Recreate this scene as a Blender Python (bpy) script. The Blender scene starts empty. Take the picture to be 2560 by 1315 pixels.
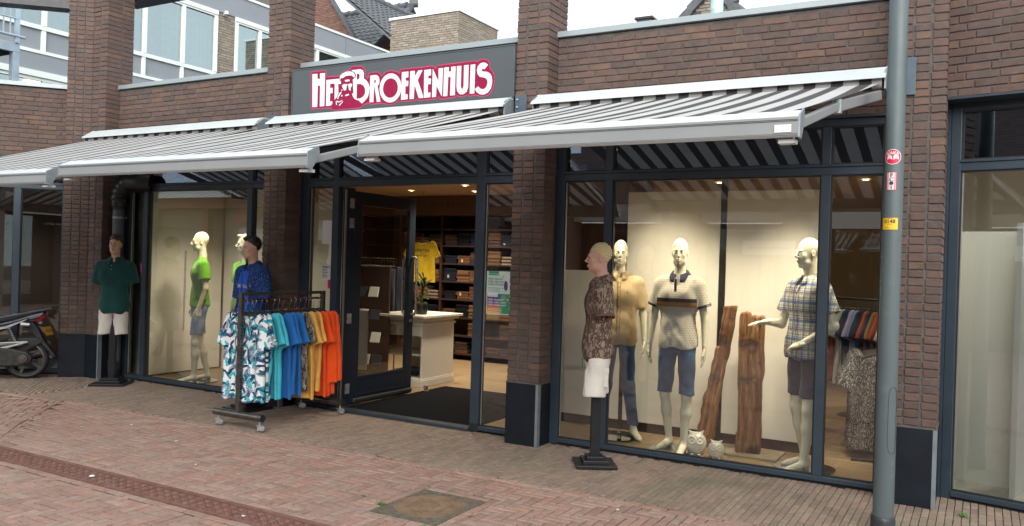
import bpy, bmesh, math, random
import numpy as np
from mathutils import Vector, Matrix
random.seed(7)
SC = bpy.context.scene
COL = SC.collection
R = math.radians

# ------------------------------------------------------------------ camera
CAM_C = np.array([3.4885, -6.7049, 1.6998])
CAM_R = np.array([0.86939772, 0.49317083, 0.03049818])
CAM_U = np.array([-0.02802598, -0.01240569, 0.99953021])
CAM_F = np.array([-0.4933175, 0.86984403, -0.00303612])
CAM_FOC = 2069.1
cd = bpy.data.cameras.new("camera")
cam = bpy.data.objects.new("camera", cd)
COL.objects.link(cam)
cam.matrix_world = Matrix(((CAM_R[0], CAM_U[0], -CAM_F[0], CAM_C[0]), (CAM_R[1], CAM_U[1], -CAM_F[1], CAM_C[1]),
                           (CAM_R[2], CAM_U[2], -CAM_F[2], CAM_C[2]), (0, 0, 0, 1)))
cd.sensor_width = 36.0
cd.lens = CAM_FOC / 2560 * 36
cd.clip_end = 500
SC.camera = cam

# ------------------------------------------------------------------ sky and sun
w = bpy.data.worlds.new("World")
SC.world = w
w.use_nodes = True
nt = w.node_tree
nt.nodes.clear()
out = nt.nodes.new("ShaderNodeOutputWorld")
bg = nt.nodes.new("ShaderNodeBackground")
bg.inputs[1].default_value = 0.09
sky = nt.nodes.new("ShaderNodeTexSky")
sky.sky_type = 'NISHITA'
sky.sun_disc = False
sky.sun_elevation = R(22)
sky.sun_rotation = R(150)
cl = nt.nodes.new("ShaderNodeMix"); cl.data_type = 'RGBA'
tc = nt.nodes.new("ShaderNodeTexCoord")
nz = nt.nodes.new("ShaderNodeTexNoise"); nz.inputs["Scale"].default_value = 2.2; nz.inputs["Detail"].default_value = 5
nt.links.new(tc.outputs["Generated"], nz.inputs["Vector"])
rp = nt.nodes.new("ShaderNodeValToRGB")
rp.color_ramp.elements[0].position = 0.3; rp.color_ramp.elements[0].color = (4.3, 4.8, 5.15, 1)
rp.color_ramp.elements[1].position = 0.7; rp.color_ramp.elements[1].color = (5.1, 5.5, 5.7, 1)
nt.links.new(nz.outputs["Fac"], rp.inputs["Fac"])
cl.inputs["Factor"].default_value = 0.9
nt.links.new(sky.outputs[0], cl.inputs[6]); nt.links.new(rp.outputs[0], cl.inputs[7])
nt.links.new(cl.outputs[2], bg.inputs[0]); nt.links.new(bg.outputs[0], out.inputs[0])

sd = bpy.data.lights.new("sun", 'SUN')
sd.energy = 1.5
sd.angle = R(60)
sd.color = (1.0, 0.97, 0.93)
sun = bpy.data.objects.new("sun", sd)
COL.objects.link(sun)
_dir = Vector((math.sin(R(150)) * math.cos(R(22)), math.cos(R(150)) * math.cos(R(22)), math.sin(R(22))))
sun.rotation_euler = _dir.to_track_quat('Z', 'Y').to_euler()

SC.view_settings.view_transform = 'Standard'
SC.view_settings.look = 'None'
SC.view_settings.gamma = 1.0
SC.view_settings.exposure = 1.72
SC.cycles.max_bounces = 8
SC.cycles.transparent_max_bounces = 16
SC.cycles.caustics_reflective = False
SC.cycles.caustics_refractive = False

# ------------------------------------------------------------------ helpers
def tag(o, label=None, cat=None, group=None, kind=None):
    if label: o['label'] = label
    if cat: o['category'] = cat
    if group: o['group'] = group
    if kind: o['kind'] = kind
    return o

def thing(name, label, cat, loc=(0, 0, 0), rz=0.0, group=None, rot=None):
    o = bpy.data.objects.new(name, None)
    o.empty_display_size = 0.1
    COL.objects.link(o)
    o.location = loc
    o.rotation_euler = rot if rot else (0, 0, rz)
    return tag(o, label, cat, group)

def link(name, me, mat=None, parent=None, loc=None, rz=0.0, rot=None):
    o = bpy.data.objects.new(name, me)
    if mat is not None and len(me.materials) == 0:
        me.materials.append(mat)
    COL.objects.link(o)
    if parent: o.parent = parent
    if loc: o.location = loc
    if rot: o.rotation_euler = rot
    elif rz: o.rotation_euler = (0, 0, rz)
    return o

def copy_tree(o, parent=None):
    c = o.copy(); COL.objects.link(c); c.parent = parent
    for ch in list(o.children):
        copy_tree(ch, c)
    return c

class MB:
    def __init__(s): s.v = []; s.f = []
    def add(s, vs, fs):
        n = len(s.v); s.v += [tuple(map(float, p)) for p in vs]; s.f += [tuple(i + n for i in f) for f in fs]; return s
    def box(s, x0, x1, y0, y1, z0, z1):
        return s.add([(x0, y0, z0), (x1, y0, z0), (x1, y1, z0), (x0, y1, z0), (x0, y0, z1), (x1, y0, z1), (x1, y1, z1), (x0, y1, z1)],
                     [(0, 3, 2, 1), (4, 5, 6, 7), (0, 1, 5, 4), (1, 2, 6, 5), (2, 3, 7, 6), (3, 0, 4, 7)])
    def bar(s, p0, p1, w, h, up=(0, 0, 1)):
        p0 = Vector(p0); p1 = Vector(p1); d = (p1 - p0).normalized(); sd_ = d.cross(Vector(up))
        if sd_.length < 1e-4: sd_ = d.cross(Vector((0, 1, 0)))
        sd_.normalize(); u = sd_.cross(d).normalized()
        c = []
        for p in (p0, p1):
            for a, b in ((-1, -1), (1, -1), (1, 1), (-1, 1)):
                c.append(p + sd_ * a * w / 2 + u * b * h / 2)
        return s.add(c, [(0, 1, 2, 3), (7, 6, 5, 4), (0, 4, 5, 1), (1, 5, 6, 2), (2, 6, 7, 3), (3, 7, 4, 0)])
    def tube(s, pts, r, n=10, cap=True):
        pts = [Vector(p) for p in pts]; rs = r if isinstance(r, (list, tuple)) else [r] * len(pts)
        rings = []; prev = None
        for i, p in enumerate(pts):
            d = (pts[min(i + 1, len(pts) - 1)] - pts[max(i - 1, 0)]).normalized()
            if prev is None:
                a = d.cross(Vector((0, 0, 1)))
                if a.length < 1e-3: a = d.cross(Vector((1, 0, 0)))
                a.normalize()
            else:
                a = (prev - d * prev.dot(d)).normalized()
            prev = a; b = d.cross(a)
            rings.append([p + (a * math.cos(2 * math.pi * k / n) + b * math.sin(2 * math.pi * k / n)) * rs[i] for k in range(n)])
        vs = [q for rg in rings for q in rg]; fs = []
        for i in range(len(pts) - 1):
            for k in range(n):
                fs.append((i * n + k, i * n + (k + 1) % n, (i + 1) * n + (k + 1) % n, (i + 1) * n + k))
        if cap:
            fs.append(tuple(range(n - 1, -1, -1))); fs.append(tuple((len(pts) - 1) * n + k for k in range(n)))
        return s.add(vs, fs)
    def lathe(s, prof, c=(0, 0, 0), n=24, axis='z'):
        vs = []
        for r_, h in prof:
            for k in range(n):
                a = 2 * math.pi * k / n
                x, y, z = r_ * math.cos(a), r_ * math.sin(a), h
                if axis == 'x': x, y, z = z, x, y
                if axis == 'y': x, y, z = x, z, y
                vs.append((c[0] + x, c[1] + y, c[2] + z))
        fs = []
        for i in range(len(prof) - 1):
            for k in range(n):
                q = (i * n + k, i * n + (k + 1) % n, (i + 1) * n + (k + 1) % n, (i + 1) * n + k)
                fs.append(q if axis != 'y' else q[::-1])
        return s.add(vs, fs)
    def prism(s, poly, y0, y1):
        """poly in (x,z); extruded from y0 (front) to y1"""
        n = len(poly)
        vs = [(x, y0, z) for x, z in poly] + [(x, y1, z) for x, z in poly]
        ar = sum(poly[i][0] * poly[(i + 1) % n][1] - poly[(i + 1) % n][0] * poly[i][1] for i in range(n))
        f = tuple(range(n)); b = tuple(range(2 * n - 1, n - 1, -1))
        if ar < 0: f, b = f[::-1], b[::-1]
        fs = [f, b] + [((i + 1) % n, i, i + n, (i + 1) % n + n) if ar > 0 else (i, (i + 1) % n, (i + 1) % n + n, i + n) for i in range(n)]
        return s.add(vs, fs)
    def prismz(s, poly, z0, z1):
        n = len(poly)
        vs = [(x, y, z0) for x, y in poly] + [(x, y, z1) for x, y in poly]
        ar = sum(poly[i][0] * poly[(i + 1) % n][1] - poly[(i + 1) % n][0] * poly[i][1] for i in range(n))
        t = tuple(range(n, 2 * n)); b = tuple(range(n - 1, -1, -1))
        if ar < 0: t, b = t[::-1], b[::-1]
        fs = [t, b] + [(i, (i + 1) % n, (i + 1) % n + n, i + n) if ar > 0 else ((i + 1) % n, i, i + n, (i + 1) % n + n) for i in range(n)]
        return s.add(vs, fs)
    def mesh(s, name, smooth=False):
        me = bpy.data.meshes.new(name); me.from_pydata(s.v, [], s.f); me.update()
        if smooth: me.polygons.foreach_set("use_smooth", [True] * len(me.polygons))
        return me
    def build(s, name, mat, parent=None, smooth=False, bevel=0, loc=None, rz=0.0, rot=None, seg=2):
        me = s.mesh(name, smooth)
        if smooth:
            try: me.set_sharp_from_angle(angle=R(40))
            except Exception: pass
        o = link(name, me, mat, parent, loc, rz, rot)
        if bevel:
            m = o.modifiers.new("bevel", 'BEVEL'); m.width = bevel; m.segments = seg; m.limit_method = 'ANGLE'; m.angle_limit = R(35)
        return o

# ------------------------------------------------------------------ materials
def nodes_of(m):
    return m.node_tree.nodes, m.node_tree.links

def base_mat(name, rough=0.6, metal=0.0, spec=0.5):
    m = bpy.data.materials.new(name); m.use_nodes = True
    b = m.node_tree.nodes["Principled BSDF"]
    b.inputs["Roughness"].default_value = rough; b.inputs["Metallic"].default_value = metal
    b.inputs["Specular IOR Level"].default_value = spec
    return m, b

def ramp(m, fac, stops, const=False):
    N, L = nodes_of(m)
    r_ = N.new("ShaderNodeValToRGB"); cr = r_.color_ramp
    if const: cr.interpolation = 'CONSTANT'
    while len(cr.elements) < len(stops): cr.elements.new(0.5)
    for e, (p, c) in zip(cr.elements, stops):
        e.position = p; e.color = (*c, 1) if len(c) == 3 else c
    L.new(fac, r_.inputs[0]); return r_.outputs[0]

def coord(m, kind):
    N, L = nodes_of(m)
    if kind == 'pos': return N.new("ShaderNodeNewGeometry").outputs["Position"]
    return N.new("ShaderNodeTexCoord").outputs["Object" if kind == 'obj' else kind]

def noise(m, vec, scale, detail=4, rough=0.55, dist=0.0, sc3=None):
    N, L = nodes_of(m)
    if sc3:
        mp = N.new("ShaderNodeMapping"); mp.inputs["Scale"].default_value = sc3; L.new(vec, mp.inputs[0]); vec = mp.outputs[0]
    n = N.new("ShaderNodeTexNoise"); n.inputs["Scale"].default_value = scale; n.inputs["Detail"].default_value = detail
    n.inputs["Roughness"].default_value = rough; n.inputs["Distortion"].default_value = dist
    L.new(vec, n.inputs["Vector"]); return n.outputs["Fac"]

def mixc(m, fac, a, b, mode='MIX'):
    N, L = nodes_of(m)
    x = N.new("ShaderNodeMix"); x.data_type = 'RGBA'; x.blend_type = mode
    for inp, v in ((x.inputs[0], fac), (x.inputs[6], a), (x.inputs[7], b)):
        if isinstance(v, (int, float)): inp.default_value = v
        elif isinstance(v, tuple): inp.default_value = (*v, 1) if len(v) == 3 else v
        else: L.new(v, inp)
    return x.outputs[2]

def math_(m, op, a, b=None, c=None):
    N, L = nodes_of(m)
    x = N.new("ShaderNodeMath"); x.operation = op
    for i, v in enumerate((a, b, c)):
        if v is None: continue
        if isinstance(v, (int, float)): x.inputs[i].default_value = v
        else: L.new(v, x.inputs[i])
    return x.outputs[0]

def bump(m, b, h, strength=0.3, dist=0.01):
    N, L = nodes_of(m)
    x = N.new("ShaderNodeBump"); x.inputs["Strength"].default_value = strength; x.inputs["Distance"].default_value = dist
    L.new(h, x.inputs["Height"]); L.new(x.outputs[0], b.inputs["Normal"])

def pbr(name, col, rough=0.6, metal=0.0, var=0.15, vs=6.0, bmp=0.0, bs=60.0, spec=0.5, kind='pos', dirt=None, bd=0.004):
    m, b = base_mat(name, rough, metal, spec)
    N, L = nodes_of(m)
    v = coord(m, kind)
    n1 = noise(m, v, vs, 5)
    dark = tuple(c * (1 - var) for c in col); lite = tuple(min(1, c * (1 + var)) for c in col)
    c = ramp(m, n1, [(0.3, dark), (0.7, lite)])
    if dirt:
        n2 = noise(m, v, dirt[1], 6, 0.65)
        c = mixc(m, ramp(m, n2, [(dirt[2], (0, 0, 0)), (dirt[2] + 0.18, (1, 1, 1))]), c, dirt[0])
    L.new(c, b.inputs["Base Color"])
    rr = math_(m, 'MULTIPLY_ADD', noise(m, v, vs * 3, 3), 0.25, rough - 0.12)
    L.new(rr, b.inputs["Roughness"])
    if bmp: bump(m, b, noise(m, v, bs, 4), bmp, bd)
    return m

def piece_mat(name, palette, rough=0.85, island=False, bmp=0.6, bs=90, grime=None, var=0.25, gs=1.3):
    """colour picked per piece (object or mesh island) from a palette"""
    m, b = base_mat(name, rough, 0, 0.3)
    N, L = nodes_of(m)
    v = coord(m, 'pos')
    rnd = (N.new("ShaderNodeNewGeometry").outputs["Random Per Island"] if island else N.new("ShaderNodeObjectInfo").outputs["Random"])
    k = len(palette)
    c = ramp(m, rnd, [(i / k, palette[i]) for i in range(k)], const=True)
    c = mixc(m, ramp(m, noise(m, v, 45, 5, 0.6), [(0.35, (0.0, 0, 0)), (0.75, (var, var, var))]), c, tuple(min(1, x * 1.7) for x in palette[0]))
    c = mixc(m, 0.75, c, ramp(m, noise(m, v, 16, 4), [(0.3, (0.78, 0.78, 0.78)), (0.7, (1.14, 1.13, 1.12))]), 'MULTIPLY')
    if grime:
        for gcol, gsc, th, amt in grime:
            c = mixc(m, ramp(m, noise(m, v, gsc, 6, 0.62), [(th, (0, 0, 0)), (th + 0.2, (amt, amt, amt))]), c, gcol)
    L.new(c, b.inputs["Base Color"])
    bump(m, b, noise(m, v, bs, 5, 0.65), bmp, 0.006)
    return m

BR = [(0.107, 0.071, 0.06), (0.121, 0.076, 0.062), (0.094, 0.066, 0.058), (0.128, 0.085, 0.068), (0.112, 0.071, 0.058), (0.088, 0.064, 0.058), (0.123, 0.076, 0.061), (0.1, 0.069, 0.058), (0.116, 0.079, 0.066), (0.135, 0.087, 0.065), (0.105, 0.068, 0.056), (0.096, 0.071, 0.064), (0.12, 0.074, 0.061), (0.1, 0.066, 0.055), (0.111, 0.075, 0.065), (0.149, 0.09, 0.065)]
M = {}
gr_b = [((0.068, 0.050, 0.047), 2.5, 0.54, 0.4)]
M['brick'] = piece_mat('brown_brick', BR, 0.8, False, grime=gr_b)
M['brick_i'] = piece_mat('brown_brick_field', BR, 0.8, True, grime=gr_b)
M['mortar'] = pbr('mortar', (0.098, 0.088, 0.082), 0.95, 0, 0.25, 12, 0.4, 150)
M['mortar_side'] = M['mortar']
PB = [(0.311, 0.2, 0.158), (0.338, 0.221, 0.176), (0.299, 0.192, 0.154), (0.357, 0.227, 0.178), (0.325, 0.233, 0.19), (0.348, 0.2, 0.154), (0.311, 0.212, 0.172), (0.285, 0.18, 0.143), (0.338, 0.239, 0.194), (0.357, 0.212, 0.161), (0.378, 0.256, 0.202)]
gp = [((0.45, 0.43, 0.40), 48, 0.76, 0.8), ((0.32, 0.27, 0.215), 1.1, 0.56, 0.5), ((0.18, 0.145, 0.12), 3.2, 0.55, 0.35)]
M['paver'] = piece_mat('clay_paver', PB, 0.85, False, grime=gp)
M['paver_i'] = piece_mat('clay_paver_field', PB, 0.85, True, grime=gp)
PG = [(0.255, 0.189, 0.146), (0.289, 0.21, 0.162), (0.227, 0.173, 0.138), (0.31, 0.222, 0.168), (0.261, 0.198, 0.157), (0.275, 0.22, 0.168)]
gg = [((0.42, 0.42, 0.39), 55, 0.745, 0.8), ((0.16, 0.155, 0.095), 0.9, 0.53, 0.75), ((0.10, 0.088, 0.075), 2.7, 0.56, 0.4)]
M['paver2'] = piece_mat('grey_clay_paver', PG, 0.85, False, grime=gg)
M['paver2_i'] = piece_mat('grey_clay_paver_field', PG, 0.85, True, grime=gg)
M['joint'] = pbr('joint_sand', (0.022, 0.018, 0.014), 0.95, 0, 0.3, 8, 0.5, 120)
M['coping'] = pbr('grey_aluminium_coping', (0.32, 0.36, 0.37), 0.45, 0.35, 0.05, 3)
M['frame'] = pbr('blue_grey_frame_paint', (0.027, 0.042, 0.058), 0.42, 0.0, 0.12, 5, 0.05, 200, dirt=((0.06, 0.07, 0.08), 9, 0.62))
M['frame_d'] = pbr('dark_blue_door_paint', (0.010, 0.017, 0.030), 0.4, 0.0, 0.15, 5)
M['rubber'] = pbr('black_gasket', (0.012, 0.013, 0.015), 0.6)
M['strip'] = pbr('anodised_strip', (0.5, 0.5, 0.48), 0.35, 0.8, 0.05)
M['plinth'] = pbr('blue_black_plinth_slab', (0.008, 0.011, 0.017), 0.55, 0.0, 0.3, 4, 0.15, 150, spec=0.25, dirt=((0.05, 0.05, 0.05), 13, 0.70))
M['plinth_edge'] = pbr('grey_zinc_corner_strip', (0.20, 0.23, 0.25), 0.5, 0.3, 0.15, 8)
M['awn_metal'] = pbr('white_awning_metal', (0.50, 0.53, 0.53), 0.38, 0.0, 0.04, 2, dirt=((0.55, 0.56, 0.54), 4, 0.62))
M['awn_front'] = pbr('grey_awning_metal_front_shade', (0.25, 0.26, 0.26), 0.5, 0.1, 0.05, 3)  # darker awning metal; shade of the upright bar face put into the colour
M['galv'] = pbr('galvanised_steel', (0.30, 0.34, 0.36), 0.5, 0.6, 0.12, 25)
M['plate'] = pbr('dark_mounting_plate', (0.07, 0.10, 0.125), 0.5, 0.2, 0.15, 14)
M['steel'] = pbr('brushed_steel', (0.55, 0.56, 0.57), 0.28, 0.9, 0.05, 20)
M['black'] = pbr('black_satin', (0.010, 0.011, 0.014), 0.35, 0.0, 0.2)
M['blackm'] = pbr('black_matt_plastic', (0.018, 0.019, 0.021), 0.6, 0.0, 0.25, 12)
M['rack'] = pbr('bare_dark_steel', (0.15, 0.14, 0.13), 0.3, 0.85, 0.3, 18)
M['post'] = pbr('green_grey_post_paint', (0.092, 0.118, 0.123), 0.45, 0.0, 0.07, 3, 0.08, 220, dirt=((0.14, 0.175, 0.175), 6, 0.60))
M['sign'] = pbr('grey_sign_panel', (0.066, 0.075, 0.080), 0.42, 0.1, 0.05, 2)
M['crim'] = pbr('crimson_print', (0.24, 0.006, 0.045), 0.6, 0, 0.03, spec=0.2)
M['white'] = pbr('white_print', (0.60, 0.63, 0.63), 0.45, 0, 0.02)
M['paper'] = pbr('white_paper', (0.75, 0.76, 0.74), 0.7, 0, 0.03)
M['ink'] = pbr('dark_ink', (0.03, 0.035, 0.04), 0.7)
M['wframe'] = pbr('white_window_frame', (0.68, 0.72, 0.69), 0.5, 0, 0.03, 3)
M['gpanel'] = pbr('grey_cladding_panel', (0.22, 0.238, 0.262), 0.6, 0, 0.04, 1.5)
M['wood'] = pbr('oak_floor', (0.42, 0.27, 0.14), 0.4, 0, 0.12, 3)
M['mat'] = pbr('charcoal_door_mat', (0.010, 0.011, 0.014), 0.98, 0, 0.4, 60, 0.8, 400, spec=0.05)
M['wall_in'] = pbr('cream_interior_wall', (0.62, 0.58, 0.49), 0.8, 0, 0.03, 2)
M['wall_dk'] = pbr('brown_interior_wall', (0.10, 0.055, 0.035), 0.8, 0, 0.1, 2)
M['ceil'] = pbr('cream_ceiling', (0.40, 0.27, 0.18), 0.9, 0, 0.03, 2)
M['panel'] = pbr('cream_display_panel', (0.74, 0.73, 0.67), 0.75, 0, 0.02, 2)
M['counter'] = pbr('white_counter_paint', (0.72, 0.71, 0.67), 0.5, 0, 0.04, 3)
M['shelf'] = pbr('dark_brown_shelf', (0.045, 0.022, 0.018), 0.5, 0, 0.15, 5)
M['cream'] = pbr('cream_mannequin_plastic', (0.74, 0.72, 0.58), 0.38, 0, 0.03, 6, kind='obj')
M['skin'] = pbr('painted_mannequin_skin', (0.66, 0.42, 0.31), 0.5, 0, 0.06, 9, kind='obj')
M['skin2'] = pbr('tan_mannequin_skin', (0.66, 0.40, 0.29), 0.45, 0, 0.08, 9, kind='obj')
M['lip'] = pbr('painted_lip', (0.35, 0.10, 0.08), 0.5)
M['tile'] = pbr('dark_roof_tile', (0.075, 0.08, 0.088), 0.55, 0, 0.25, 9)
M['chrome'] = pbr('grey_caster_metal', (0.45, 0.46, 0.46), 0.35, 0.6, 0.1, 20)
M['rust'] = pbr('rusty_channel_iron', (0.19, 0.088, 0.066), 0.9, 0.0, 0.25, 14, 0.5, 150, dirt=((0.24, 0.14, 0.11), 6, 0.55))
M['rust_hole'] = pbr('dark_channel_slot', (0.045, 0.02, 0.014), 0.95)  # dark brown of the small plates that draw the grating slots
M['manhole'] = pbr('rusty_cast_iron', (0.25, 0.16, 0.10), 0.85, 0.1, 0.3, 10, 0.6, 120, dirt=((0.12, 0.11, 0.06), 5, 0.5))
M['manhole_f'] = pbr('mossy_iron_frame', (0.15, 0.122, 0.09), 0.95, 0, 0.35, 22, 0.6, 150, dirt=((0.115, 0.10, 0.06), 9, 0.6))
M['weed'] = pbr('green_weed_leaf', (0.10, 0.22, 0.05), 0.6, 0, 0.25, 30)
M['plate_yellow'] = pbr('dirty_yellow_plate', (0.50, 0.25, 0.02), 0.5)
M['yellow'] = pbr('yellow_plate', (0.80, 0.50, 0.02), 0.45, 0, 0.03)
M['stone'] = pbr('pale_stone_lintel', (0.48, 0.42, 0.39), 0.8, 0, 0.12, 5)
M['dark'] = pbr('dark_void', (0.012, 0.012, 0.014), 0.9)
M['pipe'] = pbr('grey_drainpipe', (0.085, 0.098, 0.115), 0.5, 0, 0.1, 8)
M['pipe_b'] = pbr('black_pipe_rubber', (0.012, 0.013, 0.014), 0.38, 0, 0.2, 8)

def glass(name, tint=(0.92, 0.96, 0.95), refl=1.0, rough=0.0, gcol=(1, 1, 1)):
    m = bpy.data.materials.new(name); m.use_nodes = True
    N, L = nodes_of(m); N.clear()
    o = N.new("ShaderNodeOutputMaterial"); t = N.new("ShaderNodeBsdfTransparent"); g = N.new("ShaderNodeBsdfGlossy")
    t.inputs[0].default_value = (*tint, 1); g.inputs[0].default_value = (*gcol, 1); g.inputs["Roughness"].default_value = rough
    f = N.new("ShaderNodeFresnel"); f.inputs[0].default_value = 1.52
    mm = math_(m, 'MULTIPLY_ADD', f.outputs[0], 2.8 * refl, 0.0)
    mm = math_(m, 'MINIMUM', mm, 1.0)
    x = N.new("ShaderNodeMixShader"); L.new(mm, x.inputs[0]); L.new(t.outputs[0], x.inputs[1]); L.new(g.outputs[0], x.inputs[2])
    L.new(x.outputs[0], o.inputs[0])
    return m
M['glass'] = glass('window_glass')
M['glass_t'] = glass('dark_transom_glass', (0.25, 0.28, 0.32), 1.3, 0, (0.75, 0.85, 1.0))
M['glass_b'] = glass('tinted_far_glass', (0.50, 0.60, 0.60), 3.4, 0, (0.72, 0.84, 0.84))
M['disc'] = glass('green_glass_base', (0.55, 0.68, 0.58), 0.9)

def emit(name, col, s):
    m = bpy.data.materials.new(name); m.use_nodes = True
    N, L = nodes_of(m); N.clear()
    o = N.new("ShaderNodeOutputMaterial"); e = N.new("ShaderNodeEmission")
    e.inputs[0].default_value = (*col, 1); e.inputs[1].default_value = s; L.new(e.outputs[0], o.inputs[0]); return m
M['lamp'] = emit('warm_lamp_lens', (1.0, 0.72, 0.38), 9.0)
M['lamp2'] = emit('globe_lamp', (1.0, 0.85, 0.62), 2.2)

def cloth(name, col, var=0.12, rough=0.85, ws=9, col2=None, bmp=0.5):
    m, b = base_mat(name, rough, 0, 0.25)
    N, L = nodes_of(m); v = coord(m, 'obj')
    c = ramp(m, noise(m, v, ws, 5, 0.6), [(0.3, tuple(x * (1 - var) for x in col)), (0.7, tuple(min(1, x * (1 + var)) for x in (col2 or col)))])
    L.new(c, b.inputs["Base Color"])
    b.inputs["Sheen Weight"].default_value = 0.15
    h = noise(m, v, 7, 3, 0.5, 1.2, (1, 1, 0.35))
    bump(m, b, h, bmp, 0.02)
    return m
M['navy'] = cloth('navy_cloth', (0.018, 0.026, 0.06))
M['denim'] = cloth('mid_blue_denim', (0.010, 0.042, 0.105), 0.35, 0.85, 6, (0.030, 0.100, 0.22))
M['denim_l'] = cloth('pale_blue_denim', (0.07, 0.21, 0.40), 0.3, 0.85, 7, (0.14, 0.34, 0.56))
M['denim_d'] = cloth('dark_blue_denim', (0.008, 0.020, 0.052), 0.35)
M['lime'] = cloth('lime_green_cotton', (0.16, 0.50, 0.035))
M['greenpolo'] = cloth('dark_green_pique', (0.006, 0.050, 0.045))
M['whitecloth'] = cloth('off_white_cotton', (0.62, 0.58, 0.52), 0.06)
M['beige'] = cloth('sand_shirt_cotton', (0.50, 0.38, 0.22), 0.06)
M['royal'] = cloth('royal_blue_cotton', (0.012, 0.10, 0.55))
M['turq'] = cloth('turquoise_cotton', (0.05, 0.44, 0.55))
M['blue'] = cloth('mid_blue_cotton', (0.014, 0.14, 0.44))
M['ochre'] = cloth('ochre_yellow_cotton', (0.74, 0.38, 0.08))
M['orange'] = cloth('orange_cotton', (0.85, 0.085, 0.010), 0.06)
M['yellowt'] = cloth('yellow_cotton', (0.72, 0.50, 0.03))

def cells_cloth(name, bgc, cols, scale, thr=0.5, bmp=0.4, sc3=(1, 1, 1), dist=0.0):
    """printed fabric: noise-warped blotches in several colours on a ground"""
    m, b = base_mat(name, 0.85, 0, 0.25)
    N, L = nodes_of(m); v = coord(m, 'obj')
    mp = N.new("ShaderNodeMapping"); mp.inputs["Scale"].default_value = sc3; L.new(v, mp.inputs[0]); v2 = mp.outputs[0]
    c = bgc
    for i, (col, sc, th, dz) in enumerate(cols):
        mp2 = N.new("ShaderNodeMapping"); mp2.inputs["Location"].default_value = (3.1 * i, 1.7 * i, 5.3 * i)
        mp2.inputs["Rotation"].default_value = (0, 0.9 * i + 0.4, 0); mp2.inputs["Scale"].default_value = (1, 1, 0.38)
        L.new(v2, mp2.inputs[0])
        f = noise(m, mp2.outputs[0], sc * scale, 2.5, 0.5, dz)
        c = mixc(m, ramp(m, f, [(th, (0, 0, 0)), (th + 0.02, (1, 1, 1))]), c, col)
    if isinstance(c, tuple): b.inputs["Base Color"].default_value = (*c, 1)
    else: L.new(c, b.inputs["Base Color"])
    bump(m, b, noise(m, v, 7, 3, 0.5, 1.2, (1, 1, 0.35)), bmp, 0.02)
    return m
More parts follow.
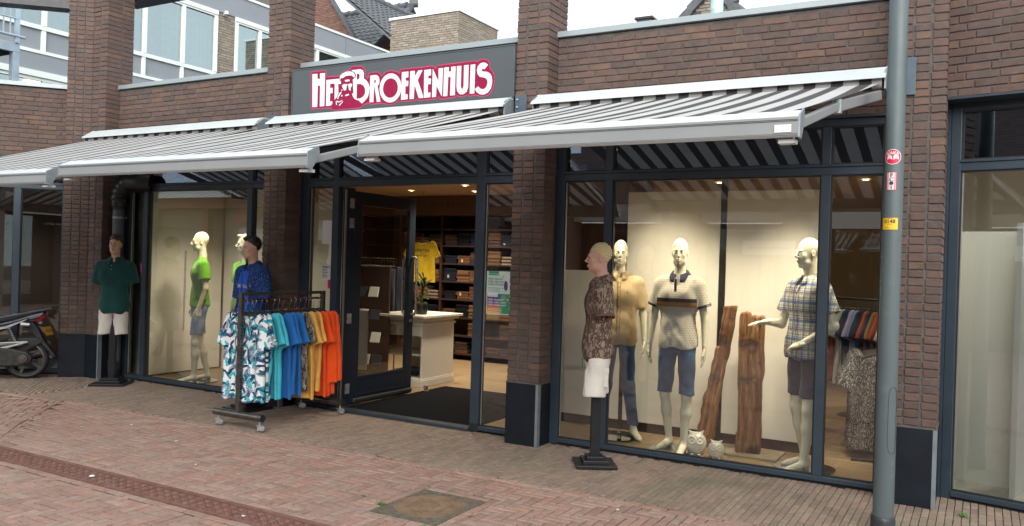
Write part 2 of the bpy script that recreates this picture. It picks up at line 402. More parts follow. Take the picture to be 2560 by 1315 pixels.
def leafy_cloth():
    """tropical leaf print: palm fronds (striped ellipses) and broad leaves in blues on white"""
    m, b = base_mat('tropical_leaf_print', 0.85, 0, 0.25)
    N, L = nodes_of(m); v = coord(m, 'obj')
    sep = N.new("ShaderNodeSeparateXYZ"); L.new(v, sep.inputs[0])
    cmb = N.new("ShaderNodeCombineXYZ"); L.new(sep.outputs[0], cmb.inputs[0]); L.new(sep.outputs[2], cmb.inputs[1])
    c = (0.72, 0.75, 0.76)
    for i, (scale, rotz, w_, h_, col, col2, stripes) in enumerate([
            (6.5, 0.5, 0.40, 0.15, (0.02, 0.05, 0.14), (0.62, 0.68, 0.72), 60), (7.5, 2.2, 0.36, 0.13, (0.03, 0.34, 0.42), (0.02, 0.20, 0.30), 0),
            (8.5, 1.3, 0.40, 0.17, (0.012, 0.03, 0.07), (0.30, 0.45, 0.52), 75), (9.0, 2.9, 0.38, 0.12, (0.05, 0.10, 0.17), (0.015, 0.04, 0.09), 0),
            (10.5, 0.1, 0.34, 0.13, (0.06, 0.42, 0.46), (0.05, 0.42, 0.46), 0), (8.0, 2.0, 0.42, 0.14, (0.015, 0.07, 0.20), (0.7, 0.74, 0.76), 80),
            (11.0, 1.1, 0.40, 0.12, (0.012, 0.03, 0.07), (0.05, 0.10, 0.18), 0)]):
        mp = N.new("ShaderNodeMapping"); mp.inputs["Location"].default_value = (i * 1.37, i * 2.11, 0); mp.inputs["Scale"].default_value = (scale, scale, 1)
        L.new(cmb.outputs[0], mp.inputs[0])
        vo = N.new("ShaderNodeTexVoronoi"); vo.voronoi_dimensions = '2D'; vo.inputs["Scale"].default_value = 1.0; vo.inputs["Randomness"].default_value = 0.85
        L.new(mp.outputs[0], vo.inputs["Vector"])
        sub = N.new("ShaderNodeVectorMath"); sub.operation = 'SUBTRACT'; L.new(mp.outputs[0], sub.inputs[0]); L.new(vo.outputs["Position"], sub.inputs[1])
        sc = N.new("ShaderNodeSeparateColor"); L.new(vo.outputs["Color"], sc.inputs[0])
        ang = math_(m, 'MULTIPLY_ADD', sc.outputs[0], 2.2, rotz)
        ro = N.new("ShaderNodeVectorRotate"); ro.rotation_type = 'Z_AXIS'; L.new(sub.outputs[0], ro.inputs["Vector"]); L.new(ang, ro.inputs["Angle"])
        s2 = N.new("ShaderNodeSeparateXYZ"); L.new(ro.outputs[0], s2.inputs[0])
        bend = math_(m, 'MULTIPLY', math_(m, 'MULTIPLY', s2.outputs[0], s2.outputs[0]), 0.5)
        yy = math_(m, 'SUBTRACT', s2.outputs[1], bend)
        ex = math_(m, 'POWER', math_(m, 'DIVIDE', s2.outputs[0], w_), 2.0)
        ey = math_(m, 'POWER', math_(m, 'DIVIDE', yy, h_), 2.0)
        d = math_(m, 'ADD', ex, ey)
        inside = math_(m, 'LESS_THAN', d, 1.0)
        rib = math_(m, 'GREATER_THAN', math_(m, 'ABSOLUTE', yy), 0.012)
        if stripes:
            sv = math_(m, 'SUBTRACT', math_(m, 'MULTIPLY', s2.outputs[0], stripes), math_(m, 'MULTIPLY', math_(m, 'ABSOLUTE', yy), stripes * 0.9))
            st = math_(m, 'GREATER_THAN', math_(m, 'SINE', sv), -0.1)
            f = math_(m, 'MULTIPLY', inside, math_(m, 'MAXIMUM', st, math_(m, 'SUBTRACT', 1.0, rib)))
            lc = col
        else:
            f = inside; lc = mixc(m, rib, col2, col)
        c = mixc(m, f, c, lc)
    L.new(c, b.inputs["Base Color"])
    bump(m, b, noise(m, v, 7, 3, 0.5, 1.2, (1, 1, 0.35)), 0.5, 0.02)
    return m
M['floral'] = leafy_cloth()
M['floral2'] = cells_cloth('teal_leaf_print', (0.06, 0.38, 0.45), [((0.02, 0.06, 0.16), 9, 0.55, 1.5), ((0.6, 0.66, 0.68), 11, 0.60, 1), ((0.01, 0.02, 0.05), 14, 0.62, 1), ((0.5, 0.28, 0.08), 10, 0.68, 1)], 1.0)
M['brownprint'] = cells_cloth('brown_squiggle_print', (0.085, 0.052, 0.040), [((0.27, 0.20, 0.15), 30, 0.50, 2.0), ((0.085, 0.052, 0.040), 38, 0.53, 1.5), ((0.32, 0.25, 0.19), 44, 0.60, 1.5)], 1.0)
M['greyprint'] = cells_cloth('grey_brown_speckled_print', (0.17, 0.15, 0.11), [((0.04, 0.035, 0.03), 40, 0.5, 1.0), ((0.34, 0.30, 0.22), 60, 0.58, 1.0)], 1.0)
M['dotprint'] = cells_cloth('navy_blossom_print', (0.035, 0.04, 0.06), [((0.42, 0.42, 0.38), 140, 0.54, 0.6), ((0.15, 0.14, 0.12), 110, 0.58, 0.5)], 1.0)
M['navydot'] = cells_cloth('navy_pindot_cloth', (0.012, 0.040, 0.16), [((0.14, 0.24, 0.50), 110, 0.62, 0.2)], 1.0)

def polo_mat():
    m, b = base_mat('dotted_polo_with_chest_bands', 0.85, 0, 0.25)
    N, L = nodes_of(m); v = coord(m, 'obj')
    sep = N.new("ShaderNodeSeparateXYZ"); L.new(v, sep.inputs[0])
    x, z = sep.outputs[0], sep.outputs[2]
    row = math_(m, 'FLOOR', math_(m, 'DIVIDE', z, 0.021))
    off = math_(m, 'MULTIPLY', math_(m, 'MODULO', row, 2.0), 0.0105)
    fx = math_(m, 'SUBTRACT', math_(m, 'FRACT', math_(m, 'DIVIDE', math_(m, 'ADD', x, off), 0.021)), 0.5)
    fz = math_(m, 'SUBTRACT', math_(m, 'FRACT', math_(m, 'DIVIDE', z, 0.021)), 0.5)
    d = math_(m, 'ADD', math_(m, 'MULTIPLY', fx, fx), math_(m, 'MULTIPLY', fz, fz))
    c = mixc(m, math_(m, 'LESS_THAN', d, 0.026), (0.62, 0.59, 0.51), (0.20, 0.18, 0.17))
    torso = math_(m, 'LESS_THAN', math_(m, 'ABSOLUTE', x), 0.205)
    zz = math_(m, 'ADD', z, 0.0)
    def band(a, b_): return math_(m, 'MULTIPLY', torso, math_(m, 'MULTIPLY', math_(m, 'GREATER_THAN', zz, a), math_(m, 'LESS_THAN', zz, b_)))
    c = mixc(m, band(1.327, 1.362), c, (0.022, 0.022, 0.035))
    c = mixc(m, band(1.285, 1.327), c, (0.42, 0.20, 0.06))
    L.new(c, b.inputs["Base Color"]); bump(m, b, noise(m, v, 7, 3, 0.5, 1.2, (1, 1, 0.35)), 0.5, 0.02)
    return m
M['polo'] = polo_mat()

def plaid_mat():
    m, b = base_mat('blue_white_plaid', 0.85, 0, 0.25)
    N, L = nodes_of(m); v = coord(m, 'obj')
    sep = N.new("ShaderNodeSeparateXYZ"); L.new(v, sep.inputs[0])
    x = math_(m, 'ADD', sep.outputs[0], math_(m, 'MULTIPLY', sep.outputs[1], 0.8)); z = sep.outputs[2]
    def bar(t, per, a, b_):
        f = math_(m, 'FRACT', math_(m, 'DIVIDE', t, per)); return math_(m, 'MULTIPLY', math_(m, 'GREATER_THAN', f, a), math_(m, 'LESS_THAN', f, b_))
    c = (0.62, 0.61, 0.54)
    for t in (x, z):
        c = mixc(m, math_(m, 'MULTIPLY', bar(t, 0.075, 0.05, 0.34), 0.75), c, (0.025, 0.13, 0.36))
        c = mixc(m, math_(m, 'MULTIPLY', bar(t, 0.075, 0.42, 0.48), 0.8), c, (0.03, 0.03, 0.05))
        c = mixc(m, math_(m, 'MULTIPLY', bar(t, 0.075, 0.70, 0.75), 0.8), c, (0.03, 0.04, 0.09))
        c = mixc(m, math_(m, 'MULTIPLY', bar(t, 0.15, 0.52, 0.60), 0.6), c, (0.55, 0.33, 0.07))
    L.new(c, b.inputs["Base Color"]); bump(m, b, noise(m, v, 7, 3, 0.5, 1.2, (1, 1, 0.35)), 0.5, 0.02)
    return m
M['plaid'] = plaid_mat()

def stripe_mat():
    m, b = base_mat('grey_and_white_striped_canvas', 0.85, 0, 0.2)
    N, L = nodes_of(m); v = coord(m, 'obj')
    sep = N.new("ShaderNodeSeparateXYZ"); L.new(v, sep.inputs[0])
    f = math_(m, 'FRACT', math_(m, 'DIVIDE', math_(m, 'ADD', sep.outputs[0], 0.02), 0.196))
    s = math_(m, 'LESS_THAN', f, 0.44)
    c = mixc(m, s, (0.54, 0.53, 0.515), (0.090, 0.084, 0.086))
    c = mixc(m, 0.5, c, ramp(m, noise(m, v, 5, 4), [(0.3, (0.85, 0.85, 0.85)), (0.7, (1.05, 1.05, 1.05))]), 'MULTIPLY')
    L.new(c, b.inputs["Base Color"])
    tr = N.new("ShaderNodeBsdfTranslucent"); L.new(c, tr.inputs[0])
    mx = N.new("ShaderNodeMixShader"); mx.inputs[0].default_value = 0.2
    L.new(b.outputs[0], mx.inputs[1]); L.new(tr.outputs[0], mx.inputs[2]); L.new(mx.outputs[0], N["Material Output"].inputs[0])
    return m
M['stripe'] = stripe_mat()

def old_wood():
    m, b = base_mat('weathered_timber', 0.7, 0, 0.3)
    N, L = nodes_of(m); v = coord(m, 'obj')
    g = noise(m, v, 6, 8, 0.7, 0.5, (7, 7, 0.5))
    c = ramp(m, g, [(0.3, (0.035, 0.018, 0.010)), (0.43, (0.18, 0.085, 0.040)), (0.58, (0.34, 0.175, 0.080)), (0.75, (0.50, 0.32, 0.16))])
    c = mixc(m, ramp(m, noise(m, v, 3.5, 4), [(0.54, (0, 0, 0)), (0.62, (0.85, 0.85, 0.85))]), c, (0.03, 0.02, 0.015))
    L.new(c, b.inputs["Base Color"]); bump(m, b, g, 1.0, 0.02)
    return m
M['timber'] = old_wood()

def wood_floor():
    m, b = base_mat('oak_plank_floor', 0.38, 0, 0.4)
    N, L = nodes_of(m); v = coord(m, 'pos')
    bt = N.new("ShaderNodeTexBrick"); bt.inputs["Scale"].default_value = 1.0; bt.inputs["Brick Width"].default_value = 1.4; bt.inputs["Row Height"].default_value = 0.14
    bt.inputs["Mortar Size"].default_value = 0.003; bt.inputs["Color1"].default_value = (0.36, 0.265, 0.165, 1); bt.inputs["Color2"].default_value = (0.30, 0.22, 0.135, 1)
    bt.inputs["Mortar"].default_value = (0.1, 0.06, 0.03, 1); L.new(v, bt.inputs["Vector"])
    c = mixc(m, 0.6, bt.outputs[0], ramp(m, noise(m, v, 4, 6, 0.6, 0.4, (1, 9, 1)), [(0.3, (0.7, 0.7, 0.7)), (0.7, (1.2, 1.2, 1.2))]), 'MULTIPLY')
    L.new(c, b.inputs["Base Color"]); return m
M['floorwood'] = wood_floor()

def far_brick(name, c1, c2, mo, bw=0.22, rh=0.062, axis='x'):
    m, b = base_mat(name, 0.9, 0, 0.2)
    N, L = nodes_of(m); v = coord(m, 'pos')
    sep = N.new("ShaderNodeSeparateXYZ"); L.new(v, sep.inputs[0]); cmb = N.new("ShaderNodeCombineXYZ")
    L.new(sep.outputs[0 if axis == 'x' else 1], cmb.inputs[0]); L.new(sep.outputs[2], cmb.inputs[1])
    bt = N.new("ShaderNodeTexBrick"); bt.inputs["Scale"].default_value = 1.0; bt.inputs["Brick Width"].default_value = bw; bt.inputs["Row Height"].default_value = rh
    bt.inputs["Mortar Size"].default_value = 0.006; bt.inputs["Color1"].default_value = (*c1, 1); bt.inputs["Color2"].default_value = (*c2, 1); bt.inputs["Mortar"].default_value = (*mo, 1)
    L.new(cmb.outputs[0], bt.inputs["Vector"])
    L.new(bt.outputs[0], b.inputs["Base Color"]); bump(m, b, bt.outputs["Fac"], -0.6, 0.01); return m
M['far_brown'] = far_brick('distant_brown_brick', (0.27, 0.19, 0.165), (0.20, 0.145, 0.13), (0.14, 0.125, 0.12))
M['far_red'] = far_brick('distant_red_brick', (0.20, 0.10, 0.075), (0.15, 0.075, 0.06), (0.14, 0.12, 0.11))
M['redpaint'] = pbr('dark_red_paint', (0.22, 0.035, 0.03), 0.5)
M['zincroof'] = pbr('pale_zinc_roof', (0.55, 0.60, 0.63), 0.5, 0.2)
TB = [(0.24, 0.205, 0.165), (0.28, 0.24, 0.195), (0.21, 0.185, 0.15), (0.26, 0.215, 0.165), (0.30, 0.26, 0.215), (0.22, 0.19, 0.16)]
M['tanbrick_i'] = piece_mat('tan_brick_field', TB, 0.9, True, bmp=0.5, bs=60)
M['tanbrick'] = piece_mat('tan_brick_one', TB, 0.9, False, bmp=0.5, bs=60)
RB = [(0.17, 0.095, 0.072), (0.20, 0.11, 0.08), (0.15, 0.085, 0.07), (0.185, 0.10, 0.08), (0.13, 0.08, 0.07)]
M['redbrick_i'] = piece_mat('red_brown_brick_field', RB, 0.9, True, bmp=0.4, bs=60)
M['redbrick'] = piece_mat('red_brown_brick_one', RB, 0.9, False, bmp=0.4, bs=60)

# ------------------------------------------------------------------ bricks and other small pieces
def brick_geo(L, H, D, seed, ch=0.004, jit=0.0022, face='y'):
    rn = random.Random(seed)
    v, f = [], []
    xs = [-L / 2, -L / 6, L / 6, L / 2]
    def j(a=jit): return rn.uniform(-a, a)
    top = [j() for _ in xs]; bot = [j() for _ in xs]
    e0, e1 = j(jit), j(jit)
    def xx(i): return xs[i] + (e0 if i == 0 else e1 if i == 3 else 0)
    for i in range(4):                                    # outer rim, front (slightly back)
        v.append((xx(i), ch, -H / 2 + bot[i])); v.append((xx(i), ch, H / 2 + top[i]))
    for i in range(4):                                    # inner front face
        ins = ch if i == 0 else -ch if i == 3 else 0
        v.append((xx(i) + ins, j(0.0012), -H / 2 + bot[i] + ch)); v.append((xx(i) + ins, j(0.0012), H / 2 + top[i] - ch))
    for i in (0, 3):
        v.append((xx(i), D, -H / 2)); v.append((xx(i), D, H / 2))
    for i in range(3):
        a = 2 * i
        f.append((8 + a, 10 + a, 11 + a, 9 + a))          # face
        f.append((a, a + 2, 10 + a, 8 + a))               # bottom chamfer
        f.append((a + 3, a + 1, 9 + a, 11 + a))           # top chamfer
    f.append((0, 8, 9, 1)); f.append((14, 6, 7, 15))
    f.append((16, 0, 1, 17)); f.append((6, 18, 19, 7))
    f.append((1, 3, 5, 7, 19, 17)); f.append((16, 18, 6, 4, 2, 0))
    if face == 'z':
        v = [(x, z, -y) for x, y, z in v]                 # lie flat, face up
        f = [tuple(q) for q in f]
    return v, f

def in_view(p, margin=60):
    d = np.array(p) - CAM_C; z = d @ CAM_F
    if z < 0.2: return None
    u = 1280 + CAM_FOC * (d @ CAM_R) / z; v = 657.5 - CAM_FOC * (d @ CAM_U) / z
    return z if (-margin < u < 2560 + margin and -margin < v < 1315 + margin) else None

def place_pieces(parent, name, field_name, pieces, geos, mat, mat_i, cap=300, W=None, hide=None):
    """pieces: (x,y,z, rz, sx,sy,sz) in parent space; the nearest in view become objects, the rest one joined part"""
    W = W or Matrix.Identity(4)
    scored = []
    for i, p in enumerate(pieces):
        wp = W @ Vector(p[:3])
        z = in_view(wp)
        if z is not None and hide and hide(wp): z = None
        scored.append((z if z is not None else 1e6 + (wp - Vector(CAM_C)).length, i))
    scored.sort()
    meshes = []
    for k, (v, f) in enumerate(geos):
        me = bpy.data.meshes.new(name); me.from_pydata(v, [], f); me.update(); me.materials.append(mat); meshes.append(me)
    rn = random.Random(len(pieces))
    solo = [i for z, i in scored[:cap] if z < 1e6]
    ss = set(solo)
    for i in solo:
        p = pieces[i]
        o = bpy.data.objects.new(name, meshes[rn.randrange(len(meshes))])
        COL.objects.link(o); o.parent = parent; o.location = p[:3]; o.rotation_euler = (0, 0, p[3]); o.scale = p[4:7]
    rest = [p for i, p in enumerate(pieces) if i not in ss]
    if rest:
        G = [(np.array(v), f) for v, f in geos]
        V, F, n = [], [], 0
        for p in rest:
            gv, gf = G[rn.randrange(len(G))]
            q = gv * np.array(p[4:7]); c_, s_ = math.cos(p[3]), math.sin(p[3])
            q = np.stack([q[:, 0] * c_ - q[:, 1] * s_ + p[0], q[:, 0] * s_ + q[:, 1] * c_ + p[1], q[:, 2] + p[2]], 1)
            V.append(q); F += [tuple(a + n for a in f) for f in gf]; n += len(q)
        me = bpy.data.meshes.new(field_name); me.from_pydata(np.concatenate(V).tolist(), [], F); me.update()
        o = link(field_name, me, mat_i, parent); o['kind'] = 'stuff'

BG = [brick_geo(0.21, 0.051, 0.09, s) for s in range(8)]
def wall_pieces(x0, x1, z0, z1, L=0.21, jx=0.011, pitch=0.060, seed=1, y=0.0, cut=None):
    rn = random.Random(seed); out = []
    nrow = int(round((z1 - z0) / pitch)); prev = 0
    for r_ in range(nrow):
        z = z0 + (r_ + 0.5) * pitch
        off = (prev + rn.choice((0.27, 0.5, 0.5, 0.73))) % 1.0; prev = off
        x = x0 - off * (L + jx)
        while x < x1 - 0.02:
            a, b = max(x, x0 + 0.003), min(x + L, x1 - 0.003)
            if b - a > 0.03 and not (cut and cut(a, b, z)):
                out.append(((a + b) / 2, y + rn.uniform(-0.002, 0.0025), z, 0, (b - a) / 0.21, 1, 1))
            x += L + jx
    return out
# ================================================================== THE GROUND
P_L, P_R = -9.6, 5.2
PIV = (-5.301, -1.143)                      # where the paving pattern turns with the facade
DLD = (-4.03 + 5.301, -2.544 + 1.143)
_n = math.hypot(*DLD); DLD = (DLD[0] / _n, DLD[1] / _n)
def left_of_seam(x, y, m=0.0):
    return ((x - PIV[0]) * (-DLD[1]) + (y - PIV[1]) * DLD[0]) < -m
base = MB().box(-60, 40, -60, 30, -0.6, -0.012).build('ground', M['joint']); tag(base, 'sandy ground bed under the brick paving of the shopping street', kind='structure')
gt = thing('street_paving', 'red clay brick street paving laid in herringbone in front of the shops', 'paving'); gt['kind'] = 'structure'
W_, L_ = 0.0667, 0.2
PG_geo = [brick_geo(0.1905, 0.0572, 0.05, 40 + s, 0.004, 0.0018, 'z') for s in range(8)]
MH = (-0.03, 0.505, -2.345, -1.69)           # manhole frame
def clip_rects(ax_, bx_, ay_, by_):
    out = []
    for lo_, hi_ in ((DR1 + 0.073, BAND - 0.071), (-9.0, DR0 - 0.073)):
        a_, b_ = max(ay_, lo_), min(by_, hi_)
        if b_ - a_ < 0.02: continue
        rx0, rx1, ry0, ry1 = MH[0] - 0.073, MH[1] + 0.073, MH[2] - 0.073, MH[3] + 0.073
        if bx_ <= rx0 or ax_ >= rx1 or b_ <= ry0 or a_ >= ry1:
            out.append((ax_, bx_, a_, b_)); continue
        if rx0 - ax_ > 0.02: out.append((ax_, rx0, a_, b_)); ax_ = rx0
        if bx_ - rx1 > 0.02: out.append((rx1, bx_, a_, b_)); bx_ = rx1
        if ry0 - a_ > 0.02: out.append((ax_, bx_, a_, ry0))
        if b_ - ry1 > 0.02: out.append((ax_, bx_, ry1, b_))
    return out
DR0, DR1 = -2.985, -2.715                    # drainage channel
BAND = -1.105
def herring(x0, x1, y0, y1, keep, ang=0.0, org=(0, 0)):
    out = []; c_, s_ = math.cos(ang), math.sin(ang); rn = random.Random(5)
    rad = math.hypot(x1 - x0, y1 - y0) / 2 + 0.5; mx, my = (x0 + x1) / 2, (y0 + y1) / 2
    lx, ly = (mx - org[0]) * c_ + (my - org[1]) * s_, -(mx - org[0]) * s_ + (my - org[1]) * c_
    n0x, n1x = int((lx - rad) / W_), int((lx + rad) / W_) + 1
    n0y, n1y = int((ly - rad) / W_), int((ly + rad) / W_) + 1
    for i in range(n0x, n1x):
        for j in range(n0y, n1y):
            s = (i - j) % 6
            if s == 0: cx_, cy_, a = (i + 1.5) * W_, (j + 0.5) * W_, 0.0
            elif s == 5: cx_, cy_, a = (i + 0.5) * W_, (j + 1.5) * W_, math.pi / 2
            else: continue
            X, Y = org[0] + cx_ * c_ - cy_ * s_, org[1] + cx_ * s_ + cy_ * c_
            if ang == 0.0:
                hx, hy = (0.1, 0.0333) if a == 0.0 else (0.0333, 0.1)
                for (ax_, bx_, ay_, by_) in clip_rects(X - hx, X + hx, Y - hy, Y + hy):
                    if left_of_seam((ax_ + bx_) / 2, (ay_ + by_) / 2, 0.04): continue
                    if not (x0 < X < x1 and y0 < Y): continue
                    cx2, cy2, wx, wy = (ax_ + bx_) / 2, (ay_ + by_) / 2, bx_ - ax_, by_ - ay_
                    sx_, sy_ = (wx / 0.2, wy / 0.0667) if a == 0.0 else (wy / 0.2, wx / 0.0667)
                    zo = -0.007 if left_of_seam(cx2, cy2, -0.16) else 0.0
                    out.append((cx2, cy2, zo + rn.uniform(-0.0035, 0.0005), a + rn.uniform(-0.01, 0.01), sx_, sy_, 1))
            elif x0 < X < x1 and y0 < Y < y1 and keep(X, Y):
                near = (not keep(X, Y + 0.12)) or (not keep(X + 0.12, Y)) or (not keep(X, Y - 0.12))
                out.append((X, Y, (-0.007 if near else 0) + rn.uniform(-0.0035, 0.0005), a + ang + rn.uniform(-0.012, 0.012), 1.025, 1.07, 1))
    return out
DR0, DR1 = -2.985, -2.715                    # drainage channel
BAND = -1.105
def lfz(x, y):                                # the left dark strip follows the turned bay
    return y > -1.143 + (x + 5.301) * 0.11
def keepB(x, y):
    if MH[0] - 0.10 < x < MH[1] + 0.10 and MH[2] - 0.10 < y < MH[3] + 0.10: return False
    if DR0 - 0.10 < y < DR1 + 0.10: return False
    if left_of_seam(x, y, -0.05): return False
    return y < BAND - 0.10
pcs = herring(PIV[0] - 0.3, P_R, -5.2, BAND, keepB)
pcs += herring(P_L, -3.0, -4.2, -1.0, lambda x, y: left_of_seam(x, y, 0.01) and y < -1.19 + (x + 5.301) * 0.10 and not (DR0 - 0.04 < y < DR1 + 0.04), R(44), (-5.3, -1.2))
# straight courses along the strip, the seam, the channel and the manhole
def course(p0, p1, L=0.2, w=1.0):
    out = []; d = (p1[0] - p0[0], p1[1] - p0[1]); ln = math.hypot(*d); d = (d[0] / ln, d[1] / ln); a = math.atan2(d[1], d[0]); n = max(1, round(ln / L))
    for i in range(n):
        t = (i + 0.5) * ln / n
        out.append((p0[0] + d[0] * t, p0[1] + d[1] * t, random.uniform(-0.003, 0.0005), a + random.uniform(-0.01, 0.01), (ln / n) / 0.2, w, 1))
    return out
pcs += course((PIV[0], BAND - 0.035), (P_R, BAND - 0.035))
pcs += course((PIV[0] - 0.03, PIV[1] - 0.05), (PIV[0] + 1.3 * DLD[0] - 0.05, PIV[1] + 1.3 * DLD[1] - 0.05))
pcs += course((PIV[0] + 1.3 * DLD[0] - 0.05, PIV[1] + 1.3 * DLD[1] - 0.05), (PIV[0] + 2.1 * DLD[0], PIV[1] + 2.1 * DLD[1]))
pcs += course((P_L, -1.225 + (P_L + 5.301) * 0.10), (PIV[0] - 0.05, -1.2))
for yy in (DR1 + 0.036, DR0 - 0.036): pcs += course((P_L, yy), (P_R, yy))
pcs += course((MH[0], MH[3] + 0.036), (MH[1], MH[3] + 0.036)) + course((MH[0], MH[2] - 0.036), (MH[1], MH[2] - 0.036))
pcs += course((MH[0] - 0.036, MH[2] - 0.07), (MH[0] - 0.036, MH[3] + 0.07)) + course((MH[1] + 0.036, MH[2] - 0.07), (MH[1] + 0.036, MH[3] + 0.07))
place_pieces(gt, 'paver', 'paver_field', pcs, PG_geo, M['paver'], M['paver_i'])
# the darker strip of narrow pavers in front of the shopfronts
ft = thing('shopfront_pavement', 'darker grey brown strip of narrow clay pavers along the shopfronts', 'pavement'); ft['kind'] = 'structure'
FG = [brick_geo(0.1940, 0.0462, 0.05, 60 + s, 0.003, 0.0012, 'z') for s in range(8)]
pcs = []
rn = random.Random(3)
x = PIV[0] - 0.6
i = 0
while x < P_R:
    off = rn.choice((0.0, 0.5, 0.25, 0.75)) * 0.2 + (i % 2) * 0.1
    y = 0.72 - off
    while y > BAND - 0.2:
        y1, y0 = min(y, 0.72 if (x > 2.9 or x < -6.2) else 0.243), max(y - 0.2, BAND + 0.003 if x > PIV[0] else -1.22 + (x + 5.301) * 0.10)
        if y1 - y0 > 0.03 and not (x < PIV[0] and y < -1.24):
            pcs.append((x, (y0 + y1) / 2, rn.uniform(-0.003, 0.0005), math.pi / 2 + rn.uniform(-0.008, 0.008), (y1 - y0) / 0.2, 1, 1))
        y -= 0.2
    x += 0.0505; i += 1
a = R(46)                                     # left part, turned with the left bay
for i in range(-40, 70):
    for j in range(-16, 16):
        lx, ly = i * 0.0505, j * 0.2 + (i % 2) * 0.1
        X, Y = -6.0 - 0.0 + lx * math.cos(a) - ly * math.sin(a), -0.6 + lx * math.sin(a) + ly * math.cos(a)
        if X < PIV[0] - 0.50 and Y > -1.26 + (X + 5.301) * 0.10 and Y < 0.5 and X > P_L - 0.6:
            pcs.append((X, Y, (-0.007 if X > PIV[0] - 0.66 or Y < -1.13 + (X + 5.301) * 0.10 else 0) + rn.uniform(-0.003, 0.0005), a + math.pi / 2, 1, 1, 1))
place_pieces(ft, 'paver', 'paver_field', pcs, FG, M['paver2'], M['paver2_i'])
# far side of the street as a plain sheet (outside the picture)
fs = MB().box(-60, 40, -60, -5.2, -0.008, -0.004).box(-60, P_L, -5.2, 3, -0.008, -0.004).box(P_R, 40, -5.2, 3, -0.008, -0.004).build('road', M['paver_i'])
tag(fs, 'plain continuation of the brick street beyond the picture', kind='structure')

# drainage channel
ch = thing('drain_channel', 'long rust red iron drainage channel with slotted floral grating', 'drain channel', (0, 0, 0))
MB().box(P_L, P_R, DR0, DR0 + 0.045, -0.03, 0.0).box(P_L, P_R, DR1 - 0.045, DR1, -0.03, 0.0).build('channel_edge', M['rust'], ch)
gx = P_L; GG = None
gm = MB().box(0, 0.497, DR0 + 0.047, DR1 - 0.047, -0.03, -0.006)
grate_me = gm.mesh('grating'); grate_me.materials.append(M['rust'])
hm = MB(); rz_ = MB()
for cx_ in [0.0415 + 0.083 * k for k in range(6)]:
    for cy_i in range(3):
        cy_ = DR0 + 0.047 + 0.0295 + cy_i * 0.0585
        ox_ = cx_ + (0.0 if cy_i % 2 else 0.0)
        rz_.lathe([(0.0, 0.001), (0.018, 0.0005), (0.022, -0.003), (0.024, -0.0065)], (ox_, cy_, 0), 10)
        for a in (0.7, 2.44, -0.7, -2.44):
            px, py = ox_ + 0.0345 * math.cos(a), cy_ + 0.0235 * math.sin(a)
            hm.box(px - 0.006, px + 0.006, py - 0.0045, py + 0.0045, -0.006, -0.0046)
hole_me = hm.mesh('slot'); hole_me.materials.append(M['rust_hole']); ros_me = rz_.mesh('rosette', True); ros_me.materials.append(M['rust'])
while gx < P_R - 0.3:
    g = link('grating', grate_me, None, ch, (gx, 0, 0))
    h = link('slot', hole_me, None, g, (0, 0, 0)); r_ = link('rosette', ros_me, None, g, (0, 0, 0))
    gx += 0.5

# manhole cover
mh = thing('manhole_cover', 'round rusty manhole cover in a square mossy iron frame set in the paving', 'manhole cover', (0.24, -2.02, 0))
hw, hh = 0.265, 0.325
fr = MB().box(-hw, hw, -hh, hh, -0.03, -0.004)
for k in range(22):
    for l in range(26):
        px, py = -hw + 0.024 * (k + 0.6), -hh + 0.025 * (l + 0.6)
        if math.hypot(px / 0.245, py / 0.27) > 1.05 and abs(px) < hw - 0.01 and abs(py) < hh - 0.01:
            fr.box(px - 0.008, px + 0.008, py - 0.0085, py + 0.0085, -0.004, -0.0005)
fr.build('iron_frame', M['manhole_f'], mh)
lid = MB().lathe([(0.0, -0.003), (0.232, -0.003), (0.232, 0.001), (0.245, 0.001), (0.245, -0.02)], (0, 0, 0), 48)
for k in range(-10, 11):
    y = k * 0.021; xm = math.sqrt(max(0, 0.222 ** 2 - y * y))
    if abs(y) < 0.115:
        if xm > 0.135: lid.box(-xm, -0.135, y - 0.005, y + 0.005, -0.003, 0.001).box(0.135, xm, y - 0.005, y + 0.005, -0.003, 0.001)
    else: lid.box(-xm, xm, y - 0.005, y + 0.005, -0.003, 0.001)
lid.build('lid', M['manhole'], mh)
em = MB()                                     # cast emblem: framed shield with scroll shapes and a raised row of marks
def ring(poly, w=0.008, z0=-0.003, z1=0.002):
    for a_, b_ in zip(poly, poly[1:] + poly[:1]):
        em.bar((a_[0], a_[1], (z0 + z1) / 2), (b_[0], b_[1], (z0 + z1) / 2), w, z1 - z0)
ring([(-0.125, -0.10), (0.125, -0.10), (0.125, 0.10), (-0.125, 0.10)], 0.006)
ring([(-0.10, 0.07), (-0.02, 0.085), (0.055, 0.06), (0.04, 0.0), (0.055, -0.05), (-0.02, -0.08), (-0.10, -0.06), (-0.085, 0.0)], 0.007)
ring([(-0.05, 0.03), (-0.01, 0.045), (0.015, 0.015), (0.0, -0.02), (-0.03, -0.04), (-0.06, -0.02)], 0.006)
for k in range(5): em.box(0.07 + 0.0, 0.112, -0.075 + k * 0.032, -0.062 + k * 0.032, -0.003, 0.002)
em.build('cast_emblem', M['manhole'], mh)
kh = MB()
for sx, sy in ((-0.03, 0.155), (0.03, 0.155), (-0.03, -0.155), (0.03, -0.155)): kh.box(sx - 0.022, sx + 0.018, sy - 0.006, sy + 0.006, -0.0025, -0.001)
kh.build('key_slot', M['dark'], mh)

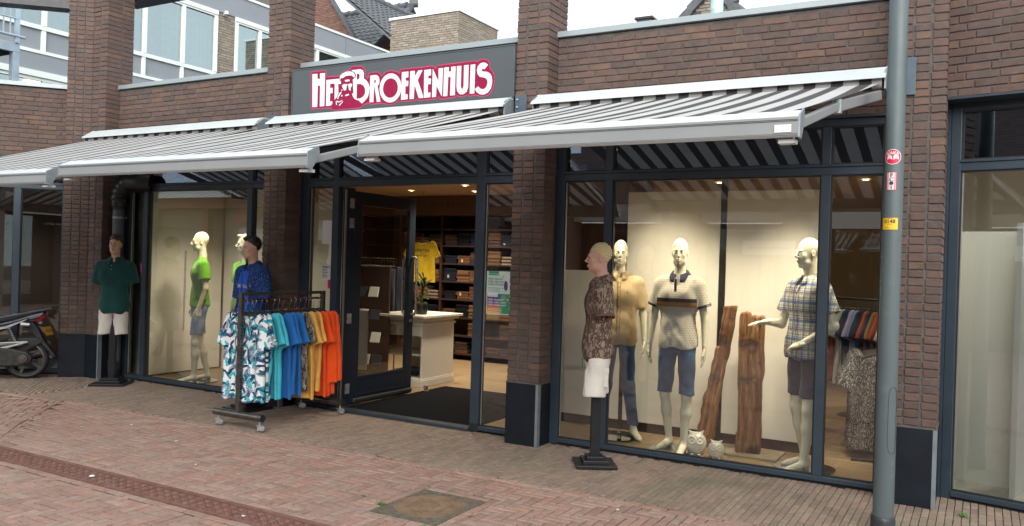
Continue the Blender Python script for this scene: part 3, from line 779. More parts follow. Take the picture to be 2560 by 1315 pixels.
def weed(x, y, n, r_, label):
    m_ = MB(); rn = random.Random(int(x * 1000))
    for k in range(n):
        a = rn.uniform(0, 6.28); l = rn.uniform(0.5, 1) * r_; h = rn.uniform(0.2, 0.7) * l; w2 = l * 0.22
        d = Vector((math.cos(a), math.sin(a), 0)); s_ = Vector((-d.y, d.x, 0)); st = Vector((rn.uniform(-r_, r_) * .4, rn.uniform(-r_, r_) * .4, 0))
        m_.add([st, st + d * l * .5 + s_ * w2 + Vector((0, 0, h)), st + d * l + Vector((0, 0, h * .6)), st + d * l * .5 - s_ * w2 + Vector((0, 0, h))], [(0, 1, 2, 3)])
    o = m_.build('weed', M['weed'], None, loc=(x, y, 0.0)); tag(o, label, 'weed'); return o
weed(-0.045, -2.19, 26, 0.035, 'bright green weed growing at the left edge of the manhole frame')
weed(-0.27, -2.10, 12, 0.028, 'tiny green weed in a paving joint left of the manhole')
weed(0.60, -2.06, 12, 0.025, 'low green weed in the paving right of the manhole')
weed(0.46, -2.40, 10, 0.022, 'low green weed in the joint below the manhole frame')
weed(3.43, -0.06, 14, 0.05, 'broad leafed green weed on the pavement before the far right window')
weed(-1.13, -2.32, 6, 0.018, 'small green sprout in the herringbone paving near the drain')
o = MB().lathe([(0.0, 0.008), (0.016, 0.006), (0.021, 0.0), (0.0, -0.001)], (0, 0, 0), 10).build('pebble', M['paper'], None, True, loc=(-2.228, -2.866, 0.0)); tag(o, 'small pale pebble lying on the drainage channel', 'pebble')
for i, (px, py) in enumerate(((-3.6, -1.55), (-2.7, -1.75), (-1.9, -2.2), (-0.6, -2.9), (1.35, -1.35))):
    o = MB().box(-0.012, 0.012, -0.006, 0.006, 0, 0.004).build('litter_scrap', M['paper'], None, loc=(px, py, 0.001), rz=i * 1.1)
    tag(o, 'tiny pale scrap of litter on the red herringbone paving', 'litter', 'litter scraps on the paving')

# ================================================================== BRICK PILLARS
zP, zTRN, zWT, zCB, zCT = 0.58, 2.53, 2.91, 3.785, 3.84
YW, YF = 0.196, 0.234
def pillar(px0, px1, top, label, ncol=3, side=0.39, plinth_r=True, extra=None):
    t = thing('brick_pillar', label, 'pillar', (px0, 0, 0))
    w_ = px1 - px0; cw = w_ / ncol; jt = 0.011
    MB().box(0.008, w_ - 0.008, 0.008, side - 0.01, 0.0, top).build('mortar_core', M['mortar'], t)
    geo = [brick_geo(0.21, 0.050, 0.205, 90 + s, 0.004, 0.0028) for s in range(6)]
    pcs = []; rn = random.Random(int(abs(px0) * 100))
    n = int((top - zP) / 0.06)
    for r_ in range(n):
        for c_ in range(ncol):
            bw = cw - jt + rn.uniform(-0.006, 0.004)
            cx_ = cw * (c_ + 0.5) + rn.uniform(-0.003, 0.003)
            if c_ == ncol - 1: cx_ = w_ - bw / 2
            if c_ == 0: cx_ = bw / 2
            pcs.append((cx_, rn.uniform(-0.004, 0.003), zP + 0.03 + r_ * 0.06, 0, bw / 0.21, 1, 1))
    place_pieces(t, 'brick', 'brick_field', pcs, geo, M['brick'], M['brick_i'], 300, Matrix.Translation((px0, 0, 0)))
    # second header down the right return and the left return
    rp_ = []
    for r_ in range(n):
        rp_.append((w_ - 0.001, 0.217 + (side - 0.217) / 2, zP + 0.03 + r_ * 0.06, math.pi / 2, (side - 0.225) / 0.21, 1, 1))
        rp_.append((0.001, 0.217 + (side - 0.217) / 2, zP + 0.03 + r_ * 0.06, -math.pi / 2, (side - 0.225) / 0.21, 1, 1))
    place_pieces(t, 'brick', 'side_brick_field', rp_, BG, M['brick'], M['brick_i'], 0)
    MB().box(-0.004, w_ + 0.004, -0.006, side - 0.01, 0.0, zP - 0.012).build('plinth', M['plinth'], t, bevel=0.003)
    MB().box(w_ + 0.004, w_ + 0.008, -0.009, 0.04, 0.0, zP - 0.011).box(w_ - 0.02, w_ + 0.008, -0.010, -0.0065, 0.0, zP - 0.011).build('corner_strip', M['plinth_edge'], t)
    MB().box(-0.006, w_ + 0.006, -0.008, side - 0.008, zP - 0.012, zP).build('mortar_bed', M['mortar'], t)
    return t
X1L, X1R, X2L, X2R, X3L, X3R, X4L, X4R = -6.717, -6.439, -3.547, -3.213, -0.331, 0.0, 2.905, 3.238
p1 = pillar(X1L, X1R, 5.3, 'leftmost dark brown brick pillar behind the scooter, bent with the facade', 2)
p2 = pillar(X2L, X2R, 5.0, 'brown brick pillar left of the shop sign, behind the clothes rack')
p3 = pillar(X3L, X3R, 4.7, 'brown brick pillar between the shop entrance and the big right window')
p4 = pillar(X4L, X4R, 4.3, 'wide brown brick pillar behind the grey lamp post')
# turned half of the leftmost pillar
A1 = R(42)
MB().prismz([(0, 0.012), (-0.30 * math.cos(A1), 0.012 - 0.30 * math.sin(A1)), (-0.30 * math.cos(A1) - 0.3 * math.sin(A1), 0.012 - 0.30 * math.sin(A1) + 0.3 * math.cos(A1)), (0.0, 0.38)], 0, 5.3).build('turned_mortar_core', M['mortar'], p1)
tp = []; rn = random.Random(4)
for r_ in range(int((5.3 - zP) / 0.06)):
    for c_ in range(3):
        s_ = 0.052 + c_ * 0.105
        tp.append((-s_ * math.cos(A1) + rn.uniform(-.002, .002), -s_ * math.sin(A1), zP + 0.03 + r_ * 0.06, A1, 0.092 / 0.21, 1, 1))
place_pieces(p1, 'brick', 'turned_brick_field', tp, [brick_geo(0.21, 0.050, 0.205, 120 + s, 0.004, 0.0028) for s in range(6)], M['brick'], M['brick_i'], 60, Matrix.Translation((X1L, 0, 0)))
c_, s_ = math.cos(A1), math.sin(A1)
MB().prismz([(0, -0.008), (-0.315 * c_, -0.008 - 0.315 * s_), (-0.315 * c_ - 0.32 * s_, -0.008 - 0.315 * s_ + 0.32 * c_), (-0.002, 0.37)], 0, zP - 0.012).build('turned_plinth', M['plinth'], p1, bevel=0.003)

# dark pergola beams that the pillars carry (two are in view at the top left)
bt_ = MB().box(-6.72, -2.4, 0.40, 0.62, 5.0, 5.28).build('dark_beam', M['black']); tag(bt_, 'black steel beam overhead between the two left pillars', 'beam')
bt_ = MB().bar((-6.75, 0.45, 5.02), (-9.2, -1.78, 5.02), 0.24, 0.30).build('dark_beam', M['black']); tag(bt_, 'black steel beam overhead in the top left corner', 'beam')

# ================================================================== SPANDREL WALLS
def spandrel(x0, x1, z0, label, seed, cut=None, cop=True, loc=(0, YW, 0), rz=0.0, cap=300, backing=0.25):
    t = thing('brick_wall', label, 'brick wall', loc, rz)
    Wm = Matrix.Translation(loc) @ Matrix.Rotation(rz, 4, 'Z')
    pcs = wall_pieces(x0, x1, z0, 3.77, seed=seed, cut=cut)
    place_pieces(t, 'brick', 'brick_field', pcs, BG, M['brick'], M['brick_i'], cap, Wm)
    MB().box(x0, x1, 0.009, backing, z0 + 0.006, 3.775).build('mortar_core', M['mortar'], t)
    MB().box(x0, x1, -0.022, backing + 0.05, zCB, zCT).box(x0, x1, -0.028, -0.022, zCB - 0.0, zCT - 0.004).build('coping', M['coping'], t, bevel=0.004)
    MB().box(x0, x1, 0.0, backing, z0 - 0.012, z0 + 0.005).build('lintel_edge', M['frame'], t)
    return t
spandrel(X1R, X2L, zWT, 'brown brick wall above the left shop window, under its grey coping', 11)
spandrel(X2R, X3L, zWT, 'strip of brown brick wall around the shop sign over the entrance', 12, cut=lambda a, b, z: 3.24 < z < 3.69)
spandrel(X3R, X4L, zWT, 'brown brick wall above the large right shop window', 13)
AR = R(-12)
spandrel(-0.10, 3.2, 3.0, 'brown brick wall of the bay at the far right edge', 14, loc=(X4R + 0.005, YW + 0.01, 0), rz=AR)
AL = R(48)
LBx, LBy = X1L - 0.315 * math.cos(A1) - 0.2 * math.sin(A1) + 0.0, -0.315 * math.sin(A1) + 0.2 * math.cos(A1)
def LB(s, d=0.0):      # point on the left bay: s metres left of the pillar, d metres behind its brick plane
    return (LBx - s * math.cos(AL) - d * math.sin(AL), LBy - s * math.sin(AL) + d * math.cos(AL))
spandrel(-3.4, 0.06, zWT - 0.04, 'brown brick wall of the turned bay at the far left edge', 15, loc=(LBx, LBy, 0), rz=AL)

# ================================================================== SHOPFRONT FRAMES
def post(mb, x0, x1, z0, z1, y0=0.0, d=0.075): mb.box(x0, x1, y0, y0 + d, z0, z1)
def pane(t, x0, x1, z0, z1, mat='glass', y=0.035, name='glass_pane'):
    return MB().add([(x0, y, z0), (x1, y, z0), (x1, y, z1), (x0, y, z1)], [(0, 1, 2, 3)]).build(name, M[mat], t)
def gasket(t, x0, x1, z0, z1):
    g = MB(); w_ = 0.012; y0, y1 = 0.014, 0.034
    g.box(x0, x1, y0, y1, z0, z0 + w_).box(x0, x1, y0, y1, z1 - w_, z1).box(x0, x0 + w_, y0, y1, z0 + w_, z1 - w_).box(x1 - w_, x1, y0, y1, z0 + w_, z1 - w_)
    g.build('gasket', M['rubber'], t)
def shop_window(label, x0, x1, muls, loc=(0, YF, 0), rz=0.0, ztr=zTRN, ztop=zWT - 0.012, jl=0.085, jr=0.085, top_open=False, base=True, trs=None, strips=True):
    t = thing('shop_window', label, 'shop window', loc, rz)
    f = MB(); post(f, x0, x0 + jl, 0.0, ztop); f.build('jamb', M['frame'], t, bevel=0.004)
    f = MB(); post(f, x1 - jr, x1, 0.0, ztop); f.build('jamb', M['frame'], t, bevel=0.004)
    MB().box(x0 + jl, x1 - jr, 0.001, 0.075, ztop - 0.06, ztop).build('head_rail', M['frame'], t, bevel=0.003)
    MB().box(x0 + jl, x1 - jr, -0.012, 0.075, ztr - 0.012, ztr + 0.006).build('transom_sill', M['frame'], t, bevel=0.002)
    MB().box(x0 + jl, x1 - jr, 0.0, 0.075, ztr - 0.075, ztr - 0.0125).build('transom', M['frame'], t, bevel=0.003)
    MB().box(x0 + jl, x1 - jr, -0.012, 0.075, 0.022, 0.062).build('bottom_rail', M['frame'], t, bevel=0.004)
    MB().box(x0, x1, 0.012, 0.07, -0.02, 0.0215).build('base_gap', M['dark'], t)
    edges = [x0 + jl] + [e for m_ in muls for e in m_] + [x1 - jr]
    for a, b in muls:
        MB().box(a, b, -0.004, 0.08, 0.063, ztr - 0.076).build('mullion', M['frame'], t, bevel=0.003)
        MB().box(a + 0.002, b - 0.002, -0.003, 0.08, ztr + 0.0065, ztop - 0.061).build('mullion', M['frame'], t, bevel=0.003)
    for k in range(0, len(edges), 2):
        a, b = edges[k], edges[k + 1]
        pane(t, a, b, 0.062, ztr - 0.075); gasket(t, a, b, 0.062, ztr - 0.075)
        pane(t, a, b, ztr + 0.006, ztop - 0.06, 'glass_t'); gasket(t, a, b, ztr + 0.006, ztop - 0.06)
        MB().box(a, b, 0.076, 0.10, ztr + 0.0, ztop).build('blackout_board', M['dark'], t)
    if strips:
        MB().box(x0 + jl + 0.012, x0 + jl + 0.018, 0.018, 0.03, 0.075, ztr - 0.09).build('bright_strip', M['strip'], t)
    return t
WR = shop_window('large right shop window with three panes and mannequins inside', X3R + 0.006, X4L - 0.006, [(0.502, 0.573), (2.359, 2.431)])
WL = shop_window('left shop window with green shirted mannequins inside', X1R + 0.15, X2L - 0.006, [(-5.932, -5.850), (-4.055, -3.975)])
MB().box(X1R + 0.002, X1R + 0.149, YF - 0.02, YF + 0.08, 0, zWT - 0.012).build('jamb_cover', M['blackm'], WL, loc=(0, -YF, 0))
# right bay window (turned -12 deg)
RO = (3.262, 0.404, 0)
WX = shop_window('shop window at the far right edge with a pale interior screen', 0.0, 3.0, [(1.62, 1.69)], RO, AR, 2.554, 2.99, jl=0.07)
MB().box(-0.05, -0.001, -0.01, 0.075, 0.0, 2.99).build('jamb_cover', M['frame'], WX)
# left bay window
LO = (*LB(0.02, 0.06), 0)
WB = shop_window('dark shop window of the turned bay behind the scooter', -3.4, 0.0, [(-0.62, -0.54), (-2.4, -2.32)], LO, AL, 2.53, zWT - 0.05, jr=0.05)

# entrance
t = EN = thing('shop_entrance', 'open shop entrance with side lights, transom windows and a glazed door', 'shop entrance', (0, YF, 0))
for a, b in ((X2R + 0.004, X2R + 0.13), (-2.738, -2.656), (-0.879, -0.775), (X3L - 0.05, X3L - 0.004)):
    MB().box(a, b, 0, 0.085, 0.0 if a != -0.879 else 0.08, zWT - 0.012).build('post', M['frame'], t, bevel=0.004)
MB().box(-0.877, -0.777, 0.002, 0.083, 0.0, 0.079).build('post_shoe', M['rubber'], t)
secs = ((X2R + 0.13, -2.738), (-2.656, -0.879), (-0.775, X3L - 0.05))
for k, (a, b) in enumerate(secs):
    MB().box(a, b, -0.014, 0.075, zTRN - 0.005, zTRN + 0.013).build('transom_sill', M['frame'], t, bevel=0.002)
    MB().box(a, b, 0.0, 0.08, 2.452, zTRN - 0.0055).build('transom', M['frame'], t, bevel=0.003)
    MB().box(a, b, 0.001, 0.075, zWT - 0.072, zWT - 0.012).build('head_rail', M['frame'], t, bevel=0.003)
    pane(t, a, b, zTRN + 0.013, zWT - 0.072, 'glass_t'); gasket(t, a, b, zTRN + 0.013, zWT - 0.072)
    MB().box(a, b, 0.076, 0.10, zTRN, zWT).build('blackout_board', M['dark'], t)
    if k != 1:
        pane(t, a, b, 0.062, 2.452); gasket(t, a, b, 0.062, 2.452)
        MB().box(a, b, -0.012, 0.075, 0.02, 0.062).build('bottom_rail', M['frame'], t, bevel=0.003)
        MB().box(a + 0.013, a + 0.019, 0.018, 0.03, 0.075, 2.44).build('bright_strip', M['strip'], t)
MB().box(-2.656, -0.879, -0.03, 0.09, 0.0, 0.035).build('threshold', M['frame'], t, bevel=0.008)
# inner jamb for the folded frame and the open door leaf
MB().box(-2.655, -2.60, 0.086, 0.22, 0.03, 2.45).build('inner_post', M['frame_d'], t, bevel=0.004)
MB().box(-2.612, -2.604, 0.060, 0.0855, 0.05, 2.43).build('seal_strip', M['strip'], t)
for hz in (0.22, 1.0, 2.06, 2.28):
    MB().box(-2.60, -2.590, 0.13, 0.20, hz - 0.055, hz - 0.003).box(-2.60, -2.590, 0.13, 0.20, hz + 0.003, hz + 0.055).box(-2.588, -2.582, 0.15, 0.18, hz - 0.04, hz + 0.04).build('hinge', M['chrome'], t, bevel=0.004)
dl = 1.14
door = MB()
y0, y1 = 0.225, 0.225 + dl
def slab(b_, ya, yb, za, zb, xa=-2.655, xb=-2.605): b_.box(xa, xb, ya, yb, za, zb)
slab(door, y0, y0 + 0.13, 0.03, 2.42); slab(door, y1 - 0.12, y1, 0.03, 2.42); slab(door, y0 + 0.1305, y1 - 0.1205, 2.27, 2.42); slab(door, y0 + 0.1305, y1 - 0.1205, 0.03, 0.34)
D_ = door.build('door', M['frame_d'], t, bevel=0.004)
MB().add([(-2.63, y0 + 0.13, 0.34), (-2.63, y1 - 0.12, 0.34), (-2.63, y1 - 0.12, 2.27), (-2.63, y0 + 0.13, 2.27)], [(0, 1, 2, 3)]).build('door_glass', M['glass'], D_)
for ss in (-2.595, -2.665):
    sgn = 1 if ss > -2.63 else -1
    hy = y1 - 0.055
    MB().tube([(ss, hy, 1.0), (ss + 0.045 * sgn, hy, 1.0), (ss + 0.065 * sgn, hy, 1.03), (ss + 0.065 * sgn, hy, 1.67), (ss + 0.045 * sgn, hy, 1.70), (ss, hy, 1.70)], 0.016, 10).build('handle', M['steel'], D_, True)
MB().lathe([(0.0, 0.012), (0.022, 0.012), (0.025, 0.0)], (-2.605, y1 - 0.055, 0.92), 14, 'x').build('lock', M['steel'], D_, True)
MB().box(-2.604, -2.565, y0 + 0.02, y1 - 0.02, 0.045, 0.10).build('kick_rail', M['blackm'], D_, bevel=0.02, seg=4)
MB().box(-2.604, -2.598, y0 + 0.08, y1 - 0.08, 0.12, 0.14).box(-2.604, -2.598, y0 + 0.08, y1 - 0.08, 0.32, 0.335).build('door_moulding', M['frame_d'], D_, bevel=0.003)
MB().lathe([(0.0, 0.075), (0.028, 0.075), (0.028, 0.02), (0.04, 0.015), (0.04, 0.0)], (-2.56, 1.62, 0.016), 20).build('door_stop', M['steel'], EN, True)

# ================================================================== BUILDING BODY AND INTERIOR (setting)
def struct(name, mb, mat, label=None, bevel=0):
    o = mb.build(name, mat, None, bevel=bevel); o['kind'] = 'structure'
    if label: o['label'] = label
    return o
struct('floor', MB().box(-6.75, 3.10, 0.33, 8.4, -0.08, 0.012), M['floorwood'], 'pale oak plank floor of the shop')
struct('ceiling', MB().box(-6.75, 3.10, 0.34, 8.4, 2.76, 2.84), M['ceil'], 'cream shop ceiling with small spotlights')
struct('roof', MB().box(-6.75, 3.9, 0.45, 8.45, 3.4, 3.5).box(-14, -6.75, 0.0, 8.45, 3.4, 3.5).box(3.9, 9, 0.45, 8.45, 3.4, 3.5), M['dark'], 'flat roof of the low shop building')
struct('wall', MB().box(-6.75, 3.4, 8.3, 8.4, 0.0, 2.78), M['wall_in'], 'cream back wall of the shop')
struct('wall_left', MB().box(-6.76, -6.70, 0.45, 8.4, 0.0, 2.78), M['wall_in'], 'cream left wall of the shop')
struct('wall_right', MB().box(3.05, 3.11, 0.40, 8.4, 0.0, 3.4), M['wall_in'], 'cream right wall of the shop')
struct('doormat_floor', MB().box(-2.60, -0.9, 0.335, 2.36, 0.0125, 0.022), M['mat'], 'charcoal door mat recessed inside the entrance')
# ================================================================== FIGURE MODELLING (implicit surfaces -> meshes)
def smin(a, b, k):
    h = np.clip(0.5 + 0.5 * (b - a) / k, 0, 1); return b * (1 - h) + a * h - k * h * (1 - h)
def smax(a, b, k): return -smin(-a, -b, k)
def cap_(P, a, b, ra, rb=None, s=(1, 1, 1)):
    rb = ra if rb is None else rb
    a = np.array(a, float); b = np.array(b, float); s = np.array(s, float)
    ba = b - a; pa = P - a
    t = np.clip((pa @ ba) / (ba @ ba), 0, 1)
    d = (pa - t[:, None] * ba) / s
    return np.sqrt((d * d).sum(1)) - (ra + (rb - ra) * t)
def ell_(P, c, r, rot=None):
    q = P - np.array(c, float)
    if rot is not None: q = q @ rot
    r = np.array(r, float)
    k0 = np.sqrt(((q / r) ** 2).sum(1)); k1 = np.sqrt(((q / r ** 2) ** 2).sum(1)) + 1e-9
    return k0 * (k0 - 1) / k1
def box_(P, c, h, r=0.0):
    q = np.abs(P - np.array(c, float)) - np.array(h, float) + r
    return np.sqrt((np.maximum(q, 0) ** 2).sum(1)) + np.minimum(q.max(1), 0) - r
def wr(P, f=9.0, seed=0.0, zs=0.45):
    x, y, z = P[:, 0] * f + seed, P[:, 1] * f + seed * 1.7, P[:, 2] * f * zs + seed * 0.6
    a = np.sin(x * 1.3 + 2.0 * np.sin(z * 1.1 + y)) + np.sin(z * 2.3 + 1.7 * np.sin(x * 1.7 + seed) + y * 1.2)
    b = np.sin(x * 3.1 + 1.5 * np.sin(z * 2.7 + seed) + 0.7 * y) * 0.5 + np.sin((x + z) * 2.9 + 2 * np.sin(y * 2 + x)) * 0.4
    return (a + b) / 2.9
def surf(fn, lo, hi, h):
    lo = np.array(lo, float); hi = np.array(hi, float)
    n = np.ceil((hi - lo) / h).astype(int) + 1
    ax = [lo[i] + h * np.arange(n[i]) for i in range(3)]
    X, Y, Z = np.meshgrid(*ax, indexing='ij')
    V = fn(np.stack([X.ravel(), Y.ravel(), Z.ravel()], 1)).reshape(n).astype(float)
    V[0], V[-1] = np.maximum(V[0], h), np.maximum(V[-1], h); V[:, 0], V[:, -1] = np.maximum(V[:, 0], h), np.maximum(V[:, -1], h)
    V[:, :, 0], V[:, :, -1] = np.maximum(V[:, :, 0], h), np.maximum(V[:, :, -1], h)
    S = V < 0
    m = n - 1
    cnt = np.zeros(m); acc = np.zeros((*m, 3))
    idx = [(0, 0, 0), (1, 0, 0), (0, 1, 0), (1, 1, 0), (0, 0, 1), (1, 0, 1), (0, 1, 1), (1, 1, 1)]
    sub = lambda A, o: A[o[0]:o[0] + m[0], o[1]:o[1] + m[1], o[2]:o[2] + m[2]]
    for i in range(8):
        for j in range(i + 1, 8):
            a, b = idx[i], idx[j]
            if sum(abs(a[k] - b[k]) for k in range(3)) != 1: continue
            va, vb = sub(V, a), sub(V, b); c = sub(S, a) != sub(S, b)
            t = np.where(c, va / np.where(c, va - vb, 1), 0)
            cnt += c
            for k in range(3): acc[..., k] += np.where(c, a[k] + t * (b[k] - a[k]), 0)
    act = cnt > 0
    ids = -np.ones(m, int); ids[act] = np.arange(act.sum())
    g = np.argwhere(act)
    P = lo + (g + acc[act] / cnt[act][:, None]) * h
    F = []
    for k in range(3):
        a1, a2 = (k + 1) % 3, (k + 2) % 3
        s0 = [slice(0, n[i]) for i in range(3)]; s1 = list(s0)
        s0[k] = slice(0, n[k] - 1); s1[k] = slice(1, n[k])
        A, B = S[tuple(s0)], S[tuple(s1)]
        e = np.argwhere(A != B)
        e = e[(e[:, a1] > 0) & (e[:, a2] > 0) & (e[:, a1] < m[a1]) & (e[:, a2] < m[a2])]
        fl = A[tuple(e.T)]
        def cid(d1, d2):
            q = e.copy(); q[:, a1] -= d1; q[:, a2] -= d2; return ids[tuple(q.T)]
        q = np.stack([cid(1, 1), cid(0, 1), cid(0, 0), cid(1, 0)], 1)
        q[~fl] = q[~fl][:, ::-1]
        F.append(q)
    F = np.concatenate(F)
    F = F[(F >= 0).all(1)]
    return P, F
def surf_obj(name, parts, mat, parent=None, fix=None):
    """parts: list of (fn, lo, hi, h); joined into one mesh"""
    Vs, Fs, n = [], [], 0
    for p in parts:
        if len(p) == 2: P, F = p
        else: P, F = surf(*p)
        Vs.append(P); Fs.append(F + n); n += len(P)
    P = np.concatenate(Vs); F = np.concatenate(Fs)
    me = bpy.data.meshes.new(name)
    me.vertices.add(len(P)); me.vertices.foreach_set('co', P.ravel())
    me.loops.add(len(F) * 4); me.loops.foreach_set('vertex_index', F.ravel().astype(np.int32))
    me.polygons.add(len(F)); me.polygons.foreach_set('loop_start', np.arange(0, len(F) * 4, 4, dtype=np.int32))
    me.polygons.foreach_set('loop_total', np.full(len(F), 4, dtype=np.int32))
    me.update(calc_edges=True); me.validate()
    me.polygons.foreach_set('use_smooth', [True] * len(me.polygons))
    return link(name, me, mat, parent)

def rotz(a): c, s = math.cos(a), math.sin(a); return np.array([[c, -s, 0], [s, c, 0], [0, 0, 1]])
def rotx(a): c, s = math.cos(a), math.sin(a); return np.array([[1, 0, 0], [0, c, -s], [0, s, c]])

def head_sd(Q, abstract=False):
    """head in its own frame: face to -y, ear level z=0, crown z=.13"""
    d = ell_(Q, (0, 0.014, 0.042), (0.075, 0.098, 0.088))
    d = smin(d, ell_(Q, (0, -0.022, -0.022), (0.062, 0.074, 0.092)), 0.03)
    d = smin(d, ell_(Q, (0, -0.036, -0.075), (0.047, 0.045, 0.036)), 0.03)
    d = smin(d, ell_(Q, (0, -0.070, -0.100), (0.020, 0.016, 0.016)), 0.022)
    for s in (-1, 1):
        d = smin(d, ell_(Q, (s * 0.044, -0.060, -0.022), (0.018, 0.018, 0.022)), 0.02)   # cheekbones
        d = smin(d, ell_(Q, (s * 0.046, -0.02, -0.075), (0.015, 0.03, 0.018)), 0.025)    # jaw corner
    d = smin(d, cap_(Q, (-0.036, -0.086, 0.022), (0.036, -0.086, 0.022), 0.009), 0.016)
    for s in (-1, 1):
        d = smax(d, -ell_(Q, (s * 0.031, -0.104, 0.002), (0.021, 0.022, 0.013)), 0.008)
        d = smin(d, ell_(Q, (s * 0.030, -0.079, 0.001), (0.0165, 0.0125, 0.0095)), 0.003)
    d = smin(d, cap_(Q, (0, -0.092, 0.016), (0, -0.118, -0.024), 0.0065, 0.0095), 0.010)
    for s in (-1, 1): d = smin(d, ell_(Q, (s * 0.012, -0.104, -0.030), (0.008, 0.012, 0.007)), 0.006)
    d = smax(d, -cap_(Q, (-0.018, -0.107, -0.0625), (0.018, -0.107, -0.0625), 0.0032), 0.003)
    d = smin(d, ell_(Q, (0, -0.096, -0.0565), (0.022, 0.010, 0.0055)), 0.004)
    d = smin(d, ell_(Q, (0, -0.095, -0.0690), (0.018, 0.010, 0.0065)), 0.004)
    for s in (-1, 1):
        e = ell_(Q, (s * 0.078, 0.012, -0.004), (0.009, 0.020, 0.031))
        e = smax(e, -ell_(Q, (s * 0.089, 0.008, 0.0), (0.008, 0.011, 0.019)), 0.004)
        d = smin(d, e, 0.006)
    d = smin(d, cap_(Q, (0, 0.018, -0.05), (0, 0.034, -0.20), 0.054, 0.060), 0.03)
    return d
def head_parts(c, yaw, tilt=0.0, sc=1.0):
    Rm = rotz(yaw) @ rotx(tilt)
    c = np.array(c, float)
    fn = lambda P: head_sd(((P - c) @ Rm) / sc) * sc
    return (fn, c - np.array([0.13, 0.13, 0.20]) * sc, c + np.array([0.13, 0.15, 0.14]) * sc, 0.0042)
def local_parts(fn0, c, yaw, tilt, lo, hi, h, sc=1.0):
    Rm = rotz(yaw) @ rotx(tilt); c = np.array(c, float)
    fn = lambda P: fn0(((P - c) @ Rm) / sc) * sc
    r_ = max(max(abs(v) for v in lo), max(abs(v) for v in hi)) * 1.1
    return (fn, c - r_, c + r_, h)

def hand_fn(w, d, nrm, spread=0.35, curl=0.35, thumb=1):
    """w wrist point, d direction of fingers, nrm palm normal"""
    w = np.array(w, float); d = np.array(d, float); d /= np.linalg.norm(d)
    nrm = np.array(nrm, float); nrm -= d * (nrm @ d); nrm /= np.linalg.norm(nrm); s = np.cross(d, nrm)
    F = np.stack([s, nrm, d], 1)             # local: x across, y palm normal, z along the fingers
    def fn(P):
        Q = (P - w) @ F
        r = box_(Q, (0, 0, 0.048), (0.040, 0.0135, 0.046), 0.013)
        r = smin(r, cap_(Q, (0, 0, -0.03), (0, 0, 0.02), 0.026, 0.024, (1, 0.75, 1)), 0.015)
        for i, (x, l) in enumerate(((-0.030, 0.062), (-0.0105, 0.074), (0.0095, 0.070), (0.0285, 0.054))):
            a = (x, 0, 0.088 - abs(x) * 0.15); sp = x * spread
            c1 = curl * (0.7 + 0.12 * i)
            b = (x + sp * 0.5, math.sin(c1) * l * 0.5, a[2] + math.cos(c1) * l * 0.5)
            c2 = c1 * 1.9
            e = (x + sp, b[1] + math.sin(c2) * l * 0.5, b[2] + math.cos(c2) * l * 0.5)
            f = smin(cap_(Q, a, b, 0.0092, 0.0082), cap_(Q, b, e, 0.0082, 0.0066), 0.003)
            r = smin(r, f, 0.0045)
        t = thumb
        a, b, e = (-0.026 * t, 0.004, 0.022), (-0.052 * t, 0.016, 0.058), (-0.056 * t, 0.024, 0.090)
        r = smin(r, smin(cap_(Q, a, b, 0.014, 0.0105), cap_(Q, b, e, 0.010, 0.0078), 0.004), 0.008)
        return r
    c = w + d * 0.07
    return (fn, c - 0.13, c + 0.13, 0.0046)

def torso_sd(P, g=0.0, H=0.0):
    """adult male torso; g grows it for clothes"""
    d = cap_(P, (-0.085, 0.0, 1.36), (0.085, 0.0, 1.36), 0.118 + g, None, (1, 0.88, 1.15))
    d = smin(d, cap_(P, (-0.055, 0.0, 1.13), (0.055, 0.0, 1.13), 0.098 + g, None, (1, 0.92, 1.3)), 0.07)
    d = smin(d, cap_(P, (-0.065, 0.005, 0.97), (0.065, 0.005, 0.97), 0.108 + g, None, (1, 0.95, 1.1)), 0.07)
    d = smin(d, cap_(P, (-0.165, 0.012, 1.475), (0.165, 0.012, 1.475), 0.050 + g), 0.05)
    d = smin(d, cap_(P, (-0.10, 0.015, 1.495), (0.0, 0.02, 1.56), 0.035 + g), 0.04)
    d = smin(d, cap_(P, (0.10, 0.015, 1.495), (0.0, 0.02, 1.56), 0.035 + g), 0.04)
    return d

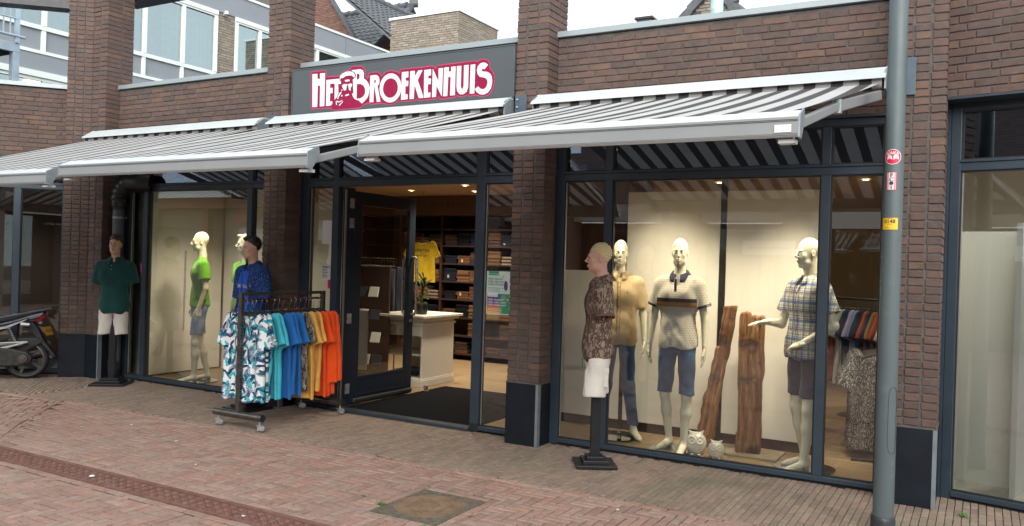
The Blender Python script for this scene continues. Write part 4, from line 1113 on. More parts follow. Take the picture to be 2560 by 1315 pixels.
class Fig:
    """a shop mannequin; J = joints, all in the figure's own frame (front = -y)"""
    def __init__(s, name, label, loc, rz, scale=1.0, group=None):
        s.t = thing(name, label, 'mannequin', loc, rz, group); s.t.scale = (scale * 0.87, scale * 0.93, scale)
        s.J = dict(shL=(0.195, 0.01, 1.465), elL=(0.265, 0.03, 1.18), wrL=(0.285, -0.03, 0.925), shR=(-0.195, 0.01, 1.465), elR=(-0.265, 0.03, 1.18), wrR=(-0.285, -0.03, 0.925),
                   hdL=(0.03, -0.05, -1), nmL=(-1, -0.15, 0), hdR=(-0.03, -0.05, -1), nmR=(1, -0.15, 0),
                   hiL=(0.095, 0.0, 0.93), knL=(0.125, -0.02, 0.50), anL=(0.115, 0.03, 0.085), toL=(0.135, -0.125, 0.035),
                   hiR=(-0.095, 0.0, 0.93), knR=(-0.125, -0.02, 0.50), anR=(-0.115, 0.03, 0.085), toR=(-0.135, -0.125, 0.035))
        s.head = ((0, -0.01, 1.762), 0.0, 0.0)
    def body(s, mat, arms=True, legs=True, low=1.20):
        J = s.J; parts = []
        parts.append(head_parts(*s.head))
        parts.append((lambda P: smax(smin(torso_sd(P, -0.004), cap_(P, (0, 0.02, 1.45), (0, 0.025, 1.62), 0.062, 0.056), 0.04), 1.30 - P[:, 2], 0.005), (-0.25, -0.14, 1.28), (0.25, 0.17, 1.62), 0.010))
        if arms:
            for k in 'LR':
                sh, el, wr_ = J['sh' + k], J['el' + k], J['wr' + k]
                fn = lambda P, sh=sh, el=el, wr_=wr_: smin(cap_(P, sh, el, 0.048, 0.038), cap_(P, el, wr_, 0.040, 0.026), 0.02)
                a = np.array([sh, el, wr_]); parts.append((fn, a.min(0) - 0.07, a.max(0) + 0.07, 0.009))
                parts.append(hand_fn(wr_, J['hd' + k], J['nm' + k], thumb=J.get('th' + k, 1 if k == 'L' else -1), curl=J.get('cu' + k, 0.35), spread=J.get('sp' + k, 0.35)))
        if legs:
            for k in 'LR':
                hi, kn, an, to = (np.array(J[q + k], float) for q in ('hi', 'kn', 'an', 'to'))
                def fn(P, hi=hi, kn=kn, an=an, to=to):
                    d = cap_(P, hi, kn, 0.086, 0.052)
                    mid = kn + (an - kn) * 0.35 + np.array([0, 0.012, 0])
                    d = smin(d, cap_(P, kn, mid, 0.050, 0.054), 0.02)
                    d = smin(d, cap_(P, mid, an, 0.052, 0.032), 0.03)
                    heel = an + np.array([0, 0.02, -0.045])
                    heel[2] = 0.036
                    d = smin(d, cap_(P, an, heel, 0.034, 0.033), 0.02)
                    ball = to.copy(); ball[2] = 0.026
                    d = smin(d, cap_(P, (an + heel) / 2, ball, 0.036, 0.028, (1.15, 1, 0.9)), 0.02)
                    dr = (ball - an); dr[2] = 0; dr /= np.linalg.norm(dr)
                    d = smin(d, cap_(P, ball, ball + dr * 0.042 + np.array([0, 0, -0.006]), 0.027, 0.017, (1.35, 1.35, 0.9)), 0.012)
                    return np.maximum(d, 0.004 - P[:, 2])
                a = np.array([hi, kn, an, to]); lo = a.min(0) - 0.10; hi_ = a.max(0) + 0.10; lo[2] = -0.01; hi_[2] = 0.92
                parts.append((fn, lo, hi_, 0.0095))
        s.b = surf_obj('body', parts, mat, s.t); return s.b
    def shirt(s, mat, hem=0.90, sleeve=0.62, seed=1.0, g=0.020, amp=0.006, openfront=0.0, name='shirt', flare=0.014, cut_arm=None, hem_tilt=0.0):
        J = s.J
        def fn(P):
            fl = np.clip((1.25 - P[:, 2]) / 0.4, 0, 1) * flare
            d = torso_sd(P, g) - fl
            for k in 'LR':
                sh, el = np.array(J['sh' + k]), np.array(J['el' + k])
                e = sh + (el - sh) * sleeve
                c = cap_(P, sh, sh + (el - sh) * (sleeve + 0.3), 0.066 + g * 0.6, 0.078 + g * 0.5)
                dr = (el - sh) / np.linalg.norm(el - sh)
                c = smax(c, (P - e) @ dr, 0.006)
                inner = cap_(P, e - dr * 0.035, e + dr * 0.06, 0.060, 0.066)
                c = np.maximum(c, -inner)
                d = smin(d, c, 0.035)
            dr_ = np.sin(P[:, 0] * 42 + seed + 1.5 * np.sin(P[:, 2] * 5 + seed)) * np.clip((1.32 - P[:, 2]) * 2.2, 0, 1) * 0.5
            d = d + amp * (1.25 * wr(P, 11, seed) + 0.6 * wr(P, 21, seed + 3, 0.9) + dr_) * np.clip(0.3 + (1.5 - P[:, 2]) * 2, 0.3, 1.7)
            d = smax(d, (hem + hem_tilt * P[:, 0] + 0.008 * np.sin(P[:, 0] * 25 + seed) + 0.01 * np.sin(P[:, 1] * 18)) - P[:, 2], 0.006)
            neck = cap_(P, (0, 0.012, 1.44), (0, 0.03, 1.66), 0.066, 0.064)
            d = np.maximum(d, -neck)
            d = np.maximum(d, -ell_(P, (0, -0.085, 1.560), (0.026, 0.05, 0.045)))
            return d
        a = np.array([J['shL'], J['shR'], [J['shL'][i] + (J['elL'][i] - J['shL'][i]) * sleeve for i in range(3)], [J['shR'][i] + (J['elR'][i] - J['shR'][i]) * sleeve for i in range(3)]])
        lo = np.minimum(a.min(0) - 0.11, (-0.26, -0.19, hem - 0.03)); hi = np.maximum(a.max(0) + 0.11, (0.26, 0.20, 1.64))
        return surf_obj(name, [(fn, lo, hi, 0.0085)], mat, s.t)
    def cuffs(s, mat, sleeve=0.62, g=0.020, wd=0.028):
        for k in 'LR':
            sh, el = np.array(s.J['sh' + k]), np.array(s.J['el' + k]); dr = (el - sh) / np.linalg.norm(el - sh); e = sh + (el - sh) * sleeve
            t0 = 0.066 + g * 0.6; ln = np.linalg.norm(el - sh) * (sleeve + .3); rr = t0 + (0.078 + g * .5 - t0) * (sleeve / (sleeve + .3))
            MB().tube([e - dr * wd, e + dr * 0.004], rr + 0.004, 26, cap=False).build('sleeve_cuff', mat, s.t, True)
    def collar(s, mat, h=0.044, flare=0.030, name='collar', up=0.0):
        """turned down collar with a front gap"""
        m_ = MB(); n = 40; vs = []; rows = 5
        for i in range(n + 1):
            a = R(-90 + 16) + (R(360 - 32)) * i / n
            fr = abs(math.cos((a + R(90)) / 2))
            cx_, cy_ = 0.0, 0.022
            zt = 1.600 - 0.045 * (0.5 - 0.5 * math.sin(a)) ** 1.5 + up
            r0 = 0.069
            pr = [(r0, zt - 0.015), (r0 + 0.004, zt + 0.012), (r0 + 0.010, zt + 0.010), (r0 + flare + 0.008, zt - h * 0.6), (r0 + flare + 0.014, zt - h - 0.012 * (0.5 - 0.5 * math.sin(a)))]
            for r_, z in pr: vs.append((cx_ + r_ * 1.02 * math.cos(a), cy_ + r_ * 1.05 * math.sin(a), z))
        fs = [(i * rows + j, (i + 1) * rows + j, (i + 1) * rows + j + 1, i * rows + j + 1) for i in range(n) for j in range(rows - 1)]
        m_.add(vs, fs); o = m_.build(name, mat, s.t, True)
        md = o.modifiers.new("solid", 'SOLIDIFY'); md.thickness = 0.004
        return o
    def pants(s, mat, hem=0.56, seed=2.0, top=1.0, g=0.02, amp=0.006, fl=0.0, name='shorts', turnup=None):
        J = s.J
        def fn(P):
            d = cap_(P, (-0.065, 0.005, 0.97), (0.065, 0.005, 0.97), 0.100 + g * 0.7, None, (1, 0.97, 1.0))
            for k in 'LR':
                hi, kn, an = (np.array(J[q + k], float) for q in ('hi', 'kn', 'an'))
                l = cap_(P, hi, kn, 0.090 + g * 0.4, 0.058 + g + fl)
                if hem < 0.45: l = smin(l, cap_(P, kn, an, 0.058 + g, 0.047 + g), 0.03)
                else: l = smin(l, cap_(P, kn, kn + (kn - hi) * 0.3, 0.060 + g + fl, 0.062 + g + fl), 0.02)
                d = smin(d, l, 0.009)
            d = d + amp * wr(P, 13, seed, 0.8)
            d = smax(d, P[:, 2] - top, 0.01)
            return smax(d, (hem + 0.006 * np.sin(P[:, 0] * 30 + seed)) - P[:, 2], 0.005)
        a = np.array([J[q + k] for q in ('hi', 'kn', 'an') for k in 'LR'])
        lo = (a[:, 0].min() - 0.13, a[:, 1].min() - 0.16, hem - 0.03); hi_ = (a[:, 0].max() + 0.13, a[:, 1].max() + 0.16, top + 0.03)
        return surf_obj(name, [(fn, lo, hi_, 0.009)], mat, s.t)
    def glassbase(s, r_=0.19):
        MB().lathe([(0, 0.0), (r_, 0.0), (r_, 0.010), (0, 0.010)], (0, 0.03, 0.0), 36).build('glass_base', M['disc'], s.t, False)
        MB().tube([(0.04, 0.10, 0.024), (0.04, 0.10, 0.05)], 0.018, 12).build('base_knob', M['steel'], s.t, True)
    def pole_stand(s, top=0.72, w_=0.36):
        m_ = MB()
        for k, (a, z0, z1) in enumerate(((w_ / 2, 0.0, 0.028), (w_ / 2 - 0.062, 0.0285, 0.056), (w_ / 2 - 0.095, 0.0565, 0.084))):
            MB().box(-a / 0.87, a / 0.87, -a / 0.93, a / 0.93, z0, z1).build('base_step', M['black'], s.t, bevel=0.003)
        MB().box(-0.042, 0.042, -0.042, 0.042, 0.0845, top).build('post', M['black'], s.t, bevel=0.003)
    def hair(s, mat, style):
        c, yaw, tilt = s.head
        def fn(Q):
            d = ell_(Q, (0, 0.020, 0.048), (0.081, 0.100, 0.090))
            hl = {'short': 0.060, 'slick': 0.075, 'combed': 0.070}[style]
            # hairline: keep above the forehead in front and down to the nape behind
            front = (Q[:, 2] - hl) - (Q[:, 1] + 0.055) * -2.2
            lim = np.where(Q[:, 1] < 0.0, hl - (Q[:, 1] + 0.10) * 0.75, -0.01 - Q[:, 1] * 0.55)
            side = np.where(np.abs(Q[:, 0]) > 0.055, 0.028 - (Q[:, 1]) * 0.7, -9)
            lim = np.maximum(lim, np.where(Q[:, 1] < 0.03, side, -9))
            d = smax(d, lim - Q[:, 2], 0.008)
            if style == 'slick': d = d + 0.0028 * np.sin(Q[:, 2] * 260 + Q[:, 1] * 90 + 3 * np.sin(Q[:, 1] * 30)) * (Q[:, 1] > -0.08)
            elif style == 'combed': d = smin(d, ell_(Q, (-0.02, -0.055, 0.105), (0.05, 0.04, 0.024)), 0.02) + 0.0018 * np.sin(Q[:, 0] * 220 + Q[:, 1] * 120)
            else: d = d - 0.003 + 0.0012 * np.sin(Q[:, 1] * 240 + 40 * Q[:, 2]) * np.sin(Q[:, 0] * 170)
            return d
        return surf_obj('hair', [local_parts(fn, c, yaw, tilt, (-.11, -.12, -.09), (.11, .13, .15), 0.0042)], mat, s.t)
    def facepaint(s, brow, lip=True):
        c, yaw, tilt = s.head; Rm = rotz(yaw) @ rotx(tilt); T = lambda p: np.array(c) + Rm @ np.array(p, float)
        m_ = MB()
        for k in (-1, 1): m_.tube([T((k * 0.014, -0.0965, 0.020)), T((k * 0.030, -0.096, 0.028)), T((k * 0.048, -0.082, 0.023))], [0.0022, 0.0032, 0.0018], 6)
        m_.build('eyebrows', brow, s.t, True)
        m_ = MB(); w2 = MB()
        for k in (-1, 1):
            m_.tube([T((k * 0.017, -0.0905, 0.0045)), T((k * 0.030, -0.0935, 0.0085)), T((k * 0.043, -0.087, 0.004))], [0.001, 0.0017, 0.001], 6)
            e = T((k * 0.029, -0.0905, 0.001)); m_.lathe([(0, 0.0038), (0.0030, 0.0026), (0.0040, 0.0), (0.003, -0.0026), (0, -0.0038)], e, 8)
        m_.build('eyes', M['ink'], s.t, True)
        if lip:
            m_ = MB(); m_.tube([T((-0.020, -0.099, -0.060)), T((-0.006, -0.1055, -0.0575)), T((0.006, -0.1055, -0.0575)), T((0.020, -0.099, -0.060))], [0.001, 0.0035, 0.0035, 0.001], 6)
            m_.tube([T((-0.016, -0.099, -0.067)), T((0.0, -0.1035, -0.0695)), T((0.016, -0.099, -0.067))], [0.001, 0.0042, 0.001], 6).build('lips', M['lip'], s.t, True)
    def placket(s, obj, mat, bmat, z0, z1, x=0.0, w_=0.030, n=6):
        co = np.empty(len(obj.data.vertices) * 3); obj.data.vertices.foreach_get('co', co); co = co.reshape(-1, 3)
        def fy(X, Z):
            m_ = (np.abs(co[:, 0] - X) < 0.012) & (np.abs(co[:, 2] - Z) < 0.012); return co[m_, 1].min() if m_.any() else -0.12
        zs = np.linspace(z0, z1, 40); ys = np.array([fy(x, z) for z in zs]); ys = np.convolve(np.pad(ys, 2, 'edge'), np.ones(5) / 5, 'valid') - 0.0035
        m_ = MB(); m_.add([(x + sx * w_ / 2, y + (0.001 if sx else 0), z) for z, y in zip(zs, ys) for sx in (-1, 1)], [(2 * i, 2 * i + 1, 2 * i + 3, 2 * i + 2) for i in range(39)])
        o = m_.build('placket', mat, s.t, True); md = o.modifiers.new('solid', 'SOLIDIFY'); md.thickness = 0.003
        e = MB()
        for sx in (-1, 1): e.tube([(x + sx * w_ / 2, y - 0.0005, z) for z, y in zip(zs, ys)], 0.0011, 4)
        e.build('placket_seam', bmat, s.t)
        for k in range(n):
            i = int((k + 0.5) * 39 / n); MB().lathe([(0, -0.003), (0.0045, -0.0025), (0.0055, 0)], (x, ys[i] - 0.0005, zs[i]), 10, 'y').build('button', bmat, s.t, True)
    def button_row(s, mat, z0, z1, n=6, y=-0.128):
        m_ = MB()
        for i in range(n):
            z = z0 + (z1 - z0) * i / max(1, n - 1); m_.lathe([(0, 0.003), (0.005, 0.002), (0.0055, 0)], (0, 0, 0), 8, 'y') if False else m_.box(-0.004, 0.004, y - 0.003, y, z - 0.004, z + 0.004)
        m_.build('buttons', mat, s.t)

def text_mesh(txt, size, extr=0.0, align='CENTER', bold=0.0, space=1.0):
    cu = bpy.data.curves.new('t', 'FONT'); cu.body = txt; cu.size = size; cu.extrude = extr; cu.align_x = align; cu.align_y = 'CENTER'; cu.offset = bold; cu.space_character = space; cu.resolution_u = 3
    o = bpy.data.objects.new('t', cu); COL.objects.link(o)
    dg = bpy.context.evaluated_depsgraph_get()
    me = bpy.data.meshes.new_from_object(o.evaluated_get(dg))
    bpy.data.objects.remove(o); bpy.data.curves.remove(cu)
    return me
def text_on(txt, size, mat, parent, fn, name='lettering', **k):
    """lay text on a surface: fn maps text (x, y) to a point"""
    me = text_mesh(txt, size, **k)
    me2 = bpy.data.meshes.new(name)
    me2.from_pydata([fn(v.co.x, v.co.y, v.co.z) for v in me.vertices], [], [tuple(p.vertices) for p in me.polygons]); me2.update()
    return link(name, me2, mat, parent)
def ray_to(objs, fn0):
    """project along -z local... helper for print on cloth: returns mapper using the mesh's nearest front vertex"""
    return fn0
def cloth_print(fig, shirt, txt, size, mat, cx, cz, name='chest_print', back=False, d=0.004, **k):
    """text hugging the front of a shirt surface"""
    n = len(shirt.data.vertices); co = np.empty(n * 3); shirt.data.vertices.foreach_get('co', co); co = co.reshape(-1, 3)
    sg = 1 if back else -1
    def mp(x, y, z):
        X, Z = (cx + x, cz + y) if not back else (cx - x, cz + y)
        dd = (co[:, 0] - X) ** 2 + (co[:, 2] - Z) ** 2
        q = np.argpartition(dd, 12)[:12]
        yv = (co[q, 1] * sg).max() if False else None
        near = co[dd < 0.02 ** 2]
        if len(near) == 0: near = co[q]
        yy = near[:, 1].max() + d if back else near[:, 1].min() - d
        return (X, yy, Z)
    return text_on(txt, size, mat, fig.t, mp, name, **k)
# ================================================================== MANNEQUINS
hairM = pbr('dark_brown_hair_paint', (0.055, 0.03, 0.02), 0.5, kind='obj'); hairK = pbr('black_hair_paint', (0.012, 0.010, 0.011), 0.3, kind='obj'); hairB = pbr('blond_hair_paint', (0.66, 0.53, 0.30), 0.5, kind='obj')
skin3 = pbr('pink_mannequin_skin', (0.62, 0.37, 0.275), 0.5, 0, 0.05, 9, kind='obj')
short_arm = dict(elL=(0.265, 0.02, 1.20), elR=(-0.265, 0.02, 1.20), hiL=(0.095, 0, 0.93), hiR=(-0.095, 0, 0.93), knL=(0.125, -0.01, 0.5), knR=(-0.125, -0.01, 0.5))

# 1 torso on a stand, dark green polo and white shorts (far left)
f = Fig('torso_mannequin', 'armless mannequin in dark green polo and white shorts beside the drainpipe', (-5.93, -0.15, 0), R(36), 1.0)
f.J.update(short_arm); f.J.update(shL=(0.205, 0.01, 1.455), shR=(-0.205, 0.01, 1.455))
f.head = ((0, -0.01, 1.745), R(2), 0)
f.body(M['skin'], False, False); f.hair(hairM, 'short'); f.facepaint(hairM)
sh = f.shirt(M['greenpolo'], 0.90, 0.75, 1.3, 0.026, 0.006); f.collar(M['greenpolo'])
MB().box(-0.013, 0.013, -0.134, -0.126, 1.40, 1.52).build('button_placket', M['greenpolo'], f.t)
MB().box(-0.003, 0.003, -0.139, -0.134, 1.485, 1.491).box(-0.003, 0.003, -0.139, -0.134, 1.435, 1.441).build('buttons', M['paper'], f.t)
f.pants(M['whitecloth'], 0.63, 3.0, 0.97, 0.018, 0.010, 0.014); f.pole_stand(0.80, 0.41)

# 2 torso on a stand behind the clothes rack, blue shirts
f = Fig('torso_mannequin', 'black haired mannequin in navy dotted shirt over a royal blue T-shirt', (-3.40, -0.28, 0), R(-6), 1.0)
f.head = ((0, -0.01, 1.745), R(-14), 0)
f.J.update(elL=(0.265, 0.02, 1.18), elR=(-0.265, 0.02, 1.18))
f.body(M['skin2'], False, False); f.hair(hairK, 'combed'); f.facepaint(hairK)
tee = f.shirt(M['royal'], 0.86, 0.30, 2.1, 0.016, 0.005, name='t_shirt')
cloth_print(f, tee, 'TOM TAILOR', 0.052, M['white'], 0.0, 1.335, bold=0.0006)
cloth_print(f, tee, 'O', 0.03, M['white'], 0.0, 1.25)
def overshirt(P, J=f.J):
    d = torso_sd(P, 0.032) - np.clip((1.35 - P[:, 2]) / 0.45, 0, 1) * 0.03
    for k in 'LR':
        s0, e0 = np.array(J['sh' + k]), np.array(J['el' + k]); dr = (e0 - s0) / np.linalg.norm(e0 - s0)
        c = smax(cap_(P, s0, e0 + dr * 0.2, 0.092, 0.084), (P - (e0 - dr * 0.02)) @ dr, 0.006); d = smin(d, c, 0.03)
    d = d + 0.008 * wr(P, 10, 4.0)
    d = np.maximum(d, (0.84 + 0.03 * np.sin(P[:, 0] * 14)) - P[:, 2])
    gap = 0.080 + np.clip((1.52 - P[:, 2]) * 0.09, 0, 0.06)
    d = smax(d, -np.maximum(np.abs(P[:, 0] + 0.01) - gap, P[:, 1] - 0.0), 0.01)
    return np.maximum(d, -cap_(P, (0, 0.012, 1.44), (0, 0.03, 1.66), 0.068, 0.066))
surf_obj('shirt', [(overshirt, (-0.40, -0.22, 0.80), (0.40, 0.24, 1.64), 0.009)], M['navydot'], f.t)
f.collar(M['navydot'], 0.045, 0.02); f.pole_stand(0.95, 0.38)
MB().box(0.077, 0.084, -0.19, -0.184, 0.9, 1.5).build('white_buttons', M['navydot'], f.t)

# 3 torso on a stand in front of the right window, brown print shirt, white cargo shorts
f = Fig('torso_mannequin', 'blond profile mannequin in brown print shirt and white cargo shorts on black stand', (0.70, -0.28, 0), R(-58), 1.0)
f.J.update(short_arm); f.head = ((0, -0.015, 1.738), R(-3), 0)
f.body(skin3, False, False); f.hair(hairB, 'slick'); f.facepaint(hairB)
sh = f.shirt(M['brownprint'], 0.885, 0.78, 5.2, 0.022, 0.008, flare=0.018, hem_tilt=0.12); f.collar(M['brownprint']); f.placket(sh, M['brownprint'], M['ink'], 0.94, 1.5)
f.cuffs(pbr('brown_rib', (0.14, 0.065, 0.05), 0.9), 0.78, 0.022, 0.016)
f.J.update(knL=(0.135, -0.05, 0.5), knR=(-0.115, 0.035, 0.5))
pn = f.pants(M['whitecloth'], 0.60, 6.0, 0.99, 0.020, 0.012, 0.022, name='cargo_shorts')
MB().box(0.165, 0.185, -0.075, 0.075, 0.68, 0.83).box(0.185, 0.192, -0.08, 0.08, 0.795, 0.84).build('cargo_pocket', M['whitecloth'], f.t, bevel=0.006)
MB().box(0.075, 0.105, -0.150, -0.147, 0.80, 0.91).build('price_tag', pbr('dark_green_tag', (0.01, 0.09, 0.05), 0.5), f.t)
MB().box(0.080, 0.100, -0.152, -0.1505, 0.812, 0.822).build('tag_print', M['white'], f.t)
f.pole_stand(0.80, 0.34)

# 4-6 mannequins in the large window
f = Fig('mannequin', 'cream mannequin in sand coloured shirt and blue jeans behind the blond torso', (0.44, 0.80, 0.018), R(20), 1.012)
f.head = ((0, -0.01, 1.762), R(2), 0)
f.J.update(knL=(0.13, -0.02, 0.50), anL=(0.20, 0.0, 0.085), toL=(0.26, -0.13, 0.03), knR=(-0.12, -0.02, 0.5), anR=(-0.19, 0.03, 0.085), toR=(-0.22, -0.12, 0.03))
f.body(M['cream']); sh = f.shirt(M['beige'], 0.90, 0.72, 7.1, 0.026, 0.008, flare=0.022); f.collar(M['beige']); f.placket(sh, M['beige'], pbr('dark_shirt_button', (0.10, 0.07, 0.04), 0.4), 0.93, 1.5)
f.cuffs(M['beige'], 0.72, 0.024); f.pants(M['denim'], 0.13, 4.0, 1.0, 0.012, 0.006, name='jeans'); f.glassbase(0.26)
MB().box(0.088, 0.098, -0.146, -0.139, 1.385, 1.398).build('chest_emblem', M['ink'], f.t)

f = Fig('mannequin', 'cream mannequin in dotted polo with brown and navy chest bands and denim shorts', (1.115, 0.56, 0.018), R(3), 1.02)
f.head = ((0, -0.01, 1.762), R(8), 0)
f.J.update(anL=(0.10, -0.03, 0.085), toL=(0.11, -0.19, 0.03), knL=(0.125, -0.05, 0.5), anR=(-0.10, 0.14, 0.085), toR=(-0.15, 0.0, 0.03), knR=(-0.125, 0.03, 0.5))
f.body(M['cream']); f.shirt(M['polo'], 0.93, 0.62, 8.3, 0.022, 0.006); f.collar(M['navy'], 0.045, 0.030)
f.cuffs(M['navy'], 0.62, 0.022, 0.018); f.pants(M['denim'], 0.52, 5.5, 1.0, 0.014, 0.006); f.glassbase(0.26)
MB().box(-0.012, 0.012, -0.137, -0.130, 1.42, 1.53).build('button_placket', M['navy'], f.t)

f = Fig('mannequin', 'cream mannequin in blue plaid shirt and dark shorts resting a hand on the timber', (2.22, 0.60, 0.018), R(-42), 1.03)
f.head = ((0, -0.01, 1.762), R(-8), 0)
f.J.update(elR=(-0.29, -0.06, 1.17), wrR=(-0.20, -0.29, 1.19), hdR=(-0.14, -1.0, -0.12), nmR=(0.1, -0.2, -1), thR=1, spR=0.9, cuR=0.18,
           elL=(0.30, 0.06, 1.19), wrL=(0.13, -0.155, 1.03), hdL=(-0.95, -0.35, -0.25), nmL=(0.2, 0.6, -1), cuL=0.4,
           anL=(0.09, -0.05, 0.085), toL=(0.10, -0.21, 0.03), knL=(0.125, -0.05, 0.5), anR=(-0.10, 0.09, 0.085), toR=(-0.13, -0.06, 0.03), knR=(-0.125, 0.0, 0.5))
f.body(M['cream']); sh = f.shirt(M['plaid'], 0.91, 0.66, 9.7, 0.026, 0.008, flare=0.022); f.collar(M['plaid']); f.placket(sh, M['plaid'], M['ink'], 0.94, 1.5)
f.cuffs(M['plaid'], 0.66, 0.024, 0.022); f.pants(M['denim_d'], 0.60, 6.6, 1.0, 0.016, 0.007); f.glassbase(0.26)
MB().box(-0.045, -0.005, -0.155, -0.151, 0.80, 0.88).build('hang_tag', M['ink'], f.t)

# 7-8 mannequins in the left window
f = Fig('mannequin', 'bald cream mannequin in lime green T-shirt and pale denim shorts seen in profile', (-5.27, 0.60, 0.018), R(-32), 1.02)
f.head = ((0, -0.01, 1.762), R(-3), 0)
f.J.update(elL=(0.26, 0.04, 1.18), wrL=(0.25, -0.04, 0.93), anL=(0.09, -0.06, 0.085), toL=(0.10, -0.23, 0.03), knL=(0.12, -0.06, 0.5), anR=(-0.10, 0.14, 0.085), toR=(-0.12, 0.0, 0.03), knR=(-0.12, 0.03, 0.5))
f.body(M['cream']); sh = f.shirt(M['lime'], 0.95, 0.62, 3.3, 0.014, 0.005)
cloth_print(f, sh, 'SUMMER', 0.04, M['ink'], 0.0, 1.42, 'back_print', True, align='CENTER')
f.pants(M['denim_l'], 0.60, 7.7, 1.0, 0.016, 0.007); f.glassbase(0.24)
f = Fig('mannequin', 'cream mannequin in lime T-shirt and dark trousers half hidden by the blue shirt torso', (-4.66, 0.78, 0.018), R(-12), 1.01)
f.head = ((0, -0.01, 1.762), R(-14), 0)
f.body(M['cream']); f.hair(M['cream'], 'combed'); f.shirt(M['lime'], 0.95, 0.62, 5.3, 0.014, 0.005); f.pants(M['denim_d'], 0.13, 8.7, 1.0, 0.012, 0.006, name='trousers'); f.glassbase(0.24)

# ================================================================== GARMENTS ON HANGERS
def shirt_geo(seed=0.0, w_=0.25, ln=0.70, th=0.020, sleeve=0.24, long=False, h=0.010):
    """T-shirt hanging from z=0 (hanger neck) down; lies in the xz plane"""
    def fn(P):
        x, y, z = P[:, 0], P[:, 1], P[:, 2]
        ax = np.abs(x)
        wl = w_ - 0.012 + 0.02 * np.clip(-z / ln, 0, 1)
        yw = 0.012 * np.sin(x * 26 + seed * 3 + 4 * z) * np.clip(-z * 3, 0, 1.3) + 0.010 * np.sin(x * 47 + seed - 3 * z) * np.clip(-z * 2, 0, 1)
        t2 = th * (0.55 + 0.45 * np.clip(-z * 3, 0, 1))
        dy = np.abs(y - yw) - t2
        body = np.maximum(np.maximum(ax - wl, -z - ln - 0.008 * np.sin(x * 20 + seed)), z + 0.02 + ax * 0.36)
        if long: a, b, ra, rb = (0.205, -0.085), (0.285, -0.72), 0.068, 0.048
        else: a, b, ra, rb = (0.200, -0.085), (0.285, -0.085 - sleeve), 0.066, 0.078
        q = np.stack([ax - a[0], z - a[1]], 1); ba = np.array([b[0] - a[0], b[1] - a[1]])
        t = np.clip(q @ ba / (ba @ ba), 0, 1); dd = np.sqrt(((q - t[:, None] * ba) ** 2).sum(1)) - (ra + (rb - ra) * t)
        end = (q @ ba / np.linalg.norm(ba)) - np.linalg.norm(ba)
        slv = np.maximum(dd, end)
        o2 = smin(body, slv, 0.03)
        o2 = np.maximum(o2, -(np.sqrt((x / 1.25) ** 2 + (z + 0.0) ** 2) - 0.068))
        return smax(o2 + 0.004 * wr(P, 12, seed), dy + 0.0035 * wr(P, 17, seed + 2, 0.5), 0.014)
    return surf(fn, (-w_ - 0.16, -0.06, -ln - 0.03), (w_ + 0.16, 0.06, 0.02), h)
def mesh_from(P, F, name, smooth=True):
    me = bpy.data.meshes.new(name); me.from_pydata(P.tolist(), [], F.tolist()); me.update()
    me.polygons.foreach_set('use_smooth', [smooth] * len(me.polygons)); return me
hang_mb = MB().tube([(-0.20, 0, -0.075), (-0.10, 0, -0.035), (0, 0, -0.012), (0.10, 0, -0.035), (0.20, 0, -0.075)], [0.012, 0.010, 0.009, 0.010, 0.012], 8).tube([(-0.19, 0, -0.08), (0.19, 0, -0.08)], 0.004, 6)
hang_me = hang_mb.mesh('hanger', True); hang_me.materials.append(M['blackm'])
hook_me = MB().tube([(0, 0, -0.012), (0, 0, 0.035), (0.014, 0, 0.048), (0.022, 0, 0.066), (0.014, 0, 0.084), (-0.004, 0, 0.090), (-0.020, 0, 0.078)], 0.0022, 6).mesh('hook', True); hook_me.materials.append(M['steel'])
GEO = {k: shirt_geo(*a) for k, a in dict(a=(0.3, 0.255, 0.80), b=(1.9, 0.25, 0.83), c=(3.1, 0.25, 0.78), d=(4.4, 0.245, 0.86, 0.02, 0.2, True)).items()}
GM = {}
def garment(name, label, cat, loc, rz, mat, geo, group=None, sc=1.0):
    t = thing(name, label, cat, loc, rz, group); t.scale = (sc, sc, sc)
    key = (geo, mat.name)
    if key not in GM:
        me = mesh_from(*GEO[geo], 'fabric'); me.materials.append(mat); GM[key] = me
    link('fabric', GM[key], None, t); hg = link('hanger', hang_me, None, t); link('hook', hook_me, None, hg, (0, 0, 0.015))
    return t

# the rolling clothes rack in front of the shop
rk = thing('clothes_rack', 'rolling dark steel clothes rack with shirts on the pavement left of the entrance', 'clothes rack', (-2.70, 0, 0))
ya, yb = -1.05, 0.08
for yy, nm in ((ya, -1), (yb, 1)):
    o = MB().box(-0.021, 0.021, yy - 0.021, yy + 0.021, 0.165, 1.31)
    for k in range(34): o.box(-0.006, 0.006, yy - 0.0225, yy - 0.0211, 0.22 + k * 0.032, 0.236 + k * 0.032)
    up = o.build('upright', M['rack'], rk, bevel=0.002)
    sl = MB()
    for k in range(34): sl.box(0.0212, 0.0222, yy - 0.006, yy + 0.006, 0.22 + k * 0.032, 0.236 + k * 0.032)
    sl.build('slots', M['dark'], up)
    tb = MB().tube([(-0.32, yy, 0.135), (0.33, yy, 0.135)], 0.036, 20, False).build('base_tube', M['rack'], rk, True)
    MB().lathe([(0.0, 0), (0.0345, 0)], (0.322, yy, 0.135), 20, 'x').lathe([(0.0345, 0), (0.0, 0)], (-0.312, yy, 0.135), 20, 'x').build('tube_end', M['dark'], tb)
MB().tube([(0, ya, 1.235), (0, yb, 1.235)], 0.0125, 12).build('hanging_rail', pbr('copper_steel_rail', (0.23, 0.12, 0.09), 0.25, 0.85), rk, True)
MB().box(-0.012, 0.012, ya + 0.0215, yb - 0.0215, 1.28, 1.31).build('top_bar', M['rack'], rk, bevel=0.002)
